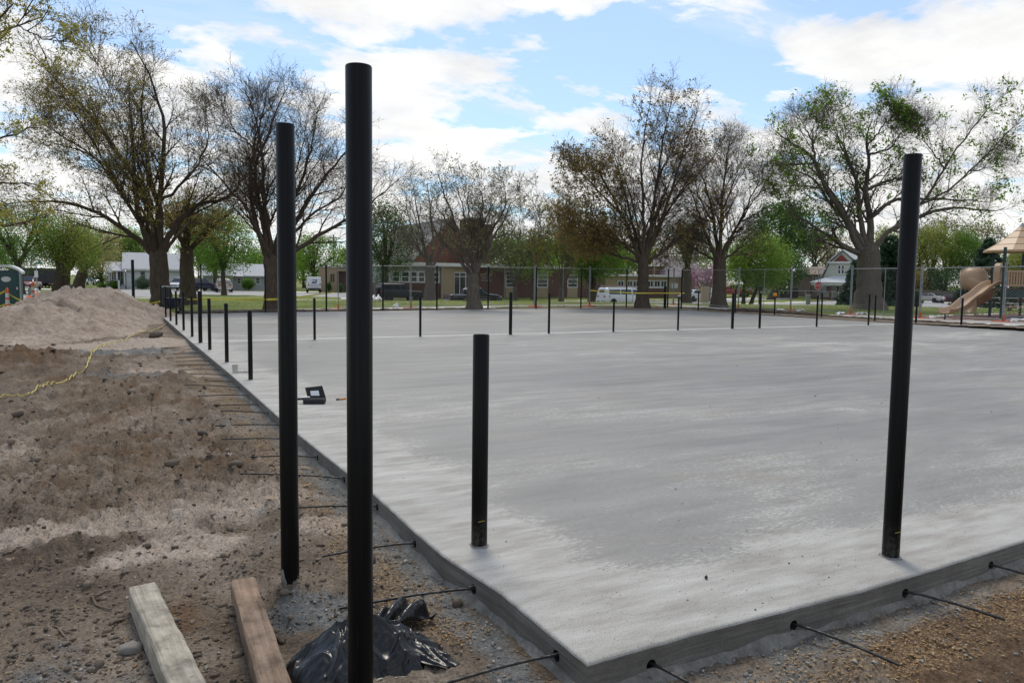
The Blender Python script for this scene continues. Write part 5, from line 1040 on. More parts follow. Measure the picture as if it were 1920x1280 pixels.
def shrub(label, px, w, crown, leafm, n, seed, name='shrub'):
    rg = np.random.default_rng(seed); base = G(px, w); root = thing(name, label, 'shrub', base); Cc = AT(crown[0], crown[1], w); RX, RZ = crown[2]/F*w, crown[3]/F*w
    stems = MB()
    for k in range(7):
        a = rg.uniform(0, 6.28); e_ = Vector((math.cos(a)*RX*.5, math.sin(a)*RX*.5, (Cc[2]-base[2])+RZ*.3)); stems.tube([(0, 0, -.05), tuple(e_*.5), tuple(e_)], [.03, .02, .01], 5)
    stems.build('stems', m_bark, root)
    d = unit(rg.normal(size=(n//10, 3))); Cn = Cc+d*(rg.uniform(.2, 1, n//10)**.4*(1+.2*perlin(d[:, 0]*2, d[:, 2]*2+d[:, 1], seed)))[:, None]*np.array([RX, RX*.8, RZ])
    Cn = Cn[Cn[:, 2] > base[2]]; lv = leaf_quads(rg, Cn, .11, .14, 10)-np.array(root.location); link('foliage', np_mesh('foliage', lv, np.arange(len(lv)).reshape(-1, 4)), leafm, root)
shrub('large grey green bush beside the white house window', 267, 111, (267, 531, 13, 10), leafmat('grey_green_leaf', [(.06, .085, .045), (.09, .115, .065), (.045, .065, .035)], .3), 2600, 141)
shrub('clipped bright hedge left of the white house steps', 214, 111, (214, 534, 10, 7), midg, 1700, 142)
shrub('low hedge left of the clipped hedge', 194, 112, (193, 537, 9, 4), midg, 1000, 143)
shrub('square green bush in front of the grey house', 465, 111, (465, 532, 11, 10), midg, 2200, 144)
shrub('narrow dark bush at the wall of the flat tan building', 617, 108, (617, 538, 3, 8), deep, 700, 145)
shrub('spruce like bush under the eaves of the tan building', 638, 108, (639, 540, 3, 8), deep, 700, 146)
shrub('dark bush behind the stop sign at the porch', 1604, 95, (1606, 540, 10, 16), deep, 2600, 147)
# ------------------------------------------------------------------ buildings
m_glass = pm('dark_glass', (.035, .04, .045), (.02, .023, .026), rough=.08, spec=.6, scale=2)
m_wframe = pm('window_white', (.62, .62, .60), (.5, .5, .48), rough=.6)
m_brick = pm('red_brown_brick', (.125, .062, .048), (.085, .042, .034), rough=.9, scale=6, bump=.3, bscale=25, stretch=(1, 1, 3))
m_brick2 = pm('orange_brick', (.19, .085, .058), (.135, .062, .044), rough=.9, scale=6, bump=.3, stretch=(1, 1, 3))
m_tan = pm('tan_brick', (.34, .265, .165), (.27, .205, .125), rough=.9, scale=4, bump=.3, stretch=(1, 1, 4))
m_fascia = pm('white_fascia', (.66, .65, .60), (.52, .51, .47), rough=.6, scale=3)
m_gfascia = pm('grey_fascia', (.30, .295, .27), (.24, .235, .22), rough=.7)
m_shingle = pm('grey_shingle', (.25, .235, .225), (.17, .16, .155), rough=.9, scale=7, bump=.4, stretch=(1, 1, 3))
m_pshingle = pm('pale_shingle', (.46, .46, .47), (.36, .36, .37), rough=.9, scale=7, stretch=(1, 1, 3))
m_bshingle = pm('brown_shingle', (.27, .205, .165), (.20, .15, .12), rough=.9, scale=7, stretch=(1, 1, 3))
m_siding = pm('white_siding', (.60, .62, .61), (.47, .49, .49), rough=.7, scale=1.2, stretch=(.4, .4, 8), lo=.4, hi=.6)
m_gsiding = pm('grey_siding', (.36, .37, .38), (.28, .29, .30), rough=.7, scale=1.2, stretch=(.4, .4, 8))
m_ysiding = pm('cream_siding', (.50, .51, .42), (.41, .42, .34), rough=.7, scale=1.2, stretch=(.4, .4, 9))
class Fr:
    """upright frame of a facade: u along the wall, v away from the viewer, z up; (px, py) read on the wall plane"""
    def __init__(s, px, w, ux=None, plane=None):
        if plane is not None: O = ONY(px, 530, plane); s.ux = np.array([1., 0, 0])
        else: O = AT(px, 530, w); th = -(YAW+math.atan((px-960)/F)); s.ux = np.array([math.cos(th), math.sin(th), 0]) if ux is None else np.array([math.cos(ux), math.sin(ux), 0])
        s.O = np.array([O[0], O[1], 0.]); s.vx = np.array([-s.ux[1], s.ux[0], 0])
        if s.vx @ FWD < 0: s.vx = -s.vx
    def uz(s, px, py):
        d = ray(px, py); t_ = ((s.O-CAM) @ s.vx)/(d @ s.vx); P = CAM+d*t_; return float((P-s.O) @ s.ux), float(P[2])
    def P(s, u, v, z): return tuple(s.O+s.ux*u+s.vx*v+np.array([0, 0, z]))
    def xf(s): return lambda q: s.P(*q)
    def base(s, px): u, _ = s.uz(px, 540); P = s.P(u, 0, 0); return (P[0], P[1], float(zt(P[0], P[1])))
    def rect(s, x0, y0, x1, y1): a = s.uz(x0, y0); b_ = s.uz(x1, y1); return a[0], b_[0], b_[1], a[1]
def wallbox(fr, root, name, r, v0, v1, mat, mb=None):
    u0, u1, z0, z1 = r; return MB().box(u0, u1, v0, v1, z0, z1).build(name, mat, root, world=True, xf=fr.xf())
def window(fr, root, r, nx=1, ny=2, proud=.03, bar=.05, frame=None, glass=None, bars_w=None):
    u0, u1, z0, z1 = r; q = MB(); f = proud
    q.box(u0, u0+bar, -f, .02, z0, z1).box(u1-bar, u1, -f, .02, z0, z1).box(u0+bar, u1-bar, -f, .02, z1-bar, z1).box(u0+bar, u1-bar, -f, .02, z0, z0+bar)
    for k in range(1, nx): u = u0+(u1-u0)*k/nx; q.box(u-bar*.4, u+bar*.4, -f*.8, .015, z0+bar, z1-bar)
    for k in range(1, ny): z = z0+(z1-z0)*k/ny; q.box(u0+bar, u1-bar, -f*.6, .012, z-bar*.35, z+bar*.35)
    wn = q.build('window', frame or m_wframe, root, world=True, xf=fr.xf())
    g = MB().box(u0+.01, u1-.01, -.012, -.004, z0+.01, z1-.01); p_ = g.build('pane', glass or m_glass, None, xf=fr.xf())
    for v in p_.data.vertices: v.co = tuple(np.array(v.co)-np.array(root.location))
    p_.parent = wn; return wn
def gable(fr, root, name, u0, u1, z0, z1, v0, v1, mat, over=.3, th=.14, ridge='v'):
    q = MB()
    if ridge == 'u':     # ridge runs along the wall
        vm = (v0+v1)/2
        for a, b_ in ((v0-over, vm), (v1+over, vm)):
            q.hexa([(u0-over, a, z0), (u1+over, a, z0), (u1+over, b_, z1), (u0-over, b_, z1)], [(u0-over, a, z0+th), (u1+over, a, z0+th), (u1+over, b_, z1+th), (u0-over, b_, z1+th)])
    else:
        um = (u0+u1)/2
        for a, b_ in ((u0-over, um), (u1+over, um)):
            q.hexa([(a, v0-over, z0), (b_, v0-over, z1), (b_, v1+over, z1), (a, v1+over, z0)], [(a, v0-over, z0+th), (b_, v0-over, z1+th), (b_, v1+over, z1+th), (a, v1+over, z0+th)])
    return q.build(name, mat, root, world=True, xf=fr.xf())

# the brick church across the street
ch = Fr(900, 0, plane=82.0); B0 = ch.base(900)
church = thing('church', 'low red brown brick church with white fascia, tan entrance and square tower', 'church', B0)
def cr(x0, y0, x1, y1): return ch.rect(x0, y0, x1, y1)
zb = B0[2]-.6
def full(x0, x1, yt, name, mat, v0=0., v1=9.):
    u0, u1, _, z1 = cr(x0, yt, x1, yt); return wallbox(ch, church, name, (u0, u1, zb, z1), v0, v1, mat)
ze = ch.uz(880, 500)[1]
def seg(x0, x1, name, mat, z0, z1, v0=0., v1=9.): return wallbox(ch, church, name, (ch.uz(x0, 530)[0], ch.uz(x1, 530)[0], z0, z1), v0, v1, mat)
zl = ch.uz(800, 531)[1]
seg(735, 826, 'brick_wall', m_brick, zb, zl); seg(735, 826, 'wall', m_gfascia, zl, ze, .02, 9)
seg(826, 850.5, 'tan_wall', m_tan, zb, ze, -.25, 9); seg(850.5, 886, 'entrance_wall', m_tan, ch.uz(860, 509.5)[1], ze, -.05, 9); seg(850.5, 886, 'entrance_back', m_brick, zb, ch.uz(860, 509.5)[1], .12, 9)
seg(886, 1130, 'brick_wall', m_brick, zb, ze-.02, .0, 9)
wallbox(ch, church, 'fascia', (ch.uz(735, 500)[0], ch.uz(1135, 500)[0], ze, ze+.38), -.7, 9.3, m_fascia)
wallbox(ch, church, 'soffit', (ch.uz(737, 500)[0], ch.uz(1133, 500)[0], ze-.10, ze-.003), -.55, 9.2, m_gfascia)
for x0, x1, nx in ((770, 783, 1), (783.6, 797, 1), (797.6, 811, 1), (811.6, 824, 1)): window(ch, church, (ch.uz(x0, 520)[0], ch.uz(x1, 520)[0], zl+.08, ch.uz(800, 509)[1]), 1, 2, bar=.13)
for x0, x1 in ((736, 750), (752, 768)): window(ch, church, (ch.uz(x0, 520)[0], ch.uz(x1, 520)[0], zl+.08, ch.uz(800, 509)[1]), 1, 2, bar=.13)
# glazed entrance
d_ = cr(850.8, 509.8, 884, 548); wn = window(ch, church, (d_[0], d_[1], B0[2]+.02, d_[3]), 3, 1, bar=.12); wn.name = 'entrance_door'
MB().box(d_[0], d_[1], -.03, .0, ch.uz(860, 519)[1], ch.uz(860, 518)[1]+.02).build('transom', m_wframe, church, world=True, xf=ch.xf())
for x0, x1 in ((948, 968), (1007, 1027.5), (1064, 1083)):
    u0, u1 = ch.uz(x0, 520)[0], ch.uz(x1, 520)[0]; z1_, z0_ = ch.uz(x0, 508)[1], ch.uz(x0, 539)[1]
    window(ch, church, (u0, u1, z0_, z1_), 1, 4, bar=.10, proud=.05)
    wallbox(ch, church, 'tan_panel', (u0, u1, zb, z0_-.003), -.04, .05, m_tan)
for k, (txt, px, py) in enumerate((('WEST SIDE', 911.5, 515.6), ('BAPTIST', 911.5, 521), ('CHURCH', 911.5, 526.2))):
    u, z = ch.uz(px, py); me_ = text_mesh(txt, .36, .02); o = link('lettering', me_, pm('pale_letter', (.36, .34, .31), rough=.7), church); P = np.array(ch.P(u, -.03, z))-np.array(church.location); o.location = tuple(P); o.rotation_euler = (math.radians(90), 0, 0)
# the tall gabled hall behind it and the tower
hl = Fr(842, 0, plane=92.0); u0, u1 = hl.uz(778, 480)[0], hl.uz(905, 480)[0]; ez = hl.uz(784, 488)[1]; rz = hl.uz(842, 412)[1]
MB().prism([(u0, zb), (u1, zb), (u1, ez), ((u0+u1)/2, rz), (u0, ez)], 0, 22).build('hall', m_brick2, church, world=True, xf=hl.xf())
gable(hl, church, 'hall_roof', u0, u1, ez-.12, rz+.06, 0, 22, m_shingle, .35, .2)
tw = Fr(900, 0, plane=89.0); u0, u1 = tw.uz(882, 440)[0], tw.uz(904, 440)[0]; wallbox(tw, church, 'tower', (u0, u1, zb, tw.uz(890, 411)[1]), 0, 3.5, m_brick)
wallbox(tw, church, 'tower_shoulder', (u1+.003, tw.uz(926, 440)[0], zb, tw.uz(915, 420)[1]), .4, 3.6, m_brick); MB().box(u0-.12, u1+.12, -.12, 3.62, tw.uz(890, 411)[1], tw.uz(890, 409.5)[1]+.1).build('tower_cap', m_gfascia, church, world=True, xf=tw.xf())
# annex at the right
an = Fr(1230, 0, plane=84.5); BA = an.base(1230); annex = thing('annex_building', 'low flat roofed tan annex with a band of white windows right of the van', 'building', BA); zb2 = BA[2]-.6
za = an.uz(1230, 519)[1]
u0, u1 = an.uz(1135, 530)[0], an.uz(1284, 530)[0]; um = an.uz(1250, 530)[0]
zlo = an.uz(1230, 538.5)[1]
wallbox(an, annex, 'brown_wall', (u0, um, zb2, zlo-.15), 0, 8, m_brick); wallbox(an, annex, 'tan_wall', (u0, um, zlo-.15, za), .02, 8, m_tan); wallbox(an, annex, 'tan_wall', (um, u1, zb2, za), -.01, 8, m_tan)
wallbox(an, annex, 'fascia', (u0-.3, u1+.3, za, za+.28), -.5, 8.4, m_fascia)
MB().box(u0, um, -.08, .018, zlo-.15, zlo-.02).build('sill', m_wframe, annex, world=True, xf=an.xf())
for x0, x1 in ((1158, 1170), (1176, 1186), (1187, 1198), (1214, 1225), (1226.5, 1238), (1239, 1250)): window(an, annex, (an.uz(x0, 530)[0], an.uz(x1, 530)[0], zlo, an.uz(x0, 526)[1]), 2, 1, bar=.10)
r_ = an.rect(1257.5, 531, 1268, 541); ac = MB().box(r_[0], r_[1], -.35, -.013, r_[2], r_[3], .03).build('air_conditioner', m_wframe, annex, world=True, xf=an.xf()); window(an, annex, (r_[0]+.12, r_[1]-.12, r_[2]+.12, r_[3]-.12), 2, 1, bar=.04, proud=.38)
# brick dwelling with big grey roof behind the annex
bh = Fr(1250, 118); Bh = bh.base(1250); bhouse = thing('brick_house', 'brick house with a big grey roof rising behind the tan annex', 'house', Bh)
r_ = bh.rect(1205, 499, 1236, 540); wallbox(bh, bhouse, 'wall', (r_[0], r_[1], Bh[2]-.5, r_[3]), 0, 7, m_brick); wallbox(bh, bhouse, 'trim', (r_[0]-.5, r_[1]+.6, r_[3], r_[3]+.2), -.5, 7.3, m_fascia)
MB().box(bh.uz(1226, 505)[0], bh.uz(1227.5, 505)[0], -.12, -.003, bh.uz(1226, 518)[1], r_[3]).build('downpipe', m_wframe, bhouse, world=True, xf=bh.xf())
u0, u1 = bh.uz(1228, 510)[0], bh.uz(1305, 510)[0]; z0_ = bh.uz(1260, 521)[1]; z1_ = bh.uz(1260, 480)[1]
MB().prism([(u0, Bh[2]-.5), (u1, Bh[2]-.5), (u1, z0_), (u0, z0_)], 1, 11).build('wall', m_tan, bhouse, world=True, xf=bh.xf())
gable(bh, bhouse, 'roof', u0, u1, z0_, z1_, 1, 11, pm('mauve_shingle', (.27, .235, .24), (.21, .185, .19), rough=.9, scale=8), .4, .15, 'u')
MB().box((u0+u1)/2-2.0, (u0+u1)/2-1.2, 4.5, 5.3, z1_-1, z1_+.8).build('chimney', m_fascia, bhouse, world=True, xf=bh.xf())

# flat tan building left of the church
tb = Fr(640, 112); Bt = tb.base(640); tbld = thing('office_building', 'flat roofed tan brick building right of the mail van', 'building', Bt)
r_ = tb.rect(598, 501.5, 693, 548); wallbox(tb, tbld, 'wall', (r_[0], tb.uz(632, 520)[0], Bt[2]-.5, r_[3]), 0, 8, m_tan); wallbox(tb, tbld, 'wall', (tb.uz(632, 520)[0]+.002, r_[1], tb.uz(640, 508.5)[1], r_[3]-.05), .05, 8, m_tan)
wallbox(tb, tbld, 'recess', (tb.uz(632, 520)[0]+.002, r_[1], Bt[2]-.5, tb.uz(640, 508.5)[1]), 1.0, 8, m_brick); wallbox(tb, tbld, 'coping', (r_[0]-.1, r_[1]+.1, r_[3], r_[3]+.14), -.12, 8.1, m_gfascia)
for x0, x1 in ((619.5, 622.6), (623.6, 627)): window(tb, tbld, (tb.uz(x0, 520)[0], tb.uz(x1, 520)[0], tb.uz(620, 528.5)[1], tb.uz(620, 513.5)[1]), 1, 3, bar=.04, frame=m_brick)
# white bungalow
wh = Fr(285, 113.5); Bw = wh.base(285); whouse = thing('white_house', 'white sided bungalow with pale roof and a porch behind the left tree', 'house', Bw)
r_ = wh.rect(236, 504, 352, 541); wallbox(wh, whouse, 'wall', (r_[0], r_[1], Bw[2]-.4, r_[3]), 0, 8, m_siding); gable(wh, whouse, 'roof', r_[0], r_[1], r_[3]-.15, r_[3]+2.4, 0, 8, m_pshingle, .55, .16, 'u')
MB().box(r_[0]-.55, r_[1]+.55, -.62, -.56, r_[3]-.2, r_[3]+.05).build('gutter', m_wframe, whouse, world=True, xf=wh.xf())
p_ = wh.rect(198, 508, 235.5, 541)
wallbox(wh, whouse, 'porch_wall', (p_[0]+.2, p_[1]-.01, Bw[2]-.4, p_[3]-.05), 2.6, 8, m_siding)
MB().hexa([(p_[0]-.3, -.5, p_[3]-.05), (p_[1], -.5, p_[3]-.05), (p_[1], 5, p_[3]+1.3), (p_[0]-.3, 5, p_[3]+1.3)], [(p_[0]-.3, -.5, p_[3]+.12), (p_[1], -.5, p_[3]+.12), (p_[1], 5, p_[3]+1.45), (p_[0]-.3, 5, p_[3]+1.45)]).build('porch_roof', m_pshingle, whouse, world=True, xf=wh.xf())
MB().box(p_[0], p_[1]-.01, -.2, 2.6, Bw[2]-.3, Bw[2]+.55).build('porch_floor', m_gsiding, whouse, world=True, xf=wh.xf())
for x in (207, 219.5, 233.5): u = wh.uz(x, 520)[0]; MB().box(u-.09, u+.09, -.15, .03, Bw[2]+.55, p_[3]-.05).build('porch_post', m_wframe, whouse, world=True, xf=wh.xf())
u = wh.uz(209, 530)[0]; MB().box(p_[0]+.1, wh.uz(218, 530)[0], -.14, -.08, Bw[2]+1.25, Bw[2]+1.33).build('porch_rail', m_wframe, whouse, world=True, xf=wh.xf())
window(wh, whouse, (wh.uz(209, 520)[0], wh.uz(218, 520)[0], Bw[2]+1.2, Bw[2]+2.6), 2, 1, frame=m_wframe); 
fr2 = Fr(285, 113.5); fr2.O = wh.O+wh.vx*2.55; window(fr2, whouse, (fr2.uz(220.5, 520)[0], fr2.uz(231, 520)[0], Bw[2]+.6, Bw[2]+2.7), 2, 2)
for k in range(4): MB().box(wh.uz(225, 530)[0], wh.uz(235, 530)[0], -.3-.3*(4-k), -.3-.3*(3-k), Bw[2]-.4, Bw[2]+.12*(k+1)).build('step', m_gsiding, whouse, world=True, xf=wh.xf())
u = wh.uz(223.5, 530)[0]; MB().box(u-.12, u+.12, -1.6, -1.4, Bw[2]-.2, Bw[2]+1.3).build('newel_post', m_wframe, whouse, world=True, xf=wh.xf())
for x0, x1, y0, y1 in ((262.5, 273, 508, 524), (310, 316, 514, 521), (338, 345, 508, 521)): window(wh, whouse, wh.rect(x0, y0, x1, y1), 1, 2, bar=.07)
# grey house
gh = Fr(470, 114); Bg = gh.base(470); ghouse = thing('grey_house', 'low grey house with pale roof behind the beige pickup', 'house', Bg)
r_ = gh.rect(380, 516.5, 523, 543); wallbox(gh, ghouse, 'wall', (r_[0], r_[1], Bg[2]-.4, r_[3]), 0, 8, m_gsiding); gable(gh, ghouse, 'roof', r_[0], r_[1], r_[3]-.1, gh.uz(470, 496)[1], 0, 8, m_pshingle, .5, .15, 'u')
MB().hexa([(gh.uz(434, 520)[0], -2.2, r_[3]-.12), (gh.uz(458, 520)[0], -2.2, r_[3]-.12), (gh.uz(458, 520)[0], 0, r_[3]+.15), (gh.uz(434, 520)[0], 0, r_[3]+.15)], [(gh.uz(434, 520)[0], -2.2, r_[3]), (gh.uz(458, 520)[0], -2.2, r_[3]), (gh.uz(458, 520)[0], 0, r_[3]+.27), (gh.uz(434, 520)[0], 0, r_[3]+.27)]).build('porch_roof', m_pshingle, ghouse, world=True, xf=gh.xf())
for x in (435.5, 456.5): u = gh.uz(x, 520)[0]; MB().box(u-.07, u+.07, -2.1, -1.96, Bg[2]-.3, r_[3]-.13).build('porch_post', m_gsiding, ghouse, world=True, xf=gh.xf())
for x0, x1, y0, y1 in ((479, 488, 520, 532), (444, 452, 521.5, 532), (398, 408, 520, 532)): window(gh, ghouse, gh.rect(x0, y0, x1, y1), 1, 2, bar=.09)
# the old gambrel house on the right street and its neighbour
oh = Fr(1580, 97, -(YAW+math.atan(620/F))-.16); Bo = oh.base(1580); ohouse = thing('gabled_house', 'old two storey cream house with red gable and white roofed porch', 'house', Bo)
r_ = oh.rect(1545, 528, 1612, 556); zl_ = oh.uz(1570, 492)[1]; zp = oh.uz(1580, 471.5)[1]; za_ = oh.uz(1545, 521)[1]
uL, uR = oh.uz(1543, 520)[0], oh.uz(1617, 520)[0]; um_ = oh.uz(1580, 480)[0]; u1_, u2_ = oh.uz(1556.5, 492)[0], oh.uz(1603.5, 492)[0]
MB().prism([(uL, Bo[2]-.4), (uR, Bo[2]-.4), (uR, za_), (u2_, zl_), (um_, zp), (u1_, zl_), (uL, za_)], 0, 9).build('wall', m_ysiding, ohouse, world=True, xf=oh.xf())
q = MB()
for a, b_ in (((uL-.25, za_-.1), (u1_-.12, zl_+.05)), ((u1_-.35, zl_-.1), (um_, zp+.12)), ((uR+.25, za_-.1), (u2_+.12, zl_+.05)), ((u2_+.35, zl_-.1), (um_, zp+.12))):
    q.hexa([(a[0], -.35, a[1]), (b_[0], -.35, b_[1]), (b_[0], 9.3, b_[1]), (a[0], 9.3, a[1])], [(a[0], -.35, a[1]+.16), (b_[0], -.35, b_[1]+.16), (b_[0], 9.3, b_[1]+.16), (a[0], 9.3, a[1]+.16)])
q.build('roof', m_pshingle, ohouse, world=True, xf=oh.xf())
MB().prism([(oh.uz(1564, 489.5)[0], oh.uz(1564, 489.5)[1]), (oh.uz(1591, 489.5)[0], oh.uz(1591, 489.5)[1]), (oh.uz(1578, 477)[0], oh.uz(1578, 477)[1])], -.10, -.003).build('red_gable', pm('red_shakes', (.23, .055, .045), (.16, .04, .035), rough=.85, scale=9), ohouse, world=True, xf=oh.xf())
MB().box(u1_-.2, u2_+.2, -.3, -.12, zl_-.14, zl_+.10).build('eave_band', m_wframe, ohouse, world=True, xf=oh.xf())
for x0, x1 in ((1571, 1576.4), (1577.4, 1583)): window(oh, ohouse, oh.rect(x0, 497, x1, 514), 1, 2, bar=.09)
pz = oh.uz(1560, 529)[1]; q = MB(); pu0, pu1 = oh.uz(1526, 526)[0], oh.uz(1612, 526)[0]
q.hexa([(pu0, -2.6, pz-.1), (pu1, -2.6, pz-.1), (pu1-1.2, -.01, oh.uz(1570, 518.5)[1]), (pu0+2.2, -.01, oh.uz(1570, 518.5)[1])], [(pu0, -2.6, pz), (pu1, -2.6, pz), (pu1-1.2, -.01, oh.uz(1570, 517.5)[1]), (pu0+2.2, -.01, oh.uz(1570, 517.5)[1])]).build('porch_roof', pm('white_metal_roof', (.62, .63, .65), (.54, .55, .57), rough=.5), ohouse, world=True, xf=oh.xf())
MB().box(pu0+.2, pu1-.2, -2.55, -2.35, pz-.42, pz-.103).build('porch_beam', m_ysiding, ohouse, world=True, xf=oh.xf())
for x in (1528.5, 1542, 1564, 1582, 1600): u = oh.uz(x, 540)[0]; MB().box(u-.11, u+.11, -2.54, -2.36, Bo[2]-.3, pz-.42).build('porch_post', m_brick, ohouse, world=True, xf=oh.xf())
MB().box(pu0+.2, pu1-.2, -2.5, -.01, Bo[2]-.4, Bo[2]+.35).build('porch_floor', m_brick, ohouse, world=True, xf=oh.xf())
for x0, x1 in ((1549, 1557), (1568, 1576)): window(oh, ohouse, oh.rect(x0, 536, x1, 549), 1, 2, bar=.07)
u0, u1 = oh.uz(1585, 540)[0], oh.uz(1591, 540)[0]; MB().box(u0, u1, -.05, .02, Bo[2]+.3, oh.uz(1585, 536)[1]).build('door', m_wframe, ohouse, world=True, xf=oh.xf())
nh = Fr(1515, 108); Bn = nh.base(1515); nhouse = thing('brown_house', 'low brown brick house with a tan roof left of the gabled house', 'house', Bn)
r_ = nh.rect(1478, 515, 1548, 556); wallbox(nh, nhouse, 'wall', (r_[0], r_[1], Bn[2]-.5, r_[3]), 0, 8, pm('pinkish_brick', (.22, .165, .14), (.17, .125, .105), rough=.9, scale=5, stretch=(1, 1, 3)))
MB().hexa([(r_[0]-.5, -.6, r_[3]-.05), (r_[1]+.5, -.6, r_[3]-.05), (r_[1]-.4, 4, nh.uz(1530, 500)[1]), (r_[0]+2.4, 4, nh.uz(1530, 500)[1])], [(r_[0]-.5, -.6, r_[3]+.1), (r_[1]+.5, -.6, r_[3]+.1), (r_[1]-.4, 4, nh.uz(1530, 499)[1]), (r_[0]+2.4, 4, nh.uz(1530, 499)[1])]).build('roof', m_bshingle, nhouse, world=True, xf=nh.xf())
window(nh, nhouse, nh.rect(1524, 519, 1536, 528), 2, 1, bar=.08)
# pale house behind the red pickups and the roof behind the playground
ph = Fr(1420, 122); Bp = ph.base(1420); phouse = thing('beige_house', 'plain beige house seen under the domed green tree', 'house', Bp)
r_ = ph.rect(1398, 528, 1470, 556); wallbox(ph, phouse, 'wall', (r_[0], r_[1], Bp[2]-.5, r_[3]), 0, 8, pm('beige_siding', (.45, .41, .34), (.36, .33, .27), rough=.8, scale=1, stretch=(.4, .4, 8))); gable(ph, phouse, 'roof', r_[0], r_[1], r_[3]-.1, r_[3]+2.2, 0, 8, m_bshingle, .4, .15, 'u')
rh = Fr(1912, 150); Br = rh.base(1912); rhouse = thing('red_roofed_house', 'house with a reddish roof behind the playground tower', 'house', Br)
r_ = rh.rect(1896, 492, 1975, 556); wallbox(rh, rhouse, 'wall', (r_[0], r_[1], Br[2]-.5, r_[3]), 0, 9, m_brick2); gable(rh, rhouse, 'roof', r_[0], r_[1], r_[3]-.1, rh.uz(1912, 474)[1], 0, 9, pm('red_shingle', (.26, .14, .115), (.20, .105, .09), rough=.9, scale=8), .4, .15, 'u')
sh = Fr(690, 140); Bs = sh.base(690); shouse = thing('far_house', 'house with mottled roof left of the church gable', 'house', Bs)
r_ = sh.rect(700, 505, 795, 548); wallbox(sh, shouse, 'wall', (r_[0], r_[1], Bs[2]-.5, r_[3]), 0, 9, m_gsiding); gable(sh, shouse, 'roof', r_[0], r_[1], r_[3]-.1, sh.uz(760, 482)[1], 0, 9, m_shingle, .4, .15, 'u')
# wooden fence beyond the parked cars, wire fence of the old house
def longwall(name, label, pxs, w, h, mat, posts=True, cat='fence', step=2.4, rails=False):
    P = [G(px, ww) for px, ww in zip(pxs, w)]; A, B = P[0], P[-1]; L = np.linalg.norm(B-A); root = thing(name, label, cat, A); n = max(2, int(L/step)); d = (B-A)/L; nrm = np.array([-d[1], d[0], 0])
    for k in range(n):
        a = A+d*L*k/n; b_ = A+d*L*(k+1)/n; a[2] = zt(a[0], a[1]); b_[2] = zt(b_[0], b_[1])
        if not rails: MB().hexa([tuple(a), tuple(b_), tuple(b_+nrm*.03), tuple(a+nrm*.03)], [tuple(a+[0, 0, h]), tuple(b_+[0, 0, h]), tuple(b_+nrm*.03+[0, 0, h]), tuple(a+nrm*.03+[0, 0, h])]).build('fence_panel', mat, root, world=True)
        else: MB().tube([tuple(a+[0, 0, h]), tuple(b_+[0, 0, h])], .025, 6).build('rail', mat, root, world=True)
        MB().tube([tuple(a), tuple(a+[0, 0, h+.06])], .035, 6).build('post', mat, root, world=True)
m_galv = pm('galvanised_steel', (.30, .31, .32), (.22, .23, .235), rough=.5, metal=.4, scale=20)
longwall('plank_fence', 'weathered plank fence behind the parked silver and maroon cars', (1680, 1860), (131, 131), 1.9, pm('old_plank', (.13, .115, .10), (.08, .07, .06), rough=.9, scale=4, stretch=(8, 8, .5)))
longwall('wire_fence', 'low wire fence in front of the old gabled house', (1462, 1612), (90, 89), 1.15, m_galv, rails=True)
longwall('dark_fence', 'dark low fence between the beige and the brown house', (1448, 1498), (100, 100), 1.3, pm('dark_fence_board', (.06, .045, .038), rough=.9))

# ------------------------------------------------------------------ vehicles
m_tyre = pm('tyre_rubber', (.018, .018, .018), (.012, .012, .012), rough=.9, scale=20)
m_rim = pm('alloy', (.45, .45, .46), (.35, .35, .36), rough=.35, metal=.8, scale=12)
m_cglass = pm('car_glass', (.025, .03, .034), (.018, .02, .024), rough=.05, spec=.7)
m_chrome = pm('chrome_trim', (.55, .55, .56), (.45, .45, .46), rough=.2, metal=.9)
m_black = pm('black_trim', (.02, .02, .02), (.014, .014, .014), rough=.6)
m_red = pm('red_lens', (.35, .012, .012), (.26, .01, .01), rough=.25)
m_lamp = pm('lamp_lens', (.62, .62, .60), (.5, .5, .48), rough=.15)
def paint(name, c, rough=.28): return pm(name, c, tuple(x*.9 for x in c), rough=rough, coat=.6, scale=.6)
def wheel_meshes(R, wd):
    a = MB().lathe([(R*.62, -wd/2), (R*.93, -wd/2), (R, -wd/2+.03), (R, wd/2-.03), (R*.93, wd/2), (R*.62, wd/2)], 24, axis='y', closed=True)
    b_ = MB().lathe([(0, -wd*.36), (R*.15, -wd*.38), (R*.2, -wd*.25), (R*.52, -wd*.28), (R*.62, -wd*.46), (R*.63, wd*.46), (R*.5, wd*.28), (R*.2, wd*.25), (R*.15, wd*.38), (0, wd*.36)], 20, axis='y')
    for k in range(5):
        a0 = k*2*math.pi/5; ca, sa = math.cos(a0), math.sin(a0)
        for s in (-1, 1):
            y0 = s*wd*.40; q = [(.10, -.035), (.55, -.03), (.55, .03), (.10, .035)]; pts = [(R*(x*ca-z*sa*1.6), y0, R*(x*sa+z*ca*1.6)) for x, z in q]; pts2 = [(x, y0-s*wd*.14, z) for x, y, z in pts]; b_.hexa(pts, pts2)
    return a, b_
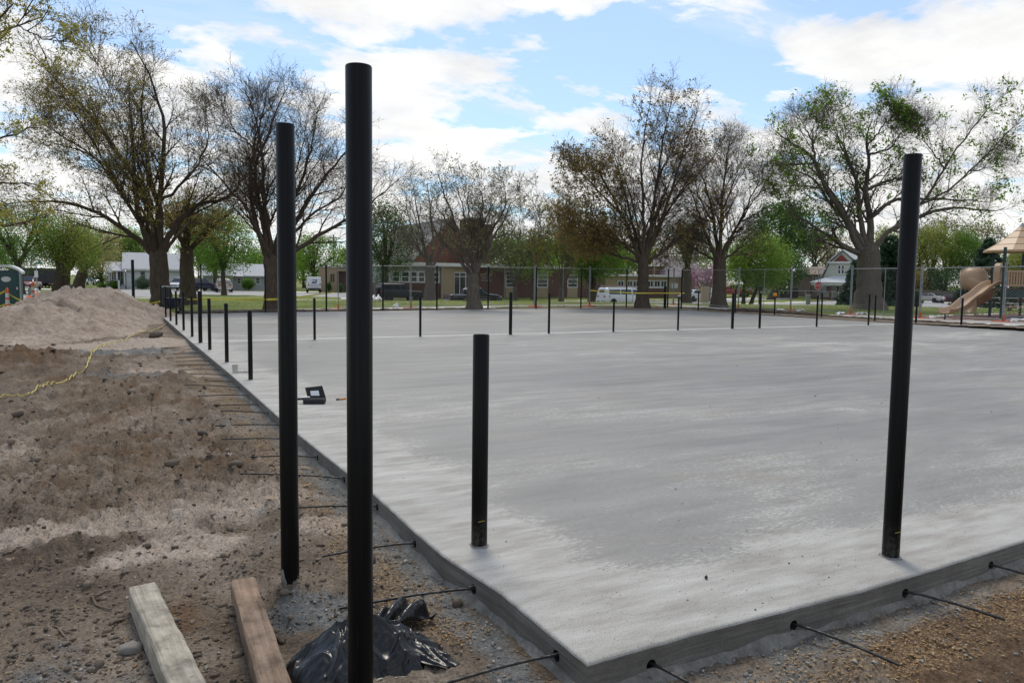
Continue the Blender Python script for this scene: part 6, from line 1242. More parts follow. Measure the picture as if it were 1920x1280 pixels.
def car(name, label, cat, px, w, heading, prof, belt, W, wheels, mat, R=.33, side=(), glass_f=None, glass_b=None, group=None, wtop=.80, z0=.30, extra=None, P=None):
    """prof: (x, top z) from tail to nose; belt: height where the glasshouse begins"""
    base = G(px, w) if P is None else P; root = thing(name, label, cat, base, heading, group)
    xs = [p[0] for p in prof]; zs = [p[1] for p in prof]; st = sorted(set([x for x in np.linspace(xs[0], xs[-1], 40)]+xs)); n = 13; V = []
    top = lambda x: float(np.interp(x, xs, zs))
    for x in st:
        zt_ = top(x); endf = min(1, (x-xs[0])/.25, (xs[-1]-x)/.35); endf = max(0, endf); wb = W/2*(.93+.07*endf**.5); b = belt
        if zt_ > b+.06: f = min(1, (zt_-b)/.5); wt = wb*(1-(1-wtop)*f); up = [(0, zt_), (wt*.6, zt_-.008), (wt*.93, zt_-.035), (wt, zt_-.09), (wb*.985, b+.02), (wb, b-.03)]
        else: up = [(0, zt_), (wb*.55, zt_-.01), (wb*.85, zt_-.03), (wb*.95, zt_-.06), (wb*.985, zt_-.10), (wb, zt_-.16)]
        zl0 = z0+(.08 if endf < .5 else 0); lo = [(wb*1.005, (up[-1][1]+zl0)/2), (wb*.985, zl0+.10), (wb*.93, zl0), (0, zl0)]
        sec = up+lo; ring = [(x, y, z) for y, z in sec]+[(x, -y, z) for y, z in sec[-2:0:-1]]; V.append(ring)
    k = len(V[0]); q = MB(); q.v = [p for r_ in V for p in r_]
    q.f = [(i*k+j, i*k+(j+1) % k, i*k+k+(j+1) % k, i*k+k+j) for i in range(len(V)-1) for j in range(k)]+[tuple(range(k)), tuple(range((len(V)-1)*k, len(V)*k))]
    q.build('body', mat, root, smooth=True)
    def yat(x, z):
        zt_ = top(x); wb = W/2
        if zt_ > belt+.06: f = min(1, (zt_-belt)/.5); wt = wb*(1-(1-wtop)*f); return float(np.interp(z, [belt+.02, zt_-.09], [wb*.985, wt]))
        return wb
    for s_ in (-1, 1):
        for poly in side:
            pts = [(x, s_*(yat(x, z)+.004), z) for x, z in poly]; pts2 = [(x, s_*(yat(x, z)+.014), z) for x, z in poly]; m_ = len(pts)
            MB().add(pts+pts2, [tuple(range(m_)), tuple(reversed(range(m_, 2*m_)))]+[(a, a+m_, (a+1) % m_+m_, (a+1) % m_) for a in range(m_)]).build('side_window', m_cglass, root)
    for nm, g in (('windscreen', glass_f), ('rear_window', glass_b)):
        if g:
            (xa, za), (xb, zb_) = g; dx, dz = xb-xa, zb_-za; L = math.hypot(dx, dz); nx, nz = (dz/L, -dx/L); sg = 1 if nm == 'windscreen' else -1; nx, nz = (abs(nx)*sg, abs(nz)); ya, yb = W/2*.86, W/2*wtop*.94; o = .012
            b0 = [(xa, -ya, za), (xa, ya, za), (xb, yb, zb_), (xb, -yb, zb_)]; MB().hexa([(x+nx*.002, y, z+nz*.002) for x, y, z in b0], [(x+nx*.03, y, z+nz*.03) for x, y, z in b0]).build(nm, m_cglass, root)
    ta, ri = wheel_meshes(R, .21); tm = rm = None
    for x in wheels:
        for s_ in (-1, 1):
            arch = MB().lathe([(R*1.13, 0), (R*1.16, .012), (0, .012)], 22, axis='y'); MBv = [(vx+x, s_*(W/2-.002)+s_*vy*1.0, vz+R) for vx, vy, vz in arch.v if True]; arch.v = MBv; arch.build('wheel_arch', m_black, root)
            if tm is None: t_o = ta.build('tyre', m_tyre, None, smooth=True); tm = t_o.data; r_o = ri.build('rim', m_rim, None, smooth=True); rm = r_o.data
            else: t_o = link('tyre', tm, m_tyre); r_o = link('rim', rm, m_rim)
            wo_ = bpy.data.objects.new('wheel', None); C.objects.link(wo_); wo_.parent = root; wo_.location = (x, s_*(W/2-.085), R); t_o.parent = wo_; r_o.parent = wo_
    def bx(nm, x0, x1, y0, y1, z_0, z_1, m_, mirror=False, bev=.012):
        for s_ in ((-1, 1) if mirror else (1,)): MB().box(x0, x1, min(s_*y0, s_*y1), max(s_*y0, s_*y1), z_0, z_1, bev).build(nm, m_, root)
    xr, xf_ = xs[0], xs[-1]
    if extra: extra(root, bx, xr, xf_, top)
    return root
def std(tail_z=.75, head_z=.68, bump=True, chrome=m_black, mir=(.9, .98)):
    def f(root, bx, xr, xf_, top):
        bx('tail_light', xr-.02, xr+.05, .48, .80, tail_z, tail_z+.16, m_red, True); bx('headlight', xf_-.08, xf_+.015, .45, .80, head_z-.04, head_z+.10, m_lamp, True)
        bx('bumper', xr-.07, xr+.06, -.80, .80, .36, .56, chrome); bx('bumper', xf_-.06, xf_+.06, -.80, .80, .34, .52, chrome); bx('grille', xf_-.03, xf_+.02, -.42, .42, head_z-.10, head_z+.06, m_black)
        bx('number_plate', xr-.085, xr-.068, -.16, .16, .42, .54, m_wframe); bx('mirror', mir[0], mir[0]+.1, .86, 1.04, mir[1], mir[1]+.13, m_black, True)
    return f
HX = 0.0       # along the street
SED = [(-2.35, .70), (-2.25, .98), (-1.75, 1.03), (-1.1, 1.38), (-.5, 1.45), (.15, 1.42), (1.05, 1.0), (1.9, .88), (2.25, .74), (2.38, .55)]
SEDW = [[(-1.35, 1.06), (-1.0, 1.32), (-.42, 1.38), (-.42, 1.02)], [(-.34, 1.02), (-.34, 1.38), (.12, 1.35), (.72, 1.02)]]
SUVP = [(-2.3, .75), (-2.28, 1.1), (-2.0, 1.72), (-1.6, 1.78), (.1, 1.76), (.85, 1.16), (1.9, 1.02), (2.25, .85), (2.35, .6)]
SUVW = [[(-1.85, 1.2), (-1.75, 1.62), (-1.0, 1.66), (-1.0, 1.18)], [(-.92, 1.18), (-.92, 1.66), (-.1, 1.66), (-.1, 1.17)], [(-.02, 1.17), (-.02, 1.66), (.2, 1.6), (.62, 1.17)]]
PKP = [(-2.85, .80), (-2.83, 1.12), (-.95, 1.12), (-.90, 1.13), (-.86, 1.60), (-.6, 1.80), (.55, 1.82), (1.35, 1.22), (2.55, 1.10), (2.85, .92), (2.92, .6)]
PKW = [[(-.72, 1.22), (-.62, 1.66), (.0, 1.70), (.0, 1.20)], [(.08, 1.20), (.08, 1.70), (.55, 1.68), (1.02, 1.20)]]
black = paint('black_paint', (.012, .013, .015), .22)
Yst = 66.8
def onstreet(px, Y): P = ONY(px, 560, Y); P[2] = float(zt(P[0], P[1]))-.05; return P
def pick_extra(root, bx, xr, xf_, top):
    std(.86, .84, chrome=m_chrome, mir=(.95, 1.18))(root, bx, xr, xf_, top)
    bx('bed_lining', -2.76, -.98, -.80, .80, 1.085, 1.125, m_black); bx('tailgate_handle', xr-.035, xr-.01, -.1, .1, .98, 1.03, m_chrome); bx('side_trim', -2.0, 2.0, .985, 1.0, .62, .66, m_chrome, True)
car('pickup_truck', 'shiny black pickup parked across the street in front of the church', 'pickup', 0, 0, HX, PKP, 1.14, 1.98, (-1.75, 1.85), black, .38, PKW, ((1.33, 1.25), (.62, 1.77)), ((-.88, 1.24), (-.66, 1.74)), z0=.42, extra=pick_extra, P=onstreet(886, Yst), wtop=.82)
def jeep_extra(root, bx, xr, xf_, top):
    bx('tail_light', xr-.03, xr+.06, .70, .86, .92, 1.14, m_red, True); bx('bumper', xr-.14, xr+.02, -.8, .8, .52, .68, m_black); bx('bumper', xf_-.02, xf_+.18, -.8, .8, .52, .68, m_black); bx('fender', .95, 2.1, .80, 1.02, .98, 1.05, m_black, True); bx('fender', -1.75, -.65, .80, 1.02, .98, 1.05, m_black, True)
    bx('headlight', xf_-.02, xf_+.03, .38, .58, .90, 1.08, m_lamp, True); bx('mirror', .62, .72, .92, 1.1, 1.26, 1.44, m_black, True)
    MB().lathe([(.17, -.12), (.38, -.12), (.40, 0), (.38, .12), (.17, .12)], 22, (xr-.16, 0, 1.06), 'x', closed=True).build('spare_wheel', m_tyre, root, smooth=True)
    MB().lathe([(0, -.06), (.18, -.06), (.18, .06), (0, .06)], 16, (xr-.16, 0, 1.06), 'x').build('spare_rim', m_rim, root)
JP = [(-2.05, .8), (-2.04, 1.2), (-2.0, 1.80), (-1.9, 1.85), (.28, 1.83), (.62, 1.24), (.72, 1.19), (2.02, 1.10), (2.12, .7)]
car('off_roader', 'boxy matt black off roader with spare wheel, left of the black pickup', 'suv', 0, 0, HX, JP, 1.2, 1.86, (-1.35, 1.55), pm('matt_black_paint', (.022, .023, .025), (.017, .018, .02), rough=.45), .40, [[(-1.85, 1.28), (-1.82, 1.68), (-.95, 1.70), (-.95, 1.26)], [(-.87, 1.26), (-.87, 1.70), (-.18, 1.70), (-.18, 1.26)], [(-.10, 1.26), (-.10, 1.70), (.22, 1.69), (.48, 1.26)]], ((.61, 1.28), (.32, 1.76)), ((-2.03, 1.28), (-2.0, 1.70)), z0=.55, wtop=.90, extra=jeep_extra, P=onstreet(748, Yst))
VP = [(-2.85, .70), (-2.84, 1.2), (-2.70, 1.92), (-2.5, 2.02), (1.05, 2.02), (1.45, 1.90), (2.05, 1.24), (2.62, 1.05), (2.80, .85), (2.85, .5)]
VWN = [[(-2.45, 1.28), (-2.40, 1.78), (-.95, 1.80), (-.95, 1.26)], [(-.82, 1.26), (-.82, 1.80), (-.05, 1.80), (-.05, 1.26)], [(.05, 1.26), (.05, 1.80), (.62, 1.80), (.62, 1.26)], [(.80, 1.24), (.80, 1.80), (1.30, 1.78), (1.80, 1.24)]]
def van_extra(root, bx, xr, xf_, top):
    std(.95, .80, chrome=m_chrome, mir=(1.65, 1.2))(root, bx, xr, xf_, top)
    for y in (-.62, .62):
        MB().tube([(-2.4, y, 2.16), (.9, y, 2.16)], .025, 6).build('rack_rail', m_rim, root)
        for x in (-2.3, -1.2, 0, .85): MB().tube([(x, y, 1.98), (x, y, 2.16)], .02, 6).build('rack_leg', m_rim, root)
    for x in (-2.3, -1.2, 0, .85): MB().tube([(x, -.65, 2.165), (x, .65, 2.165)], .022, 6).build('rack_bar', m_rim, root)
    for y0, m_ in ((-.35, pm('fibreglass_ladder', (.25, .06, .03), (.19, .045, .025), rough=.6)), (.18, m_rim)):
        q = MB()
        for y in (y0-.2, y0+.2): q.box(-2.75, 1.0, y-.015, y+.015, 2.19, 2.27)
        for k in range(11): q.box(-2.6+k*.34, -2.57+k*.34, y0-.19, y0+.19, 2.21, 2.24)
        q.build('ladder', m_, root)
    for k, y in enumerate((-.22, .22)): bx('rear_door_window', xr-.0+.06, xr+.12, y-.24, y+.24, 1.32, 1.74, m_cglass)
    for y in (-.9, .91): bx('door_handle', .70, .73, y-.12 if y < 0 else y, y if y < 0 else y+.10, 1.02, 1.12, m_black); 
    for y in (-1, 1): MB().lathe([(0, 0), (.09, 0), (.09, .012), (0, .012)], 14, (1.3, y*1.0-(.006), .92), 'y').build('door_emblem', pm('blue_emblem', (.05, .10, .30), rough=.4), root)
    bx('fuel_flap', -2.5, -2.34, -1.005, -.99, .98, 1.14, m_black)
white = paint('white_paint', (.66, .67, .68), .35)
car('work_van', 'white work van with ladders on its roof rack', 'van', 0, 0, HX, VP, 1.2, 2.0, (-1.85, 1.75), white, .38, VWN, ((2.03, 1.28), (1.50, 1.86)), None, z0=.40, extra=van_extra, P=onstreet(1166, Yst), wtop=.86)
car('parked_car', 'white car half hidden behind the pale budding tree', 'car', 0, 0, .2, SED, 1.0, 1.8, (-1.4, 1.4), paint('pearl_white', (.62, .62, .63)), .33, SEDW, ((1.02, 1.04), (.2, 1.38)), ((-1.7, 1.06), (-1.12, 1.35)), extra=std(), P=G(1303, 96))
redp = paint('bright_red_paint', (.36, .02, .025))
car('pickup_truck', 'bright red pickup parked beyond the street under the domed tree', 'pickup', 1373, 112, YAW*-1+.1, PKP, 1.14, 1.98, (-1.75, 1.85), redp, .38, PKW, ((1.33, 1.25), (.62, 1.77)), ((-.88, 1.24), (-.66, 1.74)), z0=.42, extra=pick_extra)
car('parked_car', 'silver saloon parked on the right street behind the wire fence', 'car', 1742, 121, YAW*-1+math.pi-.95, SED, 1.0, 1.8, (-1.4, 1.4), paint('silver_paint', (.50, .47, .42)), .33, SEDW, ((1.02, 1.04), (.2, 1.38)), ((-1.7, 1.06), (-1.12, 1.35)), extra=std())
car('parked_car', 'dark maroon saloon parked behind the slide', 'car', 1781, 122, YAW*-1+math.pi-.95, SED, 1.0, 1.8, (-1.4, 1.4), paint('maroon_paint', (.085, .012, .018)), .33, SEDW, ((1.02, 1.04), (.2, 1.38)), ((-1.7, 1.06), (-1.12, 1.35)), extra=std())
toward = -YAW-math.pi/2; away = -YAW+math.pi/2
car('parked_suv', 'white estate car facing the camera beside the dark bare trunk', 'suv', 337, 104, toward+.08, SUVP, 1.14, 1.85, (-1.45, 1.45), white, .36, SUVW, ((.83, 1.18), (.16, 1.70)), None, z0=.36, extra=std(.95, .80, mir=(.55, 1.15)))
car('parked_car', 'dark blue hatchback parked left of the beige pickup', 'car', 376, 106, away-.5, SUVP, 1.14, 1.8, (-1.4, 1.4), paint('navy_paint', (.018, .024, .05)), .34, SUVW, ((.83, 1.18), (.16, 1.70)), ((-2.22, 1.16), (-2.02, 1.62)), extra=std(.9, .8))
car('pickup_truck', 'beige pickup seen from behind on the pale car park', 'pickup', 419, 100, away+.42, PKP, 1.14, 1.98, (-1.75, 1.85), paint('beige_paint', (.42, .38, .33)), .40, PKW, ((1.33, 1.25), (.62, 1.77)), ((-.88, 1.22), (-.66, 1.74)), z0=.48, extra=pick_extra)
car('pickup_truck', 'dark red pickup at the roadside behind the portable toilet', 'pickup', 52, 96, toward+.35, PKP, 1.14, 1.98, (-1.75, 1.85), paint('dark_red_paint', (.20, .018, .022)), .38, PKW, ((1.33, 1.25), (.62, 1.77)), None, z0=.42, extra=pick_extra)
car('parked_car', 'bright red small car by the slim leaning tree trunk', 'car', 87, 118, toward+.5, SED, 1.0, 1.8, (-1.4, 1.4), redp, .33, SEDW, ((1.02, 1.04), (.2, 1.38)), None, extra=std())
car('parked_car', 'white car far down the left road by the thick trunk', 'car', 178, 150, toward+.9, SUVP, 1.14, 1.8, (-1.4, 1.4), white, .34, SUVW, ((.83, 1.18), (.16, 1.70)), None, extra=std())
car('parked_car', 'red car tail just left of the tallest near post', 'car', 549, 100, away+.1, SED, 1.0, 1.8, (-1.4, 1.4), redp, .33, SEDW, ((1.02, 1.04), (.2, 1.38)), ((-1.7, 1.06), (-1.12, 1.35)), extra=std()) if False else None
# mail van, seen from behind
def mail_extra(root, bx, xr, xf_, top):
    bx('bumper', xr-.12, xr+.02, -.86, .86, .40, .62, m_black); bx('tail_light', xr-.02, xr+.01, .74, .82, .95, 1.35, m_red, True); bx('roller_door_frame', xr-.02, xr+.0, -.72, .72, .72, .75, m_black); bx('number_plate', xr-.03, xr-.015, -.16, .16, .85, .97, m_wframe)
    bx('stripe', xr-.022, xr-.004, -.86, .86, 1.04, 1.08, pm('stripe_blue', (.03, .05, .2), rough=.4)); bx('stripe', xr-.022, xr-.004, -.5, .5, .90, .93, pm('stripe_red', (.5, .03, .03), rough=.4))
    for s_ in (-1, 1): bx('stripe', -1.6, 1.3, s_*.952-.004, s_*.952+.004, 1.04, 1.08, MATS['stripe_blue']); bx('mirror', .75, .85, s_*.9, s_*1.2, 1.35, 1.6, m_wframe)
    # emblem: blue slanted field with a white streamlined eagle head
    e_ = bpy.data.objects.new('emblem', None); 
    blue_ = pm('emblem_blue', (.03, .055, .23), rough=.4); y0, y1, za, zb_ = .36, -.40, 1.30, 1.82
    q = MB().prism([(y0, za), (y1+.12, za), (y1, zb_), (y0-.12, zb_)], xr-.026, xr-.012, 'x'); em = q.build('emblem', blue_, root)
    w_ = MB().prism([(y0-.10, zb_-.10), (-.05, zb_-.05), (y1+.10, zb_-.22), (-.02, zb_-.20), (y0-.05, zb_-.34), (y0-.02, zb_-.30)], xr-.034, xr-.027, 'x').prism([(.10, za+.12), (y1+.16, za+.20), (y1+.13, za+.25), (-.02, za+.22)], xr-.034, xr-.027, 'x'); w2 = w_.build('eagle', m_wframe, em)
MV = [(-2.05, .6), (-2.04, 2.12), (-1.95, 2.2), (.75, 2.2), (.95, 2.05), (1.35, 1.25), (2.05, 1.10), (2.15, .6)]
car('mail_van', 'white boxy mail van with blue eagle emblem seen from behind', 'van', 588, 106, away+.30, MV, 1.2, 1.9, (-1.35, 1.55), white, .34, [[(.10, 1.25), (.10, 2.0), (.70, 2.0), (1.05, 1.25)]], ((1.32, 1.30), (.98, 2.0)), None, z0=.42, extra=mail_extra, wtop=.97)
P = G(82, 112); tr_ = thing('black_trailer', 'black box trailer parked behind the red cars on the left', 'trailer', P, -YAW+.2)
MB().box(-4.2, 3.2, -1.2, 1.2, .75, 3.0, .04).build('box', m_black, tr_)
for x in (-1.2, 0): 
    for s_ in (-1, 1): MB().lathe([(.2, -.1), (.36, -.1), (.37, 0), (.36, .1), (.2, .1)], 18, (x, s_*1.25, .37), 'y', closed=True).build('wheel', m_tyre, tr_)
MB().box(-.1, 4.6, -.06, .06, .5, .62).build('drawbar', m_black, tr_)

# ------------------------------------------------------------------ temporary fence round the site
m_orange = pm('orange_plastic_base', (.55, .12, .04), (.40, .09, .035), rough=.7, scale=12)
m_wire = pm('fence_wire', (.33, .34, .35), rough=.5, metal=.5)
def wire_mesh(L, h, pitch=.13, r=.0016):
    V = []; T = []
    n = int((L+h)/pitch)
    for sgn in (1, -1):
        for k in range(1, n):
            c = k*pitch; x0, z0_ = (c, 0) if c <= L else (L, c-L); x1, z1_ = (0, c) if c <= h else (c-h, h)
            if sgn < 0: x0, x1 = L-x0, L-x1
            d = np.array([x1-x0, 0, z1_-z0_]); l = np.linalg.norm(d)
            if l < .02: continue
            d /= l; a = np.array([0, 1., 0])*r; b_ = np.cross(d, [0, 1., 0])*r; p0, p1 = np.array([x0, 0, z0_]), np.array([x1, 0, z1_]); o = len(V)
            V += [p0+a, p0-a*.5+b_*.87, p0-a*.5-b_*.87, p1+a, p1-a*.5+b_*.87, p1-a*.5-b_*.87]; T += [(o, o+1, o+4, o+3), (o+1, o+2, o+5, o+4), (o+2, o, o+3, o+5)]
    return np_mesh('chain_link', np.array(V), np.array(T))
HF = 2.1
def panel(label, A, B, top_px=None):
    A = np.array(A, float); B = np.array(B, float); A[2] = zt(A[0], A[1])+.06; B[2] = zt(B[0], B[1])+.06; d = B-A; L = np.linalg.norm(d[:2]); root = thing('site_fence', label, 'fence', A, math.atan2(d[1], d[0]), 'temporary fence panels round the site'); s = (B[2]-A[2])/L
    sk = lambda q: [(x, y, z+s*x) for x, y, z in q]
    for x in (.03, L-.03): MB().tube(sk([(x, 0, 0), (x, 0, HF+.16)]), .021, 8).build('upright', m_galv, root)
    MB().tube(sk([(L/2, 0, .05), (L/2, 0, HF)]), .014, 8).build('middle_upright', m_galv, root)
    for z in (HF, .08): MB().tube(sk([(.03, 0, z), (L-.03, 0, z)]), .016, 8).build('rail', m_galv, root)
    w_ = link('chain_link', wire_mesh(L-.08, HF-.1), m_wire, root); w_.location = (.04, .0, .09); w_['kind'] = 'stuff'
    MB().hexa([(-.32, -.30, -.07), (.32, -.30, -.07), (.32, .30, -.07), (-.32, .30, -.07)], [(-.28, -.26, .0), (.28, -.26, .0), (.28, .26, .0), (-.28, .26, .0)]).build('foot', m_orange, root)
    MB().lathe([(.036, 0), (.034, .22), (.026, .26)], 10, (.03, 0, -.01)).build('foot_sleeve', m_orange, root)
backj = [633, 770, 885, 1003, 1105, 1262]
pb = [np.array([ONY(px, 576, 33.75)[0], 33.75, 0]) for px in backj]; names = ['behind the small post left of the tallest post', 'in front of the black off roader', 'in front of the black pickup', 'in front of the church windows', 'in front of the white van']
nb = ['first', 'second', 'third', 'fourth', 'fifth']
for k in range(5): panel('wire mesh fence panel on the far side of the slab, %s from the left' % nb[k], pb[k], pb[k+1])
rj = [1262, 1384, 1482, 1594, 1724, 1880, 2080]; yb = [577, 578.5, 582, 587.5, 595, 603, 612]
pr = [pb[-1]]+[ONZ(px, py, .12) for px, py in zip(rj[1:], yb[1:])]
pr = [np.array([28.9 if k else p[0], p[1] if k == 0 else ONX(rj[k], yb[k], 28.9)[1], 0]) for k, p in enumerate(pr)]
lr = ['in front of the pink blossom', 'in front of the domed green tree', 'in front of the gabled house', 'in front of the spreading tree trunk', 'in front of the slide', 'in front of the playground railing']
for k in range(6): panel('wire mesh fence panel on the right side, standing %s' % lr[k], pr[k], pr[k+1])
for k, (j, dx, L) in enumerate(((2, -.5, .45), (2, .5, .4), (3, -.45, .35), (3, .5, .5), (4, .75, .7), (5, .6, .7))):
    P = pr[j].copy(); dirn = -RGT if dx < 0 else RGT; P = P+RGT*dx; P[2] = zt(P[0], P[1])+.02
    crumple('sandbag', 'slumped white sandbag weighing the fence foot, %s from the left' % ordn[k], 'sandbag', P, L*.6, .16, .14, m_white, 20+k, -YAW+.1)
P = ONZ(742, 580.5, -.02); crumple('white_bag', 'small crumpled white bag on the far edge of the slab', 'bag', P, .14, .1, .30, m_white, 31)
P = G(700, 46); crumple('sandbag', 'white heap of sandbag left of the black off roader', 'sandbag', P, .5, .3, .45, m_white, 33)

# poles, signs, tapes
P = G(1003.5, 43.5); up_ = thing('steel_pole', 'thick grey pole with rusty top behind the fence by the church windows', 'pole', P)
MB().tube([(0, 0, -.1), (0, 0, 2.2)], .085, 12).build('shaft', pm('dull_grey_paint', (.20, .20, .21), (.15, .15, .16), rough=.7), up_); MB().tube([(0, 0, 2.2), (0, 0, 2.95)], .075, 12).build('top', pm('rusty_wood', (.19, .10, .06), (.12, .065, .04), rough=.9, scale=8), up_); MB().tube([(0, 0, 2.95), (0, 0, 3.0)], .10, 12).build('cap', m_black, up_)
P = G(1535, 52); P2 = P.copy(); sg = thing('stop_sign', 'red octagonal stop sign on a slim grey pole by the right street', 'sign', P, -YAW)
hz = AT(1535, 535.5, 52)[2]-P[2]; MB().tube([(0, .02, -.1), (0, .02, hz+1.2)], .03, 8).build('pole', m_galv, sg)
oc = lambda R: [(R*math.cos(math.radians(22.5+45*k)), hz+R*math.sin(math.radians(22.5+45*k))) for k in range(8)]
MB().prism(oc(.30), -.025, -.012).build('rim', m_wframe, sg); MB().prism(oc(.268), -.034, -.026).build('plate', pm('sign_red', (.50, .02, .03), (.42, .018, .026), rough=.4), sg)
o = link('lettering', text_mesh('STOP', .21, .003), m_wframe, sg); o.location = (0, -.038, hz); o.rotation_euler = (math.radians(90), 0, 0)
P = G(69, 68); sg = thing('street_sign', 'parking sign and green street name plate on a pole left of the trees', 'sign', P, -YAW)
MB().tube([(0, 0, -.1), (0, 0, 3.0)], .04, 8).build('pole', m_galv, sg); MB().box(-.16, .16, -.06, -.045, 1.7, 2.3, .004).build('plate', m_wframe, sg); MB().box(-.05, .55, -.02, .01, 2.9, 3.08, .004).build('name_plate', pm('sign_green', (.02, .16, .09), rough=.4), sg)
P = G(207, 64); sg = thing('slim_pole', 'slim dark pole rising behind the sand pile in front of the white house', 'pole', P); MB().tube([(0, 0, -.1), (0, 0, 2.6)], .03, 8).build('shaft', m_black, sg); MB().box(-.12, .12, -.05, -.03, 2.1, 2.5, .003).build('plate', m_wframe, sg)
P = G(129, 78); sg = thing('guide_post', 'short grey post at the grass strip edge by the trees', 'post', P); MB().box(-.09, .09, -.05, .05, -.1, .95, .01).build('shaft', pm('grey_post', (.2, .2, .19), rough=.8), sg)
P = G(57, 56); sg = thing('utility_box', 'small grey green utility pedestal beside the orange post', 'utility box', P, -YAW); MB().box(-.14, .14, -.12, .12, -.05, .85, .02).build('case', pm('pedestal_green', (.17, .21, .17), rough=.6), sg); MB().box(-.15, .15, -.13, .13, .85, .93, .02).build('lid', pm('pedestal_lid', (.22, .25, .22), rough=.6), sg)
P = G(1517, 62); sg = thing('utility_box', 'small grey pedestal at the kerb left of the stop sign', 'utility box', P, -YAW); MB().box(-.14, .14, -.12, .12, -.05, .75, .02).build('case', MATS['pedestal_lid'], sg); MB().box(-.16, .16, -.14, .14, .75, .85, .02).build('lid', m_galv, sg)
P = G(1336, 92); sg = thing('church_sign', 'tan brick sign with a white letter board under the dark bare tree', 'sign', P, -YAW); MB().box(-1.35, -.35, -.2, .2, -.1, 1.9).build('pier', m_tan, sg); MB().box(-.33, 1.2, -.1, .1, .1, 1.85, .02).build('board_frame', m_black, sg); MB().box(-.22, 1.1, -.12, -.105, 1.05, 1.75).build('letter_board', m_wframe, sg); MB().box(-.22, 1.1, -.12, -.105, .2, .95).build('letter_board', m_wframe, sg)
P = G(1425, 50); sg = thing('drinking_fountain', 'dark box shaped stand with bent pipe behind the row post', 'stand', P, -YAW); MB().box(-.12, .14, -.12, .12, .95, 1.25, .01).build('case', m_black, sg); MB().tube([(0, 0, 0), (0, 0, .95)], .05, 8).build('leg', m_black, sg); MB().tube([(-.06, 0, 1.25), (-.06, 0, 1.5), (.0, 0, 1.62), (.12, 0, 1.66)], .012, 6).build('pipe', m_black, sg); MB().box(-.55, -.12, -.05, .05, 1.2, 1.24).build('arm', m_black, sg)
def tape(label, pts, wd=.075, sag=.0, group=None):
    P = [np.array(p, float) for p in pts]; V = []; F_ = []
    S = []
    for a, b_ in zip(P[:-1], P[1:]):
        L = np.linalg.norm(b_-a); n = max(4, int(L/.25))
        for k in range(n): t_ = k/n; S.append(a*(1-t_)+b_*t_+np.array([0, 0, -sag*L*.02*4*t_*(1-t_)]))
    S.append(P[-1]); q = MB()
    for k, p in enumerate(S):
        tw_ = .5*math.sin(k*.5)+.3*math.sin(k*.21); n_ = -FWD*math.sin(tw_); uz = np.array([0, 0, math.cos(tw_)])+n_*.6
        for s_ in (-.5, .5): q.v.append(tuple(p+uz*wd*s_)); 
        for s_ in (.5, -.5): q.v.append(tuple(p+uz*wd*s_+FWD*.002))
    for k in range(len(S)-1):
        for j in range(4): q.f.append((k*4+j, k*4+(j+1) % 4, k*4+4+(j+1) % 4, k*4+4+j))
    return tag(q.build('warning_tape', m_tape_y, None), label, 'tape', group)
tape('long yellow tape stretched over the far lawn to the bare tree', [AT(318, 561, 34.5), AT(420, 561, 34.3), AT(503, 561.5, 34.0)]); tape('yellow tape band on the trunk of the bare tree', [AT(503, 561.5, 34.0), AT(540, 560, 33.9)], .1)
tape('yellow tape running from the bare tree up to the far lot', [AT(541, 559.5, 34.0), AT(560, 557, 40), AT(625, 548, 44)]); tape('fluttering yellow tape end between the sand pile post and tree', [AT(253, 576, 33), AT(276, 570, 33.2), AT(300, 565, 33.5), AT(318, 562, 33.6)], .07)
tape('torn yellow tape end hanging by the left tree', [AT(281, 568, 33.1), AT(277, 576, 33.1), AT(274, 581, 33.1)], .1)
tape('yellow tape stretched past the white van to the far corner', [AT(1107, 544.5, 42), AT(1140, 547, 41.8), AT(1195, 549.5, 41.5), AT(1246, 549.5, 41.6), AT(1284, 549.5, 42.5)], .06)
# portable toilet
Pq = G(14, 37.6); Pq[2] = -.42; pt_ = thing('portable_toilet', 'dark teal portable toilet with white domed roof at the left edge', 'portable toilet', Pq, -.03)
m_teal = pm('teal_plastic', (.012, .060, .072), (.009, .048, .06), rough=.45, scale=3)
MB().box(-.58, .58, -.58, .58, .0, 2.02, .02).build('cabin', m_teal, pt_); MB().prism([(-.48, .12), (.48, .12), (.48, 1.86), (.36, 2.0), (.18, 2.06), (-.18, 2.06), (-.36, 2.0), (-.48, 1.86)], -.61, -.583).build('door', pm('teal_door', (.010, .052, .062), (.008, .044, .052), rough=.4), pt_)
q = MB()
for i in range(13):
    t_ = i/12; x = -.68+1.36*t_; z = 2.0+.33*math.sin(math.pi*t_)**.7
    q.v += [(x, -.70, z-.11), (x, -.70, z), (x, .66, z), (x, .66, z-.11)]
q.f = [(i*4+j, i*4+(j+1) % 4, i*4+4+(j+1) % 4, i*4+4+j) for i in range(12) for j in range(4)]+[(0, 1, 2, 3), (51, 50, 49, 48)]; q.build('roof', pm('white_roof_plastic', (.68, .69, .70), (.6, .61, .62), rough=.4), pt_, smooth=True)
for x in (-.60, .60): MB().box(x-.035, x+.035, -.63, -.584, .02, 2.0, .008).build('corner_trim', pm('grey_trim_plastic', (.32, .36, .36), rough=.5), pt_)
MB().lathe([(0, 0), (.24, 0), (.24, .012), (0, .012)], 28, (0, 0, 0), 'y').build('label_plate', m_wframe, pt_, xf=lambda v: (v[0]*.85+.02, v[1]-.624, v[2]*.55+1.62))
MB().box(.44, .50, -.65, -.612, 1.10, 1.24, .01).build('latch', m_wframe, pt_); MB().box(-.66, .66, -.66, .66, -.12, -.002).build('skid', m_black, pt_)
